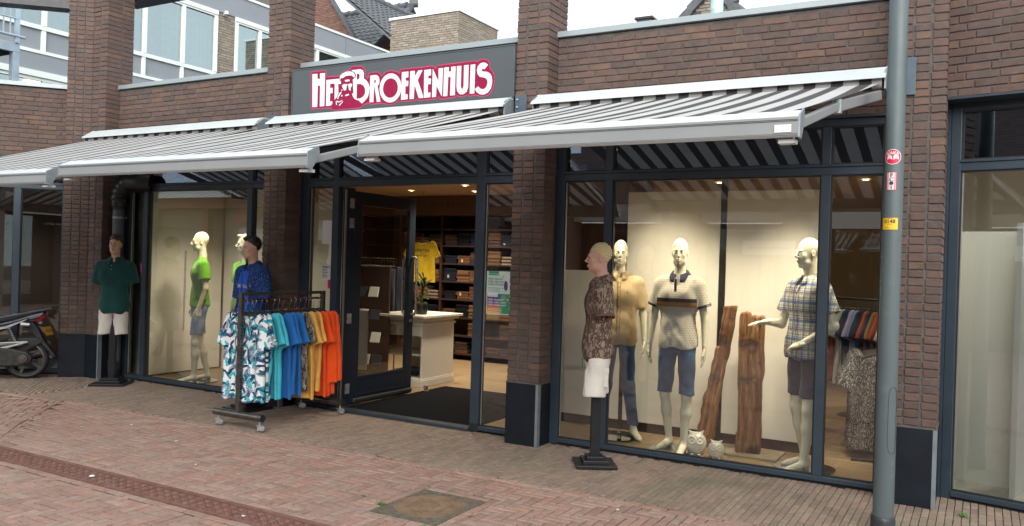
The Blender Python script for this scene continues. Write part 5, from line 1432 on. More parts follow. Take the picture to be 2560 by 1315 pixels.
MB().box(-0.014, 0.014, ya + 0.06, ya + 0.12, 1.311, 1.34).tube([(0, ya + 0.09, 1.34), (0, ya + 0.09, 1.50)], 0.004, 6).build('price_clip', M['blackm'], rk)
cs = MB().box(-0.03, 0.03, -0.025, 0.025, 0.062, 0.068).box(-0.02, 0.035, -0.022, -0.018, 0.02, 0.062).box(-0.02, 0.035, 0.018, 0.022, 0.02, 0.062).tube([(0, 0, 0.068), (0, 0, 0.10)], 0.010, 10)
wh = MB().lathe([(0.0, -0.011), (0.030, -0.011), (0.034, -0.006), (0.034, 0.006), (0.030, 0.011), (0.0, 0.011)], (0.022, 0, 0.035), 24, 'y')
hb = MB().lathe([(0.0, -0.0125), (0.022, -0.0125), (0.024, -0.0112)], (0.022, 0, 0.035), 18, 'y')
cs_me = cs.mesh('caster'); cs_me.materials.append(M['chrome']); wh_me = wh.mesh('wheel', True); wh_me.materials.append(pbr('grey_rubber_tread', (0.16, 0.16, 0.16), 0.6)); hb_me = hb.mesh('hub', True); hb_me.materials.append(M['chrome'])
for i, (cx_, cy_) in enumerate(((-0.27, ya), (0.29, ya), (-0.27, yb), (0.29, yb))):
    c_ = link('caster', cs_me, None, rk, (cx_, cy_, 0.0), R(25 + 15 * i)); link('wheel', wh_me, None, c_); link('hub', hb_me, None, c_)
rackx = -2.70
items = [(-0.99, 'floral', 'a', 'front white shirt with navy and teal tropical leaf print, nearest on the rack'),
         (-0.93, 'floral', 'b', 'second shirt with tropical leaf print, tucked just behind the front one'), (-0.87, 'floral2', 'c', 'teal shirt with dark leaf print third from the front of the rack'),
         (-0.80, 'turq', 'b', 'front plain turquoise T-shirt on the rack'), (-0.73, 'turq', 'a', 'rear plain turquoise T-shirt on the rack, in front of the blue ones'),
         (-0.64, 'blue', 'b', 'front mid blue T-shirt on the rack'), (-0.57, 'blue', 'c', 'middle mid blue T-shirt on the rack'), (-0.50, 'blue', 'b', 'rear mid blue T-shirt on the rack'),
         (-0.42, 'greyprint', 'a', 'speckled grey brown shirt between the blue and yellow ones'),
         (-0.34, 'ochre', 'b', 'front ochre yellow T-shirt on the rack'), (-0.27, 'ochre', 'a', 'middle ochre yellow T-shirt on the rack'), (-0.20, 'ochre', 'c', 'rear ochre yellow T-shirt on the rack'),
         (-0.12, 'orange', 'b', 'front bright orange shirt on the rack'), (-0.05, 'orange', 'd', 'middle bright orange long sleeved shirt on the rack'), (0.01, 'orange', 'd', 'rear bright orange long sleeved shirt at the end of the rack')]
for i, (yy, m_, g_, lab) in enumerate(items):
    garment('hanging_shirt', lab, 'shirt', (rackx + random.uniform(-0.012, 0.012), yy, 1.135), R(random.uniform(-9, 7) - 4), M[m_], g_, 'shirts hanging on the outdoor rack', 1.08 * random.uniform(0.96, 1.03))

# ================================================================== DISPLAY PIECES IN THE LARGE WINDOW
t = thing('display_partition', 'tall cream double display panel hanging behind the mannequins in the right window', 'partition', (0, 1.20, 0))
for a, b in ((-0.37, 0.30), (0.345, 1.295), (1.357, 2.215)):
    MB().box(a, b, 0, 0.03, 0.11, 1.62 if a < 0 else 2.43).build('panel', M['panel'], t, bevel=0.003)
MB().box(1.297, 1.355, -0.005, 0.04, 0.02, 2.755).box(0.305, 0.34, 0.0, 0.04, 0.02, 2.755).box(2.22, 2.27, 0, 0.04, 0.02, 2.755).build('dark_upright', M['black'], t)
MB().box(-0.37, 2.2, 0.02, 0.03, 0.012, 0.107).build('gap_shade_strip', M['shelf'], t)  # dark strip standing in for the shaded gap below the panels
lg = thing('timber_column', 'dark brown squared old timber column under the plaid mannequin\'s hand', 'timber', (1.69, 0.93, 0.02))
def logfn(P, w_=0.100, d_=0.090, hgt=1.24, sd=0.0, lean=0.0):
    g = 0.013 * wr(P, 24, 1.0, 0.10) + 0.008 * wr(P, 52, 3.0, 0.10) + 0.006 * wr(P, 13, 2.0, 0.6) + 0.03 * np.clip(0.25 - np.abs(np.sin(P[:, 0] * 34 + 0.7 + 0.3 * np.sin(P[:, 2] * 3))), 0, 1)
    q = np.stack([np.abs(P[:, 0]) - w_, np.abs(P[:, 1]) - d_], 1)
    d = np.maximum(q[:, 0], q[:, 1]) + g
    top = P[:, 2] - hgt - 0.005 * np.sin(P[:, 0] * 90 + sd) - 0.008 * np.sin(P[:, 1] * 70) - 0.03 * (P[:, 0] < -0.01)
    return np.maximum(np.maximum(d, top), 0.002 - P[:, 2])
surf_obj('timber', [(logfn, (-0.16, -0.14, 0), (0.16, 0.14, 1.30), 0.008)], M['timber'], lg); lg.rotation_euler = (0, 0, R(8))
ln_ = thing('leaning_timber', 'rough weathered plank of timber leaning left of the timber column', 'timber', (1.27, 0.95, 0.02), rot=(R(2), R(9.0), R(5)))
def leanfn(P):
    wv = 0.066 + (P[:, 0] < 0) * (0.010 * np.sin(P[:, 2] * 4 + 1) + 0.006 * np.sin(P[:, 2] * 19) + 0.004 * np.sin(P[:, 2] * 43) - 0.02 * (P[:, 2] > 0.95))
    g = 0.010 * wr(P, 26, 5.0, 0.10) + 0.007 * wr(P, 52, 6.0, 0.12) + 0.004 * wr(P, 20, 7.0, 0.7)
    d = np.maximum(np.abs(P[:, 0]) - wv, np.abs(P[:, 1]) - 0.04) + g
    return np.maximum(np.maximum(d, P[:, 2] - 1.34 - 0.25 * P[:, 0]), 0.002 - P[:, 2])
surf_obj('timber', [(leanfn, (-0.16, -0.10, 0), (0.16, 0.10, 1.42), 0.008)], M['timber'], ln_)
def owl(loc, s, rz, label):
    t = thing('owl_figurine', label, 'owl figurine', loc, rz); t.scale = (s, s, s)
    def fn(P):
        d = ell_(P, (0, 0, 0.095), (0.095, 0.085, 0.105)); d = smax(d, 0.003 - P[:, 2], 0.01)
        for k in (-1, 1):
            d = smin(d, cap_(P, (k * 0.04, -0.01, 0.185), (k * 0.065, -0.01, 0.212), 0.018, 0.006), 0.02)
            e = np.abs(np.sqrt((P[:, 0] - k * 0.036) ** 2 + (P[:, 2] - 0.135) ** 2) - 0.030) - 0.006
            d = smin(d, smax(e, np.maximum(ell_(P, (0, -0.004, 0.095), (0.101, 0.091, 0.112)), P[:, 1]), 0.002), 0.004)
            d = smin(d, ell_(P, (k * 0.036, -0.072, 0.135), (0.011, 0.012, 0.011)), 0.004)
            d = smax(d, -cap_(P, (k * 0.07, -0.070, 0.12), (k * 0.05, -0.085, 0.03), 0.004), 0.004)
            for q in range(3): d = smin(d, ell_(P, (k * 0.03 + (q - 1) * 0.010, -0.082, 0.012), (0.006, 0.012, 0.008)), 0.004)
        return smin(d, cap_(P, (0, -0.082, 0.135), (0, -0.092, 0.105), 0.009, 0.004), 0.004)
    surf_obj('body', [(fn, (-0.12, -0.12, -0.01), (0.12, 0.11, 0.23), 0.005)], M['glaze'], t)
M['glaze'] = pbr('white_owl_glaze', (0.68, 0.66, 0.60), 0.25, 0, 0.04, 10, kind='obj')
owl((1.30, 0.60, 0.014), 1.0, R(18), 'larger white ceramic owl at the feet of the polo mannequin')
owl((1.50, 0.55, 0.014), 0.76, R(18), 'smaller white ceramic owl beside the larger owl')
o = MB().box(1.42, 1.98, 0.72, 1.12, 0.0125, 0.03).build('wooden_base_board', pbr('grey_oak_board', (0.34, 0.28, 0.2), 0.6), None, bevel=0.003); tag(o, 'flat grey oak board on the floor under the timber column', 'board')

# ================================================================== STORE INTERIOR
def spot(x, y, z, tx, ty, tz, e=60, ang=70, blend=0.6, name='spotlight', col=(1.0, 0.82, 0.58), r_=0.04):
    l = bpy.data.lights.new(name, 'SPOT'); l.energy = e; l.spot_size = R(ang); l.spot_blend = blend; l.color = col; l.shadow_soft_size = r_
    o = bpy.data.objects.new(name, l); COL.objects.link(o); o.location = (x, y, z)
    o.rotation_euler = (Vector((x, y, z)) - Vector((tx, ty, tz))).to_track_quat('Z', 'Y').to_euler(); return o
SL = [(0.55, 0.42, 0.55, 1.0, 120), (1.05, 0.45, 1.2, 1.1, 110), (1.75, 0.42, 1.7, 1.15, 100), (2.25, 0.42, 2.2, 1.1, 110), (-5.1, 0.5, -5.1, 1.1, 110), (-4.5, 0.5, -4.6, 1.2, 110)]
lens_me = MB().lathe([(0.0, -0.004), (0.038, -0.004), (0.05, 0.0)], (0, 0, 0), 18).mesh('lens', True); lens_me.materials.append(M['lamp'])
ringm = MB().lathe([(0.042, -0.008), (0.056, -0.010), (0.062, 0.0)], (0, 0, 0), 20).mesh('trim_ring', True); ringm.materials.append(M['steel'])
def downlight(x, y, lab):
    t = thing('ceiling_spot', lab, 'ceiling spot', (x, y, 2.757), 0, 'recessed spots in the shop ceiling')
    link('lens', lens_me, None, t); link('trim_ring', ringm, None, t)
WHO = ['above the sand coloured shirt', 'above the polo mannequin', 'above the timber column', 'above the plaid shirt', 'above the profile mannequin in lime', 'above the rear lime T-shirt']
for k, (x, y, tx, ty, e) in enumerate(SL):
    downlight(x, y, 'small warm ceiling spot ' + WHO[k])
for x, y, tx, ty, tz, e in ((0.25, 0.42, 0.9, 0.9, 1.5, 42), (1.6, 0.40, 0.6, 0.8, 1.5, 42), (0.35, 0.40, 1.15, 0.6, 1.5, 36), (1.9, 0.40, 1.2, 0.7, 1.4, 40), (1.2, 0.40, 2.2, 0.7, 1.45, 40), (2.3, 0.45, 1.75, 1.1, 0.9, 50), (2.75, 0.45, 2.2, 0.7, 1.3, 26), (-4.4, 0.42, -5.2, 0.6, 1.5, 42), (-5.7, 0.42, -4.8, 0.8, 1.5, 45), (-5.0, 0.42, -5.6, 1.2, 1.0, 34)):
    spot(x, y, 2.72, tx, ty, tz, e * 1.05, 66, 1.0, r_=0.10)
WHO = ['just inside the entrance', 'above the yellow T-shirt', 'before the dark shelving', 'behind the right hand pane', 'above the display table', 'deep in the middle of the shop', 'above the left of the shelving', 'over the middle of the shelving']
for x, y, e in ((-2.2, 1.9, 75), (-3.0, 3.3, 70), (-2.2, 4.1, 55), (2.55, 1.3, 26), (2.3, 3.6, 45), (0.6, 3.6, 60), (-4.4, 3.9, 60), (-3.4, 4.2, 55)):
    downlight(x, y, 'small warm ceiling spot ' + WHO.pop(0))
    spot(x, y, 2.70, x, y + 0.1, 0, e * 0.75, 120, 0.8, r_=0.1)
# floor standing dark display wall with folded clothes (seen through the entrance)
SHY = 4.9
sh_t = thing('wall_shelving', 'dark brown wall shelving full of folded trousers and jumpers', 'shelving', (0, SHY, 0))
sx0, sx1 = -6.2, -1.9
MB().box(sx0, sx1, 0.36, 0.39, 0, 2.42).build('back_board', M['shelf'], sh_t)
cols_ = []
x = sx0
while x <= sx1 + 0.01:
    MB().box(x - 0.02, x + 0.02, 0.0, 0.359, 0.0, 2.42).build('upright', M['shelf'], sh_t); cols_.append(x); x += 0.86
levels = [0.12, 0.42, 0.72, 1.02, 1.32, 1.62, 1.92, 2.2]
for a, b in zip(cols_, cols_[1:]):
    for z in levels: MB().box(a + 0.0205, b - 0.0205, 0.002, 0.355, z - 0.022, z).build('shelf', M['shelf'], sh_t)
def pile_mesh(n, seed, w_=0.245, d_=0.28, th=0.027):
    rn = random.Random(seed); m_ = MB()
    for i in range(n):
        z = i * th; a = rn.uniform(-.012, .012); b = rn.uniform(-.01, .01); ww = w_ / 2 + rn.uniform(-.012, .008)
        pts = [(-ww, 0.25), (-ww * 0.98, 0.85), (-ww * 0.9, 1.0), (ww * 0.9, 1.0 + rn.uniform(-.15, .1)), (ww, 0.8), (ww * 1.0, 0.2), (ww * 0.94, 0.02), (-ww * 0.95, 0.0)]
        m_.prism([(x + a, z + h * th) for x, h in pts], -d_ / 2 + b, d_ / 2 + b)
    return m_.mesh('folded_pile')
PAL = {'jeans': [(0.012, 0.018, 0.035), (0.02, 0.03, 0.05), (0.008, 0.008, 0.012)], 'brown': [(0.11, 0.055, 0.032), (0.17, 0.10, 0.055), (0.10, 0.05, 0.03), (0.03, 0.03, 0.04)], 'mix': [(0.40, 0.10, 0.02), (0.22, 0.15, 0.08), (0.30, 0.24, 0.16), (0.05, 0.05, 0.06)]}
def pile_mat(nm, pal):
    m, b = base_mat(nm, 0.9, 0, 0.2); N, L = nodes_of(m)
    r1 = N.new("ShaderNodeNewGeometry").outputs["Random Per Island"]; r2 = N.new("ShaderNodeObjectInfo").outputs["Random"]
    s_ = math_(m, 'FRACT', math_(m, 'ADD', math_(m, 'MULTIPLY', r1, 0.35), r2))
    L.new(ramp(m, s_, [(i / len(pal), c) for i, c in enumerate(pal)], True), b.inputs["Base Color"]); return m
PM = {k: pile_mat('folded_%s_fabric' % k, v) for k, v in PAL.items()}
PMESH = {}
for k in PM:
    for n in (3, 5, 7, 8):
        me = pile_mesh(n, n * 7 + len(k)); me.materials.append(PM[k]); PMESH[(k, n)] = me
ORD = ['first', 'second', 'third', 'fourth', 'fifth', 'sixth', 'seventh', 'eighth']
rn = random.Random(12)
tagm = MB().box(-0.018, 0.018, -0.002, 0, 0, 0.05).mesh('size_tag'); tagm.materials.append(M['stone'])
for ci, (a, b) in enumerate(zip(cols_, cols_[1:])):
    for li, z in enumerate(levels[:-1]):
        if a < -5.6: continue
        for q in (0.20, 0.50, 0.80):
            if rn.random() < 0.05: continue
            kind = rn.choice(['jeans', 'jeans', 'brown', 'brown', 'mix']) if li > 1 else rn.choice(['jeans', 'brown'])
            n = rn.choice((5, 7, 7, 8, 8))
            o = bpy.data.objects.new('folded_pile', PMESH[(kind, n)]); COL.objects.link(o); o.location = (a + (b - a) * q, SHY + 0.17, z + 0.001); o.rotation_euler = (0, 0, rn.uniform(-0.05, 0.05))
            lab = {'jeans': 'dark jeans', 'brown': 'brown trousers', 'mix': 'orange and beige jumpers'}[kind]
            lab = '%s pile of %s, %s shelf up, %s bay of the shelving' % ('left' if q < 0.4 else 'middle' if q < 0.6 else 'right', lab, ORD[li], ORD[ci])
            tag(o, lab, 'folded clothes', 'folded clothes on the wall shelving')
            if rn.random() < 0.25: link('size_tag', tagm, None, o, (rn.uniform(-.08, .08), -0.145, rn.uniform(0.0, 0.08)))
# bulkhead above the shelving with faint lettering
o = MB().box(sx0, sx1, SHY - 0.05, SHY + 0.40, 2.43, 2.757).build('bulkhead', M['wall_dk'], None); tag(o, 'brown bulkhead panel above the wall shelving', 'panel')
text_on('JACK & JONES      GABBIANO', 0.12, M['shelf'], o, lambda x, y, z: (-3.9 + x, SHY - 0.053, 2.60 + y), align='CENTER')
# counter
ct = thing('sales_counter', 'off white panelled sales counter just inside the entrance', 'counter', (-2.80, 2.08, 0.013), R(2))
cx0, cx1, cy1 = -0.72, 0.0, 0.78
MB().box(-0.02, 0.0, 0, cy1, 0.10, 0.86).box(cx0, -0.0205, cy1 - 0.02, cy1, 0.10, 0.86).box(cx0, -0.0205, 0.02, cy1 - 0.021, 0.10, 0.12).box(cx0, -0.0205, 0.02, cy1 - 0.021, 0.40, 0.42).box(cx0, -0.0205, 0.0, cy1 - 0.021, 0.66, 0.86).build('cabinet', M['counter'], ct, bevel=0.002)
MB().box(cx0 - 0.015, 0.015, -0.015, cy1 + 0.015, 0.0, 0.085).box(cx0 - 0.008, 0.008, -0.008, cy1 + 0.008, 0.085, 0.105).build('skirting', M['counter'], ct, bevel=0.004)
MB().box(cx0 - 0.012, 0.02, -0.02, cy1 + 0.02, 0.80, 0.83).box(cx0 - 0.02, 0.05, -0.05, cy1 + 0.05, 0.865, 0.895).box(cx0 - 0.02, 0.09, -0.09, cy1 + 0.09, 0.90, 0.935).build('counter_top', M['counter'], ct, bevel=0.006)
tag(MB().box(-3.35, -2.95, 2.2, 2.6, 0.135, 0.20).build('folded_clothes', M['navy'], None, bevel=0.02), 'dark folded clothes on the lower counter shelf', 'folded clothes')
pl = thing('potted_plant', 'dark leafy plant in a black pot on the sales counter', 'plant', (-2.98, 2.30, 0.95))
MB().lathe([(0.0, 0), (0.07, 0), (0.085, 0.06), (0.075, 0.12), (0.0, 0.12)], (0, 0, 0), 18).build('pot', M['black'], pl, True)
MB().tube([(0, 0, 0.1), (0.01, 0, 0.3), (-0.02, 0, 0.45)], 0.008, 6).build('stem', M['weed'], pl)
lf = MB(); rn = random.Random(8)
for k in range(90):
    a = rn.uniform(0, 6.28); b = Vector((rn.uniform(-.03, .03), rn.uniform(-.03, .03), rn.uniform(0.16, 0.46))); el = rn.uniform(-0.2, 0.9); l = rn.uniform(.1, .2)
    d = Vector((math.cos(a) * math.cos(el), math.sin(a) * math.cos(el), math.sin(el))); s_ = d.cross(Vector((0, 0, 1))).normalized() * 0.016
    lf.add([b, b + d * l * .5 + s_ + Vector((0, 0, .01)), b + d * l + Vector((0, 0, -.02)), b + d * l * .5 - s_ + Vector((0, 0, .01))], [(0, 1, 2, 3)])
lf.build('leaves', pbr('dark_green_leaf', (0.03, 0.07, 0.025), 0.5), pl)
ys = garment('hanging_t_shirt', 'yellow T-shirt with dark lettering hanging above the counter', 't-shirt', (-3.22, 2.60, 1.95), R(48), M['yellowt'], 'a', None, 0.74)
def yprint(txt, size, zc, **k): text_on(txt, size, M['ink'], ys, lambda x, y, z: (x, -0.036, zc + y), 'chest_print', **k)
yprint('LIFESTYLE', 0.062, -0.20, bold=0.0012); yprint('FROM', 0.03, -0.255); yprint('EVERY DAY', 0.045, -0.30, bold=0.001)
link('hanging_line', MB().tube([(0, 0, 0.085), (0, 0, 0.92)], 0.002, 5).mesh('hanging_line'), M['black'], ys)
# small goods rack behind the door glass
gr = thing('accessory_stand', 'dark accessory stand with belts and packs behind the open door glass', 'display stand', (-3.6, 1.9, 0.013))
MB().box(-0.3, 0.3, 0.1, 0.13, 0, 1.55).box(-0.3, 0.3, -0.2, 0.1, 0, 0.05).build('stand', M['shelf'], gr)
for i in range(4):
    for j in range(3):
        o = MB().box(-0.07, 0.07, -0.01, 0.01, -0.10, 0.04).build('sock_pack', M['paper'] if (i + j) % 2 else M['navy'], gr, loc=(-0.19 + 0.19 * j, 0.02 - 0.03 * i, 0.35 + 0.30 * i), rot=(R(-18), 0, R(8)), bevel=0.006)
o = MB().box(-3.30, -2.83, 0.98, 1.02, 0.35, 1.05).build('white_screen', M['panel'], None, bevel=0.003); tag(o, 'low white display screen seen through the door glass', 'screen')
# indoor clothes rails
ORD = ['first', 'second', 'third', 'fourth', 'fifth', 'sixth', 'seventh', 'eighth', 'ninth', 'tenth', 'eleventh', 'twelfth', 'thirteenth', 'fourteenth', 'fifteenth', 'sixteenth', 'seventeenth', 'eighteenth', 'nineteenth', 'twentieth']
def indoor_rack(loc, rz, label, mats, n, gap=0.055, rail=1.30, geo=('a', 'b', 'c'), sc=1.0, grp='shirts on the indoor rails', ln=1.2, what='shirt'):
    t = thing('clothes_rail', label, 'clothes rail', loc, rz)
    MB().tube([(0, -ln / 2, rail), (0, ln / 2, rail)], 0.012, 8).build('rail', M['blackm'], t, True)
    for s_ in (-1, 1):
        MB().tube([(0, s_ * ln / 2, 0), (0, s_ * ln / 2, rail + 0.01)], 0.010, 8).build('upright', M['black'], t, True)
        MB().tube([(-0.25, s_ * ln / 2, 0.02), (0.25, s_ * ln / 2, 0.02)], 0.016, 8).build('foot', M['black'], t, True)
    c_, s2 = math.cos(rz), math.sin(rz)
    for i in range(n):
        yy = -ln / 2 + 0.08 + i * gap
        if yy > ln / 2 - 0.03: break
        mt = mats[i % len(mats)]
        cn = ' '.join(w_ for w_ in mt.name.replace('_', ' ').split() if w_ not in ('shirting', 'cotton', 'cloth', 'print'))
        garment('hanging_shirt', '%s %s, %s along the %s' % (cn, what, ORD[i], label), 'shirt', (loc[0] - yy * s2, loc[1] + yy * c_, loc[2] + rail - 0.085), rz + R(random.uniform(-4, 4)), mt, geo[i % len(geo)], grp, sc)
sh_ = lambda n_, c: cloth(n_, c)
MS = [sh_('sky_blue_shirting', (0.16, 0.28, 0.55)), sh_('lilac_shirting', (0.36, 0.34, 0.55)), sh_('rust_red_shirting', (0.40, 0.07, 0.03)), sh_('white_shirting', (0.6, 0.58, 0.55)), sh_('navy_shirting', (0.02, 0.03, 0.09)), sh_('tan_shirting', (0.28, 0.15, 0.06)), sh_('sage_shirting', (0.30, 0.42, 0.36))]
indoor_rack((2.72, 1.55, 0.013), R(10), 'low rail of blossom print shirts', [M['dotprint']], 6, 0.09, 1.06, ('b', 'a'), 1.08, 'blossom print shirts on the low rail behind the right pane', 0.6, 'navy blossom print')
indoor_rack((2.35, 2.45, 0.013), R(55), 'mixed shirt rail behind the right pane', [MS[3], MS[2], MS[5], MS[4], MS[2], M['navy'], MS[0], MS[1], MS[4], MS[6]], 20, 0.058, 1.40, ('a', 'b', 'c'), 0.95, 'mixed shirts on the rail behind the right pane', 1.3, 'shirt')
indoor_rack((1.2, 3.0, 0.013), R(80), 'jacket rail deep inside', [MS[4], M['navy'], MS[5], M['denim_d']], 14, 0.07, 1.5, ('d',), 1.05, 'jackets on the rail deep in the shop', 1.2, 'jacket')
indoor_rack((-4.3, 2.9, 0.013), R(75), 'dark rail by the door glass', [M['navy'], M['denim_d'], MS[4]], 14, 0.07, 1.65, ('d',), 1.0, 'dark clothes on the rail seen through the door', 1.1, 'garment')
tb = thing('display_table', 'round topped display table with folded shirts in the right part of the shop', 'table', (2.35, 3.7, 0.013))
MB().lathe([(0, 0.92), (0.42, 0.92), (0.42, 0.95), (0, 0.95)], (0, 0, 0), 28).build('tabletop', M['counter'], tb, True)
MB().lathe([(0.3, 0.0), (0.06, 0.05), (0.05, 0.9), (0.2, 0.919)], (0, 0, 0), 18).build('pedestal', M['shelf'], tb, True)
for i, (dx, dy, k, n) in enumerate(((-0.18, -0.1, 'mix', 5), (0.16, -0.12, 'mix', 7), (0.0, 0.2, 'jeans', 5))):
    o = bpy.data.objects.new('folded_pile', PMESH[(k, n)]); COL.objects.link(o); o.location = (2.35 + dx, 3.7 + dy, 0.964); o.rotation_euler = (0, 0, 0.4 * i)
    tag(o, ('left pile of folded orange and beige jumpers on the display table', 'right tall pile of folded jumpers on the display table', 'rear pile of dark folded jeans on the display table')[i], 'folded clothes')
struct('wall_mid', MB().box(-0.45, -0.40, 1.24, 4.0, 0.0, 2.757), M['wall_dk'], 'brown partition between the entrance and the right window')
# left window: angled cream cupboard wall and rear partition
t = thing('display_partition', 'plain cream cupboard wall on the left side of the left shop window', 'partition', (-6.10, 0.42, 0))
MB().box(-0.03, 0.0, 0.0, 1.25, 0.03, 1.995).build('panel', M['panel'], t, bevel=0.002)
MB().box(-0.03, 0.0, 0.0, 1.25, 2.0, 2.755).build('upper_panel', M['panel'], t, bevel=0.002)
MB().box(0.0005, 0.018, 0.60, 0.618, 0.6, 1.7).build('door_pull', M['steel'], t)
t = thing('display_partition', 'cream rear partition behind the green shirted mannequins', 'partition', (0, 1.70, 0))
MB().box(-6.09, -4.85, 0, 0.03, 0.012, 2.755).box(-4.84, -3.85, 0, 0.03, 0.012, 2.40).build('panel', M['panel'], t)
MB().box(-5.70, -5.64, -0.25, 0.0, 2.45, 2.60).build('alarm_box', M['shelf'], t) 
o = MB().box(-3.42, -3.36, 0.42, 0.62, 0.012, 2.755).build('side_screen', M['panel'], None); tag(o, 'cream side screen between the left window and the entrance', 'screen')
o = MB().box(-6.36, -5.99, 0.395, 0.412, 0.02, 2.44).build('side_board', pbr('pale_teal_board', (0.40, 0.48, 0.42), 0.6), None, bevel=0.002); tag(o, 'pale teal board behind the narrow left pane of the left window', 'board')
# right bay interior: pale screen, shelf and mat
def RX(x, y): return (RO[0] + x * math.cos(AR) - y * math.sin(AR), RO[1] + x * math.sin(AR) + y * math.cos(AR))
t = thing('interior_screen', 'pale cream tall screen behind the far right window', 'screen', (*RX(0, 0.0), 0), AR)
MB().box(-0.05, 0.40, 0.62, 0.66, 0.012, 2.05).build('panel', M['panel'], t); MB().box(0.40, 0.44, 0.30, 0.66, 0.012, 2.1).build('panel', M['panel'], t)
t = thing('cupboard', 'dark open cupboard with pale shelves at the right edge', 'cupboard', (*RX(0.62, 0.75), 0), AR)
MB().box(0, 0.9, 0.3, 0.33, 0, 2.5).box(-0.03, 0, 0, 0.33, 0, 2.5).build('carcass', M['shelf'], t)
for z in (0.3, 0.75, 1.2, 1.6): MB().box(0, 0.9, 0.0, 0.3, z - 0.02, z).build('shelf', M['counter'], t)
struct('floor_right_bay', MB().prismz([RX(-0.1, 0.08), RX(3.0, 0.08), RX(3.0, 3.2), RX(-0.9, 3.2)], 0.0, 0.014), pbr('pale_stone_floor', (0.40, 0.40, 0.34), 0.5), 'pale stone floor inside the far right shop')
struct('ceiling_right_bay', MB().prismz([RX(-0.1, 0.12), RX(3.0, 0.12), RX(3.0, 3.2), RX(-0.9, 3.2)], 2.95, 3.0), M['wall_in'], 'ceiling inside the far right shop')
struct('wall_right_bay', MB().prismz([RX(-0.9, 3.2), RX(3.0, 3.2), RX(3.0, 3.25), RX(-0.9, 3.25)], 0.0, 3.0), M['wall_in'], 'rear wall inside the far right shop')
q = RX(0.5, 0.6); spot(q[0], q[1], 2.8, q[0], q[1], 0, 45, 130, 0.8, col=(1.0, 0.93, 0.8), r_=0.1)
# left bay interior: dim, with estate agent style light panel behind
q = LB(1.6, 1.3)
t = thing('interior_wall', 'dark interior behind the turned left bay window', 'wall', (LBx, LBy, 0), AL)
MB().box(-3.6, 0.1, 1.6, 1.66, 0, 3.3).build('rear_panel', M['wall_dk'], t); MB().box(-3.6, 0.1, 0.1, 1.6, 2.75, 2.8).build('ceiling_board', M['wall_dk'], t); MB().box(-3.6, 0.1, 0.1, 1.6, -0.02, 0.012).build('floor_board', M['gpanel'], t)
MB().box(0.10, 0.14, 0.1, 1.6, 0, 3.3).build('side_panel', M['wall_in'], t)

# notes and posters on the entrance glass
po = thing('poster', 'green and white poster stuck on the glass right of the entrance', 'poster', (0, YF + 0.030, 0))
px0, px1, pz0, pz1, pm = -0.742, -0.474, 1.168, 1.59, 1.375
MB().box(px0, px1, 0, 0.003, pz0, pz1).build('sheet', pbr('pale_mint_paper', (0.55, 0.68, 0.62), 0.6), po)
def gradient():
    m, b = base_mat('poster_gradient', 0.5); N, L = nodes_of(m); v = coord(m, 'obj'); s_ = N.new("ShaderNodeSeparateXYZ"); L.new(v, s_.inputs[0])
    zz = math_(m, 'DIVIDE', math_(m, 'SUBTRACT', s_.outputs[2], pz0), pm - pz0); xx = math_(m, 'DIVIDE', math_(m, 'SUBTRACT', s_.outputs[0], px0), px1 - px0)
    c = ramp(m, zz, [(0.0, (0.80, 0.42, 0.05)), (0.3, (0.70, 0.20, 0.06)), (0.55, (0.12, 0.05, 0.22)), (1.0, (0.03, 0.03, 0.20))])
    c = mixc(m, ramp(m, xx, [(0.45, (0, 0, 0)), (0.72, (1, 1, 1))]), c, (0.02, 0.28, 0.13)); L.new(c, b.inputs[0]); return m
MB().box(px0 + 0.008, px1 - 0.005, -0.001, -0.0003, pz0 + 0.010, pm - 0.004).build('colour_field', gradient(), po)
MB().box(px0 + 0.02, px0 + 0.135, -0.0012, -0.0003, pz1 - 0.04, pz1 - 0.002).build('heading_field', pbr('poster_green', (0.02, 0.25, 0.14), 0.5), po)
MB().box(px0 + 0.012, px0 + 0.13, -0.0016, -0.0011, pm - 0.035, pm - 0.004).build('heading_field', M['paper'], po)
def ptext(txt, size, mat, x, z, **k): text_on(txt, size, mat, po, lambda a, b, c: (x + a, -0.0022, z + b), align='LEFT', **k)
gi = pbr('dark_green_ink', (0.02, 0.12, 0.08), 0.6)
for i, s_ in enumerate(('Hallo Borne!', 'Hallo Hertme!', 'Hallo Zenderen!')): ptext(s_, 0.032, gi, px0 + 0.018, pz1 - 0.075 - i * 0.027)
for i, s_ in enumerate(('Hallo donateur!', 'Hallo gulle gever!', 'Hallo weldoener!')): ptext(s_, 0.030, M['white'], px0 + 0.016, pm - 0.062 - i * 0.026, bold=0.0006)
ptext('borneFonds', 0.022, M['white'], px0 + 0.026, pz1 - 0.024); ptext('borneFonds', 0.022, gi, px0 + 0.018, pm - 0.02)
ln_m = MB()
for z, l in ((pz1 - 0.165, 0.18), (pz1 - 0.178, 0.14), (pz1 - 0.198, 0.14)): ln_m.box(px0 + 0.018, px0 + 0.018 + l, -0.0008, -0.0002, z, z + 0.003)
ln_m.build('small_print', M['ink'], po)
ln_m = MB()
for z, l in ((pz0 + 0.055, 0.15), (pz0 + 0.040, 0.16), (pz0 + 0.020, 0.14)): ln_m.box(px0 + 0.018, px0 + 0.018 + l, -0.0018, -0.0012, z, z + 0.003)
ln_m.build('small_print', M['paper'], po)
MB().prism([(px1 - 0.05 + 0.022 * math.cos(a), pz1 - 0.14 + 0.05 * math.sin(a)) for a in [k * 0.52 for k in range(12)]], -0.0012, -0.0003).build('violet_figure', pbr('poster_violet', (0.10, 0.04, 0.16), 0.6), po)
MB().prism([(px1 - 0.085 + 0.012 * math.cos(a), pz1 - 0.05 + 0.014 * math.sin(a)) for a in [k * 0.7 for k in range(9)]], -0.0012, -0.0003).build('bulb_figure', M['yellow'], po)
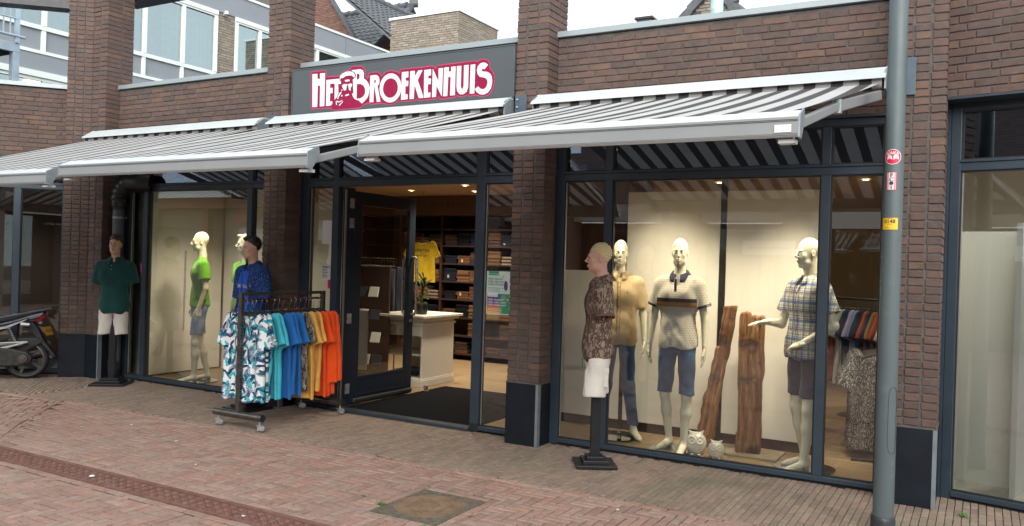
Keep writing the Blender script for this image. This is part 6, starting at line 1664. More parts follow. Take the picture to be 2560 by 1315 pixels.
MB().prism([(px1 - 0.075 + 0.03 * math.cos(a), pm - 0.04 + 0.024 * math.sin(a)) for a in [k * 0.52 for k in range(12)]], -0.002, -0.0012).build('grey_figure', M['gpanel'], po)
MB().prism([(px1 - 0.025 + 0.009 * math.cos(a), pm - 0.06 + 0.013 * math.sin(a)) for a in [k * 0.52 for k in range(12)]], -0.002, -0.0012).build('portrait_figure', M['skin'], po)
nt_ = thing('paper_notice', 'white paper notice on the glass left of the entrance', 'notice', (0, YF + 0.030, 0))
MB().box(-2.90, -2.745, 0, 0.002, 1.82, 2.08).build('sheet', M['paper'], nt_)
nt_ = thing('opening_hours_notice', 'small white notice with lines of text and a pink slip left of the entrance', 'notice', (0, YF + 0.028, 0))
MB().box(-2.90, -2.76, 0, 0.002, 1.43, 1.58).build('sheet', M['paper'], nt_)
l_ = MB()
for k in range(7): l_.box(-2.885, -2.80 - 0.01 * (k % 3), -0.0008, -0.0002, 1.45 + k * 0.017, 1.456 + k * 0.017)
l_.box(-2.885, -2.775, -0.0008, -0.0002, 1.563, 1.572).build('text_lines', M['ink'], nt_)
MB().box(-2.80, -2.755, 0.0001, 0.0015, 1.33, 1.425).build('pink_slip', pbr('pink_paper', (0.6, 0.02, 0.18), 0.6), nt_)
l_ = thing('pink_sticker', 'small pink sticker on the narrow pane of the left window', 'sticker', (-5.975, YF + 0.03, 1.46)); MB().box(-0.03, 0.03, 0, 0.002, -0.06, 0.06).build('sticker_sheet', pbr('pink_sticker_vinyl', (0.6, 0.03, 0.22), 0.5), l_)
# ================================================================== SIGN
SIGN_LETTERS={
 'H':[(-2.838,3.641),(-2.765,3.639),(-2.762,3.584),(-2.726,3.583),(-2.729,3.64),(-2.656,3.639),(-2.654,3.55),(-2.654,3.285),(-2.719,3.285),(-2.723,3.509),(-2.754,3.51),(-2.754,3.283),(-2.825,3.284)],
 'ET':[(-2.636,3.562),(-2.452,3.561),(-2.439,3.548),(-2.429,3.504),(-2.468,3.505),(-2.462,3.406),(-2.484,3.367),(-2.514,3.341),(-2.518,3.514),(-2.581,3.516),(-2.58,3.472),(-2.544,3.472),(-2.543,3.415),(-2.577,3.416),(-2.577,3.328),(-2.544,3.33),(-2.542,3.304),(-2.562,3.285),(-2.631,3.283)],
 'B':[(-2.292,3.636),(-2.175,3.637),(-2.138,3.622),(-2.124,3.593),(-2.125,3.536),(-2.089,3.515),(-2.056,3.472),(-2.042,3.431),(-2.049,3.376),(-2.069,3.333),(-2.1,3.305),(-2.138,3.278),(-2.155,3.288),(-2.178,3.31),(-2.211,3.32),(-2.244,3.335),(-2.268,3.367),(-2.276,3.393),(-2.256,3.391),(-2.265,3.458),(-2.267,3.499),(-2.272,3.535),(-2.249,3.551),(-2.232,3.567),(-2.235,3.593),(-2.258,3.615),(-2.288,3.625)],
 'R':[(-2.04,3.559),(-1.963,3.56),(-1.931,3.542),(-1.917,3.506),(-1.919,3.466),(-1.94,3.443),(-1.896,3.281),(-1.943,3.28),(-1.981,3.436),(-1.986,3.437),(-1.988,3.282),(-2.039,3.283)],
 'O':[(-1.635,3.411),(-1.637,3.378),(-1.646,3.347),(-1.661,3.319),(-1.682,3.296),(-1.708,3.278),(-1.737,3.267),(-1.768,3.263),(-1.799,3.267),(-1.829,3.278),(-1.856,3.295),(-1.879,3.319),(-1.897,3.347),(-1.909,3.379),(-1.914,3.412),(-1.911,3.445),(-1.902,3.477),(-1.886,3.505),(-1.865,3.529),(-1.839,3.546),(-1.81,3.557),(-1.779,3.56),(-1.748,3.556),(-1.718,3.544),(-1.691,3.527),(-1.668,3.503),(-1.651,3.475),(-1.64,3.444)],
 'E':[(-1.635,3.56),(-1.552,3.559),(-1.552,3.501),(-1.584,3.499),(-1.583,3.469),(-1.549,3.466),(-1.553,3.413),(-1.585,3.412),(-1.584,3.333),(-1.553,3.331),(-1.554,3.282),(-1.636,3.28)],
 'K':[(-1.531,3.56),(-1.474,3.56),(-1.472,3.504),(-1.434,3.56),(-1.379,3.558),(-1.435,3.464),(-1.36,3.292),(-1.366,3.281),(-1.416,3.282),(-1.472,3.417),(-1.477,3.28),(-1.53,3.28)],
 'E2':[(-1.36,3.557),(-1.276,3.558),(-1.275,3.498),(-1.308,3.496),(-1.308,3.469),(-1.274,3.466),(-1.276,3.411),(-1.309,3.411),(-1.309,3.329),(-1.274,3.329),(-1.277,3.282),(-1.355,3.281)],
 'N':[(-1.258,3.558),(-1.253,3.556),(-1.185,3.432),(-1.188,3.559),(-1.135,3.557),(-1.138,3.277),(-1.142,3.284),(-1.206,3.386),(-1.208,3.281),(-1.256,3.28)],
 'H2':[(-1.123,3.56),(-1.066,3.56),(-1.066,3.516),(-1.04,3.515),(-1.04,3.561),(-0.987,3.56),(-0.986,3.281),(-1.043,3.282),(-1.042,3.462),(-1.07,3.463),(-1.075,3.279),(-1.123,3.279)],
 'U':[(-0.974,3.561),(-0.921,3.56),(-0.921,3.364),(-0.913,3.338),(-0.898,3.337),(-0.89,3.362),(-0.892,3.562),(-0.838,3.562),(-0.837,3.348),(-0.852,3.303),(-0.89,3.282),(-0.929,3.285),(-0.961,3.316),(-0.971,3.359)],
 'I':[(-0.817,3.56),(-0.763,3.561),(-0.764,3.282),(-0.818,3.282)],
 'S':[(-0.621,3.541),(-0.659,3.503),(-0.679,3.512),(-0.692,3.499),(-0.678,3.484),(-0.629,3.477),(-0.596,3.458),(-0.573,3.424),(-0.568,3.374),(-0.58,3.319),(-0.611,3.28),(-0.659,3.263),(-0.703,3.269),(-0.742,3.295),(-0.76,3.324),(-0.723,3.347),(-0.699,3.322),(-0.661,3.314),(-0.634,3.333),(-0.621,3.364),(-0.622,3.392),(-0.643,3.419),(-0.676,3.428),(-0.709,3.436),(-0.734,3.463),(-0.744,3.499),(-0.734,3.54),(-0.708,3.563),(-0.675,3.57),(-0.643,3.561)],
}
SIGN_RED={
 'outline':[(-2.858,3.669),(-2.659,3.665),(-2.639,3.653),(-2.636,3.595),(-2.459,3.591),(-2.408,3.633),(-2.315,3.64),(-2.31,3.665),(-2.277,3.675),(-2.16,3.667),(-2.127,3.649),(-2.106,3.607),(-2.103,3.551),(-2.064,3.533),(-2.063,3.578),(-2.034,3.591),(-1.952,3.589),(-1.913,3.57),(-1.896,3.539),(-1.839,3.584),(-1.764,3.59),(-1.702,3.572),(-1.664,3.549),(-1.657,3.583),(-1.636,3.591),(-1.484,3.59),(-1.46,3.588),(-1.266,3.59),(-1.236,3.575),(-1.221,3.555),(-1.21,3.582),(-1.185,3.589),(-0.769,3.595),(-0.744,3.582),(-0.714,3.6),(-0.671,3.603),(-0.627,3.588),(-0.602,3.56),(-0.6,3.509),(-0.57,3.479),(-0.547,3.431),(-0.544,3.363),(-0.564,3.304),(-0.6,3.261),(-0.648,3.244),(-0.702,3.25),(-0.749,3.265),(-0.823,3.259),(-0.84,3.274),(-0.889,3.261),(-0.934,3.264),(-0.966,3.278),(-0.979,3.263),(-1.126,3.254),(-1.155,3.256),(-1.182,3.284),(-1.193,3.261),(-1.407,3.259),(-1.44,3.271),(-1.449,3.279),(-1.466,3.261),(-1.647,3.264),(-1.648,3.264),(-1.667,3.28),(-1.715,3.249),(-1.776,3.24),(-1.851,3.258),(-1.877,3.264),(-2.016,3.261),(-2.054,3.276),(-2.125,3.263),(-2.143,3.242),(-2.169,3.234),(-2.499,3.232),(-2.54,3.237),(-2.561,3.259),(-2.844,3.267)],
 'b1':[(-2.218,3.591),(-2.189,3.591),(-2.181,3.573),(-2.184,3.543),(-2.206,3.532),(-2.216,3.53)],
 'b2':[(-2.214,3.485),(-2.165,3.483),(-2.126,3.463),(-2.102,3.425),(-2.102,3.38),(-2.128,3.347),(-2.16,3.334),(-2.212,3.333)],
 'r1':[(-1.984,3.514),(-1.968,3.508),(-1.964,3.49),(-1.97,3.475),(-1.982,3.472)],
 'o1':[(-1.679,3.41),(-1.681,3.388),(-1.687,3.367),(-1.697,3.349),(-1.712,3.333),(-1.729,3.321),(-1.749,3.314),(-1.769,3.311),(-1.79,3.314),(-1.811,3.321),(-1.829,3.333),(-1.845,3.349),(-1.857,3.368),(-1.865,3.389),(-1.868,3.411),(-1.866,3.433),(-1.86,3.454),(-1.849,3.473),(-1.835,3.488),(-1.817,3.5),(-1.798,3.507),(-1.777,3.509),(-1.756,3.507),(-1.736,3.499),(-1.717,3.487),(-1.702,3.472),(-1.69,3.453),(-1.683,3.432)],
}
SIGN_WHITE={
 'cap':[(-2.448,3.547),(-2.452,3.57),(-2.443,3.595),(-2.407,3.617),(-2.361,3.629),(-2.308,3.628),(-2.261,3.61),(-2.24,3.585),(-2.24,3.568),(-2.249,3.553),(-2.263,3.559),(-2.286,3.577),(-2.326,3.58),(-2.366,3.578),(-2.392,3.565),(-2.418,3.559),(-2.432,3.561),(-2.441,3.538)],
 'badge':[(-2.381,3.541),(-2.318,3.542),(-2.309,3.523),(-2.367,3.52)],
 'e1':[(-2.415,3.485),(-2.389,3.498),(-2.349,3.495),(-2.337,3.497),(-2.348,3.475),(-2.353,3.434),(-2.383,3.429),(-2.404,3.459)],
 'e2':[(-2.333,3.491),(-2.297,3.499),(-2.273,3.489),(-2.279,3.469),(-2.295,3.45),(-2.293,3.42),(-2.317,3.432),(-2.325,3.463)],
 'm':[(-2.365,3.384),(-2.319,3.392),(-2.312,3.378),(-2.344,3.37),(-2.367,3.369)],
 'f1':[(-2.42,3.442),(-2.404,3.443),(-2.41,3.428),(-2.42,3.426)],
 'f2':[(-2.439,3.415),(-2.419,3.421),(-2.419,3.406),(-2.445,3.38),(-2.463,3.345),(-2.477,3.351),(-2.465,3.381)],
 'f3':[(-2.425,3.383),(-2.405,3.387),(-2.401,3.371),(-2.417,3.367)],
 'f4':[(-2.476,3.33),(-2.449,3.318),(-2.409,3.331),(-2.4,3.338),(-2.409,3.321),(-2.448,3.308),(-2.476,3.315)],
 'f5':[(-2.493,3.326),(-2.483,3.331),(-2.474,3.284),(-2.488,3.29)],
 'f6':[(-2.451,3.28),(-2.395,3.32),(-2.392,3.313),(-2.44,3.272)],
}
sg = thing('shop_sign', 'grey shop sign reading HET BROEKENHUIS in white on crimson over the entrance', 'sign', (0, 0, 0))
MB().box(-3.125, -0.335, -0.030, YW - 0.004, 3.225, 3.70).build('panel', M['sign'], sg, bevel=0.003)
MB().box(-3.135, -0.333, -0.034, -0.005, 3.7005, 3.712).box(-3.135, -0.333, -0.034, -0.005, 3.213, 3.2245).box(-3.137, -3.1255, -0.034, -0.005, 3.2255, 3.6995).build('panel_frame', M['sign'], sg)
def flat(poly, y, name, mat, th=0.0012):
    from mathutils.geometry import tessellate_polygon
    pl_ = []
    for p in poly:
        if not pl_ or math.hypot(p[0] - pl_[-1][0], p[1] - pl_[-1][1]) > 0.0015: pl_.append(p)
    tri = tessellate_polygon([[Vector((x, z, 0)) for x, z in pl_]])
    me = bpy.data.meshes.new(name); me.from_pydata([(x, y, z) for x, z in pl_], [], [tuple(q) for q in tri]); me.update()
    for p in me.polygons:
        if p.normal.y > 0: p.flip()
    me.update()
    return link(name, me, mat, sg)
rim = []
P_ = SIGN_RED['outline']
cx_ = sum(p[0] for p in P_) / len(P_)
flat(P_, -0.0325, 'crimson_field', M['crim'])
rimm = MB()
for a_, b_ in zip(P_, P_[1:] + P_[:1]):
    if math.hypot(a_[0] - b_[0], a_[1] - b_[1]) > 0.004: rimm.bar((a_[0], -0.0318, a_[1]), (b_[0], -0.0318, b_[1]), 0.012, 0.0018, (0, 1, 0))
rimm.build('pink_rim', pbr('pink_print_rim', (0.30, 0.05, 0.10), 0.45), sg)
for k, P_ in SIGN_LETTERS.items(): flat(P_, -0.0340, 'letter', M['white'])
for k in ('b1', 'b2', 'r1', 'o1'): flat(SIGN_RED[k], -0.0352, 'letter_counter', M['crim'])
for k, P_ in SIGN_WHITE.items(): flat(P_, -0.0364, 'portrait_print', M['white'])
capp = SIGN_WHITE['cap']
ol = MB()
for a_, b_ in zip(capp, capp[1:] + capp[:1]): ol.bar((a_[0], -0.0372, a_[1]), (b_[0], -0.0372, b_[1]), 0.004, 0.0008, (0, 1, 0))
ol.build('portrait_outline', pbr('dark_plum_line', (0.12, 0.02, 0.05), 0.5), sg)

# ================================================================== AWNINGS
def ext_x(prof, x0, x1, closed=True):
    """profile of (y,z) extruded along x"""
    m_ = MB(); n = len(prof)
    m_.v = [(x0, y, z) for y, z in prof] + [(x1, y, z) for y, z in prof]
    rg = range(n if closed else n - 1)
    m_.f = [(i, (i + 1) % n, (i + 1) % n + n, i + n) for i in rg]
    if closed: m_.f += [tuple(range(n - 1, -1, -1)), tuple(range(n, 2 * n))]
    ar = sum(prof[i][0] * prof[(i + 1) % n][1] - prof[(i + 1) % n][0] * prof[i][1] for i in range(n))
    if ar > 0: m_.f = [f[::-1] for f in m_.f]
    return m_
def awning(label, x0, x1, bx0, bx1, yb, zb, larm=True, seed=0):
    """x0..x1 housing on the wall; bx0..bx1 front bar at depth yb, front top edge zb"""
    t = thing('striped_awning', label, 'awning', (x0, 0, 0))
    W0, B0, B1 = x1 - x0, bx0 - x0, bx1 - x0
    zc = 3.205
    hood = ext_x([(-0.012, zc), (-0.075, zc + 0.002), (-0.150, zc - 0.050), (-0.205, zc - 0.088), (-0.208, zc - 0.104), (-0.198, zc - 0.104), (-0.192, zc - 0.094), (-0.146, zc - 0.062), (-0.074, zc - 0.010), (-0.012, zc - 0.012)], 0.0, W0)
    hood.build('hood', M['awn_metal'], t)
    MB().box(0.0, W0, -0.0115, -0.002, zc - 0.15, zc - 0.013).build('back_profile', M['galv'], t)
    rl = MB().tube([(0.03, -0.112, 3.085), (W0 - 0.03, -0.112, 3.085)], 0.047, 22).build('fabric_roll', M['stripe'], t, True)
    for s_ in (0.0, W0 - 0.012):
        ext_x([(-0.003, 3.22), (-0.05, 3.22), (-0.17, 3.15), (-0.17, 3.03), (-0.003, 3.0)], s_ + 0.0005, s_ + 0.0115).build('end_bracket', M['galv'], t)
    # canopy, slightly slack
    m_ = MB(); nx, ny = 60, 10; vs = []
    ya_, za_, yb_, zb_ = -0.158, 3.07, yb + 0.090, zb + 0.045
    for j in range(ny + 1):
        v_ = j / ny
        for i in range(nx + 1):
            u_ = i / nx; x = (0.045 + (W0 - 0.09) * u_) * (1 - v_) + (B0 + 0.05 + (B1 - B0 - 0.1) * u_) * v_
            sag = -0.014 * math.sin(math.pi * v_) * (0.7 + 0.3 * math.sin(math.pi * u_)) + 0.004 * math.sin(u_ * 40 + seed) * math.sin(math.pi * v_)
            vs.append((x, ya_ + (yb_ - ya_) * v_, za_ + (zb_ - za_) * v_ + sag))
    fs = [(j * (nx + 1) + i, (j + 1) * (nx + 1) + i, (j + 1) * (nx + 1) + i + 1, j * (nx + 1) + i + 1) for j in range(ny) for i in range(nx)]
    m_.add(vs, fs); m_.build('canopy', M['stripe'], t, True)
    # front bar
    fb = ext_x([(yb + 0.092, zb + 0.046), (yb + 0.004, zb + 0.005), (yb, zb), (yb - 0.004, zb - 0.092), (yb + 0.006, zb - 0.100), (yb + 0.030, zb - 0.098), (yb + 0.075, zb - 0.02), (yb + 0.10, zb + 0.035)], B0, B1)
    me = fb.mesh('front_bar'); me.materials.append(M['awn_metal']); me.materials.append(M['awn_front'])
    for p in me.polygons:
        if abs(p.normal.y) > 0.9 and p.center.y < yb + 0.003: p.material_index = 1  # upright front face coloured darker to carry its shade
    o = link('front_bar', me, None, t)
    g_ = MB()
    for dz in (0.012, 0.018, 0.082, 0.088): g_.box(B0 + 0.002, B1 - 0.002, yb - 0.0065 + 0.0, yb - 0.001, zb - dz - 0.002, zb - dz)
    g_.build('bar_groove', M['awn_front'], o)
    for s_ in (B0 - 0.009, B1 + 0.0005):
        ext_x([(yb + 0.102, zb + 0.060), (yb + 0.0, zb + 0.010), (yb - 0.008, zb - 0.102), (yb + 0.04, zb - 0.108), (yb + 0.115, zb + 0.0)], s_, s_ + 0.0085).build('end_cap', M['galv'], o)
    # folding arms
    for s_, xe in ((-1, W0), (1, 0.0)):
        be = B1 if s_ == -1 else B0
        p0 = (xe + s_ * 0.05, -0.13, 2.99); p1 = (xe * 0.55 + be * 0.45 + s_ * 0.09, (yb - 0.1) * 0.5, 2.70 + (zb - 2.43) * 0.5); p2 = (be + s_ * 0.06, yb + 0.07, zb - 0.045)
        a_ = MB().bar(p0, p1, 0.045, 0.070).build('folding_arm', M['awn_front'], t, bevel=0.008)
        MB().bar(p1, p2, 0.038, 0.055).build('forearm', M['awn_front'], a_, bevel=0.008)
        MB().tube([(p1[0], p1[1], p1[2] - 0.045), (p1[0], p1[1], p1[2] + 0.04)], 0.030, 12).build('elbow', M['galv'], a_)
        MB().box(p2[0] - 0.04, p2[0] + 0.04, yb + 0.03, yb + 0.10, zb - 0.125, zb - 0.105).box(p2[0] - 0.028, p2[0] + 0.028, yb + 0.04, yb + 0.09, zb - 0.105, zb - 0.07).build('arm_shoe', M['awn_metal'], a_)
    return t
a1 = awning('leftmost striped awning, its white front bar running out of the left edge', -6.60, -3.50, -6.50, -3.53, -2.50, 2.338, seed=1)
a2 = awning('middle striped awning above the left window and the clothes rack', -3.34, -0.345, -3.31, -0.505, -2.52, 2.388, seed=2)
a3 = awning('right striped awning in front of the large display window', -0.058, 2.85, -0.064, 2.692, -2.51, 2.447, seed=3)
MB().box(2.58, 2.66, -2.519, -2.515, 2.37, 2.408).build('maker_label', M['paper'], a3, loc=(0.058, 0, 0))
for x0, x1, lab in ((-0.326, -0.204, 'dark steel plate bolted to the middle pillar between two awnings'), (-3.50, -3.395, 'dark steel plate bolted to the pillar left of the shop sign'), (2.90, 3.034, 'large dark steel plate bolted to the right pillar behind the lamp post'), (-6.50, -6.46, 'dark steel plate on the leftmost pillar')):
    t = thing('mounting_plate', lab, 'mounting plate', (x0, -0.006, 0))
    zt_, zb2 = (3.235, 3.075) if x1 < 2 else (3.275, 3.0)
    MB().box(0, x1 - x0, -0.012, 0, zb2, zt_).build('plate', M['plate'], t, bevel=0.003)
    for z in (zt_ - 0.045, zb2 + 0.045): MB().lathe([(0.0, -0.016), (0.009, -0.014), (0.012, 0.0)], (0.03, -0.012, z), 10, 'y').build('bolt', M['steel'], t)

# ================================================================== LAMP POST
lp = thing('lamp_post', 'tall green grey lamp post with stickers in front of the right pillar', 'lamp post', (2.974, -0.784, 0))
MB().lathe([(0.0635, 0.10), (0.0645, 0.12), (0.0615, 1.9), (0.0575, 3.5), (0.050, 6.0), (0.0, 6.01)], (0, 0, 0), 40).build('shaft', M['post'], lp, True)
MB().lathe([(0.0, 0.0), (0.075, 0.0), (0.0755, 0.085), (0.072, 0.10), (0.066, 0.108), (0.0636, 0.108)], (0, 0, 0), 40).build('base_collar', pbr('scuffed_black_collar', (0.03, 0.033, 0.038), 0.6, 0, 0.3, 20, dirt=((0.2, 0.22, 0.23), 18, 0.6)), lp, True)
CA = math.atan2(-6.7049 + 0.784, 3.4885 - 2.974)        # direction from the post to the street side
def onpost(r_=0.0625, a0=0.0):
    return lambda x, y, z: (r_ * math.cos(CA + a0 + x / 0.0615), r_ * math.sin(CA + a0 + x / 0.0615), y)
def patch(name, w_, z0, z1, mat, a0=0.0, r_=0.0622, parent=None, circ=False):
    m_ = MB(); n = 16; fn = onpost(r_, a0)
    if circ:
        h = (z1 - z0) / 2; zc = (z0 + z1) / 2; rings = 6; vs = [fn(0, zc, 0)]; fs = []
        for j in range(1, rings + 1):
            for k in range(28):
                a = 2 * math.pi * k / 28; vs.append(fn(w_ / 2 * j / rings * math.cos(a), zc + h * j / rings * math.sin(a), 0))
        for k in range(28): fs.append((0, 1 + k, 1 + (k + 1) % 28))
        for j in range(rings - 1):
            for k in range(28): fs.append((1 + j * 28 + k, 1 + (j + 1) * 28 + k, 1 + (j + 1) * 28 + (k + 1) % 28, 1 + j * 28 + (k + 1) % 28))
        return m_.add(vs, fs).build(name, mat, parent or lp, True)
    vs = [fn(-w_ / 2 + w_ * i / n, z, 0) for i in range(n + 1) for z in (z0, z1)]
    return m_.add(vs, [(2 * i, 2 * i + 2, 2 * i + 3, 2 * i + 1) for i in range(n)]).build(name, mat, parent or lp, True)
red = pbr('red_vinyl', (0.55, 0.02, 0.06), 0.4); pinkw = pbr('pale_pink_vinyl', (0.75, 0.60, 0.62), 0.4)
so = R(-9)
rs = patch('round_sticker', 0.104, 2.395, 2.495, pinkw, so, 0.0628, circ=True)
patch('sticker_disc', 0.096, 2.399, 2.491, red, so, 0.0632, rs, True)
for dx, sz in ((-0.018, 0.032), (0.020, 0.034)): 
    patch('sticker_head', sz, 2.418, 2.418 + sz * 1.25, pinkw, so + dx / 0.0615, 0.0636, rs, True)
    patch('sticker_beard', sz * 0.7, 2.416, 2.434, red, so + dx / 0.0615, 0.0640, rs, True)
text_on('VAKP', 0.030, M['white'], rs, lambda x, y, z: onpost(0.0637, so)(x * 1.0, 2.470 + y - x * x * 9, 0), 'sticker_print', bold=0.0006, align='CENTER')
vs_ = patch('tall_sticker', 0.060, 2.230, 2.345, red, so - R(3), 0.0628)
patch('sticker_band', 0.036, 2.232, 2.343, pinkw, so - R(3), 0.0632, vs_)
patch('sticker_line', 0.003, 2.232, 2.343, pinkw, so - R(3) - 0.024 / 0.0615, 0.0632, vs_); patch('sticker_line', 0.003, 2.232, 2.343, pinkw, so - R(3) + 0.024 / 0.0615, 0.0632, vs_)
for i, ch_ in enumerate('FC'): text_on(ch_, 0.038, M['ink'], vs_, lambda x, y, z, i=i: onpost(0.0636, so - R(3))(x, 2.325 - i * 0.028 + y, 0), 'sticker_print', bold=0.001)
patch('sticker_ball', 0.026, 2.262, 2.286, M['ink'], so - R(3), 0.0636, vs_, True); text_on('T', 0.034, M['ink'], vs_, lambda x, y, z: onpost(0.0636, so - R(3))(x, 2.246 + y, 0), 'sticker_print', bold=0.001)
yp = patch('number_plate', 0.100, 1.975, 2.050, M['yellow'], so + R(-6), 0.0630)
text_on('0148', 0.034, M['ink'], yp, lambda x, y, z: onpost(0.0635, so + R(-6))(x, 2.026 + y, 0), 'number_print', bold=0.0009)
for z_, w_ in ((2.0445, 0.04), (2.008, 0.03), (1.985, 0.035)): patch('small_print', w_, z_, z_ + 0.002, M['ink'], so + R(-6) - (0 if z_ > 2 else 0.02 / 0.0615), 0.0634, yp)
hd = MB()
hp = [(x, z) for x, z in [(0.035, 0.50)]]
fn = onpost(0.0645, R(38)); pth = []
for k in range(33):
    a = 2 * math.pi * k / 32; sx = 0.030 * math.copysign(abs(math.cos(a)) ** 0.7, math.cos(a)); sz = 0.215 * math.copysign(abs(math.sin(a)) ** 0.35, math.sin(a))
    pth.append(fn(sx, 0.74 + sz, 0))
MB().tube(pth, 0.0012, 5, False).build('service_hatch', M['dark'], lp)

# ================================================================== DRAINPIPE
dp = thing('drainpipe', 'thick grey drainpipe with black ribbed elbow beside the left window', 'drainpipe', (-6.29, 0.13, 0))
MB().tube([(0, 0, 0.22), (0, 0, 2.28)], 0.072, 26).build('pipe', M['pipe'], dp, True)
MB().lathe([(0.065, 0.0), (0.070, 0.10), (0.078, 0.11), (0.082, 0.15), (0.074, 0.17), (0.084, 0.19), (0.084, 0.225), (0.076, 0.25)], (0, 0, 0), 26).build('foot_socket', M['pipe_b'], dp, True)
for z in (2.10, 0.60): MB().lathe([(0.073, z - 0.014), (0.077, z - 0.012), (0.077, z + 0.012), (0.073, z + 0.014)], (0, 0, 0), 26).box(0.0, 0.03, 0.07, 0.10, z - 0.015, z + 0.015).build('pipe_clamp', M['galv'], dp, True)
pts, rs_ = [(0, 0, 2.20), (0, 0, 2.30)], [0.080, 0.084]
for k in range(0, 13):
    a = math.pi / 2 * k / 12
    pts.append((0.20 - 0.20 * math.cos(a), 0.02 * math.sin(a), 2.34 + 0.20 * math.sin(a))); rs_.append(0.100 if k % 3 else 0.110)
pts += [(0.34, 0.03, 2.545), (0.44, 0.06, 2.55), (0.50, 0.10, 2.55)]; rs_ += [0.102, 0.110, 0.110]
MB().tube(pts, rs_, 26).build('elbow', M['pipe_b'], dp, True)
MB().lathe([(0.074, 2.24), (0.094, 2.245), (0.098, 2.30), (0.094, 2.34)], (0, 0, 0), 26).build('sleeve', M['pipe_b'], dp, True)

# ================================================================== SCOOTER (rear half in the picture)
st_ = thing('motor_scooter', 'black motor scooter parked in front of the left bay with its rear towards the pillar', 'scooter', (-7.13, -0.52, 0), R(50))
def wheel(x, name_='wheel'):
    n = 40; vs = []; fs = []
    prof = [(0.205, -0.05), (0.225, -0.056), (0.245, -0.045), (0.255, -0.02), (0.257, 0.0), (0.255, 0.02), (0.245, 0.045), (0.225, 0.056), (0.205, 0.05), (0.195, 0.0)]
    w_ = MB().lathe([(r_, h) for r_, h in prof + prof[:1]], (x, 0, 0.255), n, 'y').build(name_, M['blackm'], st_, True)
    gr_ = MB()
    for k in range(48):
        a = 2 * math.pi * k / 48; c_, s_ = math.cos(a), math.sin(a); c2, s2 = math.cos(a + 0.06), math.sin(a + 0.06)
        gr_.bar((x + 0.2565 * c_, -0.034, 0.255 + 0.2565 * s_), (x + 0.2575 * c2, -0.006, 0.255 + 0.2575 * s2), 0.006, 0.006, (c_, 0, s_))
    gr_.build('tread', M['rubber'], w_)
    rm = MB().lathe([(0.205, -0.040), (0.185, -0.042), (0.180, -0.02), (0.180, 0.02), (0.185, 0.042), (0.205, 0.040)], (x, 0, 0.255), n, 'y').lathe([(0.0, -0.05), (0.045, -0.045), (0.05, 0.045), (0.0, 0.05)], (x, 0, 0.255), 20, 'y')
    for k in range(5):
        a = 2 * math.pi * k / 5 + 0.5; b = a + 0.12
        rm.bar((x + 0.04 * math.cos(a), -0.01, 0.255 + 0.04 * math.sin(a)), (x + 0.188 * math.cos(b), -0.015, 0.255 + 0.188 * math.sin(b)), 0.035, 0.03, (0, 1, 0))
    rm.build('rim', M['rack'], w_, True)
wheel(0.0); wheel(-1.25)
def sprism(poly, y0, y1, name, mat, bevel=0.006, par=None): return MB().prism(poly, y0, y1).build(name, mat, par or st_, bevel=bevel, seg=3)
sprism([(-0.98, 0.73), (-0.55, 0.74), (-0.25, 0.80), (0.02, 0.86), (0.22, 0.90), (0.27, 0.905), (0.24, 0.88), (0.05, 0.83), (-0.15, 0.76), (-0.45, 0.68), (-0.95, 0.68)], -0.13, 0.13, 'seat', M['black'], 0.025)
body = sprism([(-1.0, 0.67), (-0.45, 0.675), (-0.15, 0.75), (0.05, 0.82), (0.21, 0.865), (0.17, 0.80), (0.10, 0.77), (-0.10, 0.70), (-0.40, 0.55), (-0.70, 0.45), (-0.98, 0.40)], -0.145, 0.145, 'body', pbr('dark_blue_black_fairing', (0.012, 0.014, 0.03), 0.22), 0.02)
sprism([(-0.60, 0.60), (-0.22, 0.68), (0.02, 0.775), (0.0, 0.755), (-0.20, 0.655), (-0.58, 0.575)], -0.150, -0.1455, 'silver_trim', M['chrome'], 0, body)
sprism([(-0.40, 0.625), (-0.26, 0.66), (-0.27, 0.645), (-0.40, 0.61)], -0.1535, -0.1505, 'yellow_decal', M['yellow'], 0, body)
sprism([(0.02, 0.79), (0.15, 0.83), (0.20, 0.845), (0.16, 0.80), (0.05, 0.765)], -0.152, 0.152, 'grey_side_panel', M['pipe'], 0.004, body)
tl = sprism([(0.07, 0.755), (0.12, 0.81), (0.22, 0.835), (0.20, 0.775), (0.13, 0.725)], -0.10, 0.10, 'tail_light', pbr('red_tail_lens', (0.35, 0.006, 0.012), 0.2), 0.012)
MB().tube([(-0.05, -0.16, 0.705), (0.05, -0.165, 0.70)], [0.028, 0.022], 12).tube([(-0.0, -0.10, 0.70), (-0.02, -0.16, 0.703)], 0.012, 8).build('indicator', M['chrome'], st_, True)
MB().tube([(0.14, -0.02, 0.73), (0.15, -0.06, 0.72)], [0.018, 0.022], 12).build('indicator', M['chrome'], st_, True)
sprism([(-0.02, 0.72), (0.07, 0.73), (0.14, 0.62), (0.19, 0.50), (0.30, 0.34), (0.34, 0.28), (0.31, 0.28), (0.24, 0.36), (0.12, 0.50), (0.06, 0.60), (-0.06, 0.62)], -0.075, 0.075, 'tail_fender', M['blackm'], 0.01)
pl_ = MB().box(-0.075, 0.075, -0.004, 0.0, -0.06, 0.06).build('licence_plate', M['plate_yellow'], st_, loc=(0.235, -0.02, 0.61), rot=(0, 0, R(62)), bevel=0.004)
pl_.rotation_euler = (R(-26), 0, R(66))
me = text_mesh('42-D-BZ', 0.045, bold=0.001); me2 = bpy.data.meshes.new('plate_print'); me2.from_pydata([(v.co.x * 0.8, -0.0055, v.co.y) for v in me.vertices], [], [tuple(p.vertices) for p in me.polygons])
link('plate_print', me2, M['ink'], pl_)
sprism([(-0.22, 0.52), (0.12, 0.53), (0.20, 0.47), (0.08, 0.40), (-0.02, 0.33), (-0.20, 0.38)], -0.085, 0.085, 'inner_mudguard', M['blackm'], 0.02)
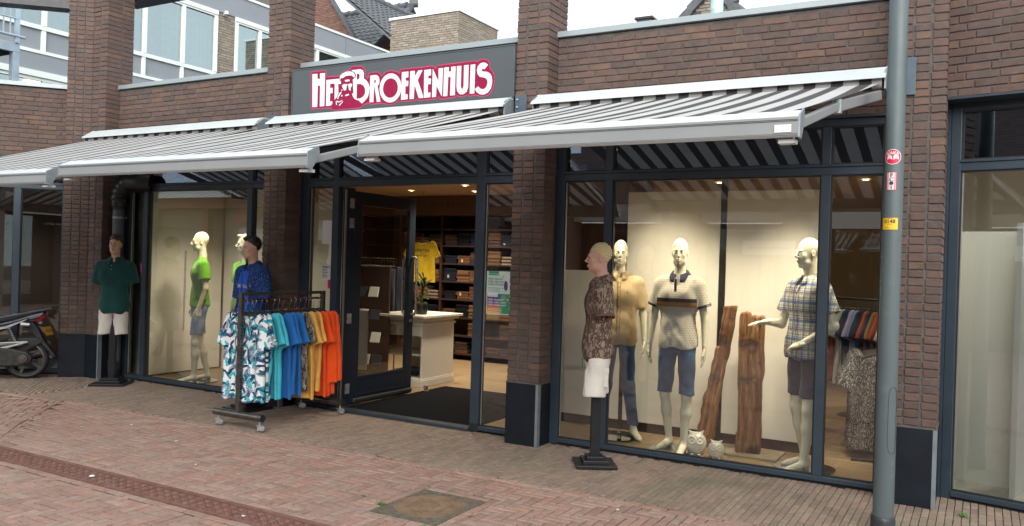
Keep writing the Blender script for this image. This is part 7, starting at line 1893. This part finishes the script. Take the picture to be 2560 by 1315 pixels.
eng = sprism([(-0.62, 0.30), (-0.50, 0.42), (-0.20, 0.42), (0.02, 0.36), (0.09, 0.28), (0.06, 0.20), (-0.06, 0.17), (-0.35, 0.16), (-0.58, 0.20)], -0.155, -0.065, 'engine_cover', pbr('dirty_dark_engine', (0.035, 0.033, 0.030), 0.55, 0.3, 0.4, 18), 0.03)
MB().lathe([(0.0, -0.03), (0.055, -0.025), (0.06, 0.0)], (-0.02, -0.155, 0.27), 20, 'y').lathe([(0.0, -0.02), (0.07, -0.018), (0.075, 0.0)], (-0.42, -0.155, 0.29), 20, 'y').build('engine_cap', M['rack'], eng, True)
sprism([(-0.48, 0.415), (-0.05, 0.42), (0.02, 0.46), (-0.05, 0.47), (-0.40, 0.445)], -0.14, -0.06, 'air_filter', M['rack'], 0.008)
sprism([(-0.30, 0.475), (0.02, 0.49), (0.04, 0.475), (-0.20, 0.40), (-0.28, 0.41), (-0.05, 0.468), (-0.30, 0.462)], -0.165, -0.145, 'foot_rest', M['chrome'], 0.004)
sp = MB(); pts = []
for k in range(90):
    a = k * 0.6; f_ = k / 90
    pts.append((-0.20 + 0.10 * f_ + 0.030 * math.cos(a) * 0.9, -0.11 + 0.030 * math.sin(a), 0.66 - 0.20 * f_))
sp.tube(pts, 0.0055, 6).build('shock_spring', M['rack'], st_, True); MB().tube([(-0.21, -0.11, 0.70), (-0.08, -0.11, 0.42)], 0.014, 10).build('shock_rod', M['chrome'], st_, True)
MB().tube([(-0.55, 0.12, 0.22), (-0.1, 0.14, 0.24), (0.22, 0.15, 0.32)], [0.02, 0.05, 0.055], 14).build('exhaust', M['rack'], st_, True)
MB().tube([(-0.98, 0, 0.5), (-1.18, 0, 0.85), (-1.08, 0, 1.02)], [0.05, 0.045, 0.03], 12).tube([(-1.10, -0.30, 1.02), (-1.14, 0, 1.04), (-1.10, 0.30, 1.02)], 0.014, 8).tube([(-1.25, 0.06, 0.255), (-1.16, 0.06, 0.6)], 0.02, 8).build('handlebar', M['blackm'], st_, True)
sprism([(-1.36, 0.50), (-1.22, 0.95), (-1.08, 0.95), (-1.02, 0.40), (-0.95, 0.30), (-0.45, 0.26), (-0.45, 0.20), (-1.05, 0.22)], -0.14, 0.14, 'leg_shield', M['black'], 0.02)

# ================================================================== BUILDINGS BEHIND
XW = -12.0
ab = thing('apartment_building', 'flat block behind the shop with white framed windows and grey panels', 'building', (0, 0, 0))
def wbox(y0, y1, z0, z1, d0, d1, name, mat, par=ab, bevel=0): return MB().box(XW - d1, XW - d0, y0, y1, z0, z1).build(name, mat, par, bevel=bevel)
Y0, Y1 = -4.0, 12.9
wbox(Y0, Y1, 0, 7.70, 0.62, 0.70, 'inner_wall', pbr('pale_interior', (0.45, 0.47, 0.45), 0.9))
wbox(Y0, Y1, 7.25, 7.74, 0.0, 0.60, 'fascia', M['gpanel']); wbox(Y0 - 0.02, Y1 + 0.03, 7.741, 7.80, -0.03, 3.5, 'roof_edge', M['wframe'])
wbox(Y0, Y1, 4.98, 5.309, 0.0, 0.4, 'fascia', M['gpanel']); wbox(Y0, Y1, 4.865, 4.979, -0.05, 0.3, 'window_band', M['wframe'])
wbox(Y0, Y1, 3.5, 3.9, 0.0, 0.6, 'fascia', M['gpanel'])
MB().box(XW - 3.5, XW - 0.61, Y1 - 0.1, Y1, 0, 7.74).build('end_wall', M['gpanel'], ab)
for jy in (1.0, 4.2, 10.9): wbox(jy, jy + 0.006, 7.26, 7.73, -0.002, 0.0, 'panel_joint', M['ink'])
def win(ya, yb, muls, zt=7.15, zb=5.84, curtains=True):
    w_ = wbox(ya, yb, 7.152, 7.249, -0.04, 0.10, 'window', M['wframe'])
    for a, b, c, d in ((ya, yb, 5.76, 5.80), (ya, yb, 5.802, 5.84), (ya, yb, 5.31, 5.37), (ya, yb, zt - 0.04, zt)): wbox(a, b, c, d, -0.02, 0.06, 'rail', M['wframe'], w_)
    for m_ in [ya] + muls + [yb - 0.08]:
        wbox(m_, m_ + 0.08, 5.371, 5.759, -0.01, 0.06, 'stile', M['wframe'], w_); wbox(m_, m_ + 0.08, 5.841, zt - 0.041, -0.03, 0.06, 'stile', M['wframe'], w_)
    wbox(ya, yb, 5.37, 5.76, 0.03, 0.05, 'grey_panel', M['gpanel'], w_)
    es = [ya] + muls + [yb - 0.08]
    for a, b in zip(es, es[1:]):
        MB().add([(XW - 0.03, a + 0.08, 5.84), (XW - 0.03, b, 5.84), (XW - 0.03, b, zt - 0.04), (XW - 0.03, a + 0.08, zt - 0.04)], [(0, 1, 2, 3)]).build('pane', M['glass_b'], w_)
    if curtains:
        c_ = MB(); n = int((yb - ya) * 9)
        for k in range(n):
            y = ya + (yb - ya) * k / n
            if (k // 7) % 3 != 1: c_.box(XW - 0.35, XW - 0.33 + 0.02 * (k % 2), y, y + 0.1, 5.4, 7.2)
        c_.build('curtain', pbr('pale_curtain_%d' % int(ya * 10 + 90), (0.62, 0.66, 0.64), 0.95), w_)
    return w_
win(-4.0, 3.6, [-2.2, -0.4, 1.05, 2.42]); win(3.7, 6.49, [4.56, 5.52], curtains=True); win(7.01, 9.0, [7.74]); win(9.1, 12.6, [9.75, 11.6], curtains=False)
pr_ = MB().box(XW - 0.35, XW - 0.01, 6.5, 7.0, 0, 7.245).build('brick_pier', M['mortar'], ab)
def yz_place(par, pieces, label_geo, mat, mat_i, cap, name='brick', x=0.0, rz=math.pi / 2):
    pass
tg = [brick_geo(0.21, 0.050, 0.06, 150 + s, 0.004, 0.004) for s in range(6)]
pp = [(x_, 0.0 + y_, z_, r_, a_, b_, c_) for x_, y_, z_, r_, a_, b_, c_ in wall_pieces(6.5, 7.0, 5.0, 7.24, seed=31)]
pier_pcs = [(XW + y_ * 0 - 0.0, x_, z_, math.pi / 2, a_, b_, c_) for x_, y_, z_, r_, a_, b_, c_ in pp]
place_pieces(pr_, 'brick', 'brick_field', pier_pcs, tg, M['tanbrick'], M['tanbrick_i'], 120)
lw = wbox(Y0, 6.4, 4.80, 4.864, -0.01, 0.05, 'window', M['wframe'])
for m_ in (-3.9, -1.0, 0.9, 2.46, 4.2): wbox(m_, m_ + 0.16, 3.9, 4.799, 0.0, 0.06, 'stile', M['wframe'], lw)
MB().add([(XW - 0.03, Y0, 3.9), (XW - 0.03, 6.4, 3.9), (XW - 0.03, 6.4, 4.8), (XW - 0.03, Y0, 4.8)], [(0, 1, 2, 3)]).build('pane', M['glass_b'], lw)
gl = thing('globe_ceiling_lamp', 'lit oval ceiling lamp behind the lower window of the block at top left', 'ceiling lamp', (-12.42, 2.50, 4.86))
MB().lathe([(0.0, -0.10), (0.09, -0.085), (0.14, -0.04), (0.15, 0.0), (0.0, 0.02)], (0, 0, 0), 20).build('glass_bowl', M['lamp2'], gl, True)
cmr = thing('security_camera', 'small white security camera on the tan brick pier of the rear block', 'camera', (XW + 0.03, 6.66, 7.24))
MB().bar((0.02, 0, -0.05), (0.16, -0.08, -0.02), 0.07, 0.07).tube([(0, 0.06, 0.03), (0.06, 0.02, 0.0), (0.08, -0.02, -0.03)], 0.02, 8).build('camera_body', M['wframe'], cmr)
# galvanised gallery with balustrade at the top left
gv = thing('steel_gallery', 'blue grey galvanised steel walkway with railing at the top left corner', 'walkway', (-9.3, 0, 0))
gm_ = pbr('pale_blue_galvanised', (0.36, 0.44, 0.50), 0.5, 0.3, 0.12, 9)
MB().box(-1.3, 0.0, -2.5, 0.50, 4.62, 4.76).build('deck_beam', gm_, gv, bevel=0.004)
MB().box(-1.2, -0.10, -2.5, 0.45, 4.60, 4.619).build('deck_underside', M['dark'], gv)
MB().box(-0.10, 0.0, 0.40, 0.50, 3.8, 4.619).build('post', gm_, gv, bevel=0.004)
MB().box(-0.03, 0.03, 0.42, 0.48, 4.761, 5.9).build('railing_post', gm_, gv)
MB().tube([(0.02, -2.5, 4.86), (0.02, 0.56, 4.86)], 0.022, 8).tube([(0.02, -2.5, 5.12), (0.02, 0.45, 5.12)], 0.015, 8).tube([(0.02, -2.5, 5.72), (0.02, 0.45, 5.72)], 0.03, 8).build('handrail', gm_, gv, True)
for k in range(26):
    y = 0.34 - k * 0.10; MB().box(0.012, 0.028, y - 0.008, y + 0.008, 4.862, 5.72).build('baluster', gm_, gv)
# tan brick tower
tw = thing('brick_tower', 'square tan brick rooftop block with white edge behind the sign', 'building', (0, 0, 0))
MB().box(-10.39 + 0.01, -8.225 - 0.012, 10.83, 12.77, 4.0, 8.0).build('core', M['mortar'], tw)
ft_ = [(x_, 10.82 + y_ * 1.5, z_, 0, a_, b_, c_) for x_, y_, z_, r_, a_, b_, c_ in wall_pieces(-10.39, -8.225, 6.0, 7.97, seed=41)]
rt_ = [(-8.225 - y_ * 1.5, x_, z_, math.pi / 2, a_, b_, c_) for x_, y_, z_, r_, a_, b_, c_ in wall_pieces(10.82, 12.77, 6.0, 7.97, seed=42)]
place_pieces(tw, 'brick', 'brick_field', ft_ + rt_, tg, M['tanbrick'], M['tanbrick_i'], 300)
MB().box(-10.43, -8.185, 10.78, 12.81, 7.985, 8.05).build('white_edge', M['wframe'], tw, bevel=0.005)
# tile roofed house
tile_v, tile_f = [], []
nxx = 7
for j, yy in enumerate((0.0, 0.34)):
    for i in range(nxx):
        u_ = i / (nxx - 1); zz = 0.035 * math.sin(u_ * math.pi * 2 - 0.6) * 0.8
        tile_v.append((0.27 * u_, -yy, zz + (0.045 if j else 0.012)))
tile_f = [(i + nxx, i + 1 + nxx, i + 1, i) for i in range(nxx - 1)]
k0 = len(tile_v)
for i in range(nxx): x_, y_, z_ = tile_v[nxx + i]; tile_v.append((x_, y_, z_ - 0.035))
tile_f += [(k0 + i, k0 + i + 1, nxx + i + 1, nxx + i) for i in range(nxx - 1)]
def tiled_roof(par, origin, length, slope_len, pitch, rz, cap, nm='roof'):
    """origin = ridge end; local x runs along the ridge, -y down the slope"""
    r_ = MB().box(0, length, -slope_len, 0, -0.10, -0.03).build(nm, M['tile'], par, loc=origin)
    r_.rotation_euler = (pitch, 0, rz)
    W_m = Matrix.Translation(origin) @ Matrix.Rotation(rz, 4, 'Z') @ Matrix.Rotation(pitch, 4, 'X')
    pcs = [(i * 0.265, -j * 0.30, 0, 0, 1, 1, 1) for i in range(int(length / 0.265)) for j in range(int(slope_len / 0.30))]
    place_pieces(r_, 'roof_tile', 'roof_tile_field', pcs, [(tile_v, tile_f)], M['tile'], M['tile'], cap, W_m)
    rc = MB()
    for i in range(int(length / 0.36)):
        rc.tube([(i * 0.36, 0.02, 0.03), (i * 0.36 + 0.38, 0.02, 0.055)], [0.11, 0.13], 10)
    rc.build('ridge_tiles', M['tile'], r_, True)
    return r_
h2 = thing('tiled_house', 'dark tiled roof and red brown gable behind the apartment block', 'house', (0, 0, 0))
pit = math.atan2(11.418 - 9.318, 19.0 - 16.735)
rf = tiled_roof(h2, (-24.0, 19.0, 11.38), 8.2, 4.2, pit, 0, 300)
rl2 = MB().box(0, 8.2, 0, 4.0, -0.10, -0.03).build('rear_roof', M['tile'], h2, loc=(-24.0, 19.0, 11.38)); rl2.rotation_euler = (-pit, 0, 0)
g_ = MB().prism([(14.6, 7.4), (19.0, 11.30), (23.4, 7.4), (23.4, 4), (14.6, 4)], 0, 0.3).build('gable_wall', M['mortar'], h2, loc=(-16.15, 0, 0), rz=0)
g_.rotation_euler = (0, 0, math.pi / 2); g_.location = (-16.17 + 0.3, 0, 0)
gp_ = [(-15.86 - y_, x_, z_, math.pi / 2, a_, b_, c_) for x_, y_, z_, r_, a_, b_, c_ in wall_pieces(15.4, 19.6, 7.6, 11.2, seed=51) if z_ < 11.22 - abs(x_ - 19.0) * 0.90]
place_pieces(h2, 'brick', 'brick_field', gp_, tg, M['redbrick'], M['redbrick_i'], 120)
vg = MB()
for k in range(14):
    a = k * 0.32; b = a + 0.34
    vg.bar((-15.80, 19.0 - a * math.cos(pit), 11.42 - a * math.sin(pit) + 0.02), (-15.80, 19.0 - b * math.cos(pit), 11.42 - b * math.sin(pit) + 0.05), 0.22, 0.10)
vg.build('verge_tiles', M['tile'], h2)
MB().tube([(-15.9, 18.9, 11.45), (-15.62, 19.05, 11.47)], 0.16, 14).build('ridge_cap', M['tile'], h2, True)
# red brown gable in front of it
h1 = thing('gabled_house', 'red brown brick gable with dark verge rising behind the second pillar', 'house', (0, 0, 0))
sl = (10.706 - 9.206) / (16.69 - 15.594)
xa_ = -15.594
MB().prism([(xa_, 9.206 - 0.5), (xa_, 9.206), (-19.0, 9.206 + sl * 3.406), (-22.4, 9.206), (-22.4, 5), (xa_, 5)], 0, 0.10).build('core', M['mortar'], h1, loc=(0, 15.52, 0))
gp_ = [(x_, 15.5 + y_, z_, 0, a_, b_, c_) for x_, y_, z_, r_, a_, b_, c_ in wall_pieces(-19.0, -15.65, 7.6, 12.0, seed=61) if z_ < 9.15 + sl * (xa_ - x_) - 0.12]
place_pieces(h1, 'brick', 'brick_field', gp_, tg, M['redbrick'], M['redbrick_i'], 200)
MB().bar((xa_ + 0.10, 15.40, 9.206 - 0.12), (-19.0, 15.40, 9.206 + sl * 3.406 + 0.02), 0.09, 0.12, (0, 1, 0)).build('verge_board', M['tile'], h1)
# roof seen right of the tan pier, above window two
h3 = thing('tiled_house', 'dark tiled roof showing just above the grey fascia left of the second pillar', 'house', (0, 0, 0))
tiled_roof(h3, (-15.2, 13.5, 10.6), 9.0, 4.2, R(38), R(90), 300)
# right gable with a vent pipe
h4 = thing('gabled_house', 'tan brick gable with dark tiled edges peeking over the right coping', 'house', (0, 0, 0))
ax_, ay_, az_ = -1.16, 9.07, 7.16
MB().prism([(ax_ - 1.75, az_ - 1.9), (ax_, az_), (ax_ + 1.45, az_ - 1.9)], 0, 0.3).build('core', M['mortar'], h4, loc=(0, ay_ + 0.02, -0.06))
gp_ = [(x_, ay_ + y_, z_, 0, a_, b_, c_) for x_, y_, z_, r_, a_, b_, c_ in wall_pieces(ax_ - 1.4, ax_ + 1.2, 6.0, 7.1, seed=71) if z_ < az_ - 0.14 - 1.12 * abs(x_ - ax_) ]
place_pieces(h4, 'brick', 'brick_field', gp_, tg, M['tanbrick'], M['tanbrick_i'], 100)
for s_, ex in ((-1, ax_ - 1.75), (1, ax_ + 1.45)):
    v1, v2 = MB(), MB()
    for k in range(8):
        a, b = k / 8, (k + 1.06) / 8
        pa = (ax_ + (ex - ax_) * a, ay_ - 0.06, az_ - 1.9 * a); pb = (ax_ + (ex - ax_) * b, ay_ - 0.06, az_ - 1.9 * b + 0.03)
        v1.bar(pa, pb, 0.16, 0.09, (0, 1, 0)) if False else v1.bar(pa, pb, 0.09, 0.16)
        v2.tube([(pa[0], ay_ + 0.2, pa[2] + 0.05), (pb[0], ay_ + 0.2, pb[2] + 0.08)], [0.09, 0.11], 8)
    v1.build('verge_tiles', M['tile'], h4); v2.build('roof_tiles', M['tile'], h4, True)
vp = thing('vent_pipe', 'pale round metal vent pipe rising behind the right coping', 'vent pipe', (0.335, 4.165, 3.5))
pr2 = []
for k in range(12): pr2 += [(0.082, 0.2 * k), (0.086, 0.2 * k + 0.02), (0.082, 0.2 * k + 0.04)]
MB().lathe(pr2, (0, 0, 0), 24).build('pipe', pbr('pale_aqua_metal', (0.50, 0.66, 0.66), 0.4, 0.3), vp, True)
rvt = thing('roof_vent', 'small dark flat roof vent box on the shop roof', 'roof vent', (-0.48, 3.7, 3.5))
MB().box(-0.10, 0.10, -0.08, 0.08, 0.0, 1.44).build('vent_box', M['frame'], rvt); MB().box(-0.125, 0.125, -0.10, 0.10, 1.441, 1.47).build('vent_lid', M['shelf'], rvt)

# ================================================================== ACROSS THE STREET (seen only as reflections in the panes)
op = thing('opposite_building', 'long brown brick building across the street, mirrored in the shop windows', 'building', (0, -12.0, 0))
def obox(x0, x1, y0, y1, z0, z1, name, mat): return MB().box(x0, x1, y0, y1, z0, z1).build(name, mat, op)
obox(-12, 34, -4.0, -0.001, 3.2, 4.5, 'upper_wall', M['far_brown'])
for k, x in enumerate((-12, -8.6, -6.2, -3.2, -0.4, 2.2, 5.2, 8.2, 11.4, 14.2, 17.6, 21, 25, 30)): obox(x, x + (0.9 if k % 2 else 0.55), -0.5, 0.25, 0, 3.2, 'brick_pier', M['far_brown'])
obox(-5.5, 0.6, -4.0, -0.002, 4.5005, 6.2, 'upper_wall', M['far_brown'])
obox(-12, 34, -0.3, -0.02, 2.75, 3.19, 'stone_band', M['stone'])
obox(-12, 34, -0.7, -0.66, 0, 2.74, 'dark_shopfront', M['frame_d'])
for x in (-7.8, -5.4, -2.4, 0.6, 3.2, 6.4): MB().add([(x, -0.6, 0.3), (x + 1.7, -0.6, 0.3), (x + 1.7, -0.6, 2.6), (x, -0.6, 2.6)], [(0, 3, 2, 1)]).build('shop_pane', M['glass_b'], op)
obox(0.6, 2.4, 0.26, 0.30, 2.60, 3.05, 'white_fascia_sign', M['paper'])
ks = obox(0.95, 2.6, 0.27, 0.30, 3.10, 3.42, 'shop_sign_board', M['paper'])
text_on('ker', 0.36, pbr('dark_blue_print', (0.02, 0.04, 0.14), 0.5), ks, lambda x, y, z: (1.42 - x, 0.305, 3.25 + y), bold=0.002)
hs = obox(-1.25, -0.1, 0.26, 0.28, 2.0, 2.32, 'sign_board', M['paper'])
text_on('Hypotheekverstrekker', 0.10, M['ink'], hs, lambda x, y, z: (-0.675 - x, 0.283, 2.16 + y), bold=0.001)
text_on('Sander Zijlstra', 0.11, M['white'], op, lambda x, y, z: (1.6 - x, 0.32, 2.35 + y))
obox(9.5, 11.0, 0.26, 0.5, 0.2, 3.0, 'white_fascia_sign', M['paper'])
for x in (-10, -6.5, -3, 0.5, 4, 7.5): obox(x, x + 1.2, -0.05, 0.03, 3.6, 4.2, 'upper_window', M['gpanel'])
op2 = thing('opposite_building', 'lower brick shop across the street with dark red beams and zinc roof', 'building', (0, -12.5, 0))
def obox2(x0, x1, y0, y1, z0, z1, name, mat): return MB().box(x0, x1, y0, y1, z0, z1).build(name, mat, op2)
obox2(-36, -12.6, -4, -0.01, 0, 4.0, 'wall', pbr('pale_brick_far', (0.36, 0.31, 0.27), 0.9, 0, 0.1, 2)); obox2(-36, -12.6, 0.0, 0.5, 3.15, 3.5, 'red_beam', M['redpaint'])
for x in (-34, -30, -26, -22.6, -19.6, -16.6, -13.4): obox2(x, x + 0.25, 0.2, 0.45, 0, 3.15, 'red_post', M['redpaint'])
zr = MB().add([(-36, 0.7, 3.5), (-12.6, 0.7, 3.5), (-12.6, -3.0, 5.2), (-36, -3.0, 5.2)], [(0, 3, 2, 1)])
for k in range(56): x = -36 + k * 0.42; zr.bar((x, 0.7, 3.52), (x, -3.0, 5.22), 0.04, 0.05)
zr.build('zinc_roof', M['zincroof'], op2)
for x in (-28, -24.5, -18.3, -15.2): obox2(x, x + 1.6, 0.0, 0.04, 0.1, 2.5, 'white_window', M['wframe'])
pb_ = obox2(-18.3, -17.5, 0.1, 0.16, 2.65, 3.05, 'red_sign', pbr('red_sign_face', (0.55, 0.03, 0.03), 0.4))
text_on('Pearl', 0.26, M['white'], pb_, lambda x, y, z: (-17.9 - x, 0.165, 2.85 + y))

# ================================================================== small repeated relief that stays joined
for o in bpy.data.objects:
    if o.type == 'MESH' and o.parent and o.name.split('.')[0] in ('rosette', 'slot', 'tread', 'slots', 'text_lines', 'small_print', 'bar_groove', 'leaves', 'cast_emblem',
            'key_slot', 'curtain', 'roof_tiles', 'ridge_tiles', 'verge_tiles', 'zinc_roof', 'button_row', 'buttons', 'lettering', 'print', 'chest_print', 'back_print', 'number_print', 'sticker_print', 'plate_print', 'gasket', 'door_moulding', 'iron_frame', 'eyes', 'eyebrows', 'corner_strip'):
        o['kind'] = 'stuff'
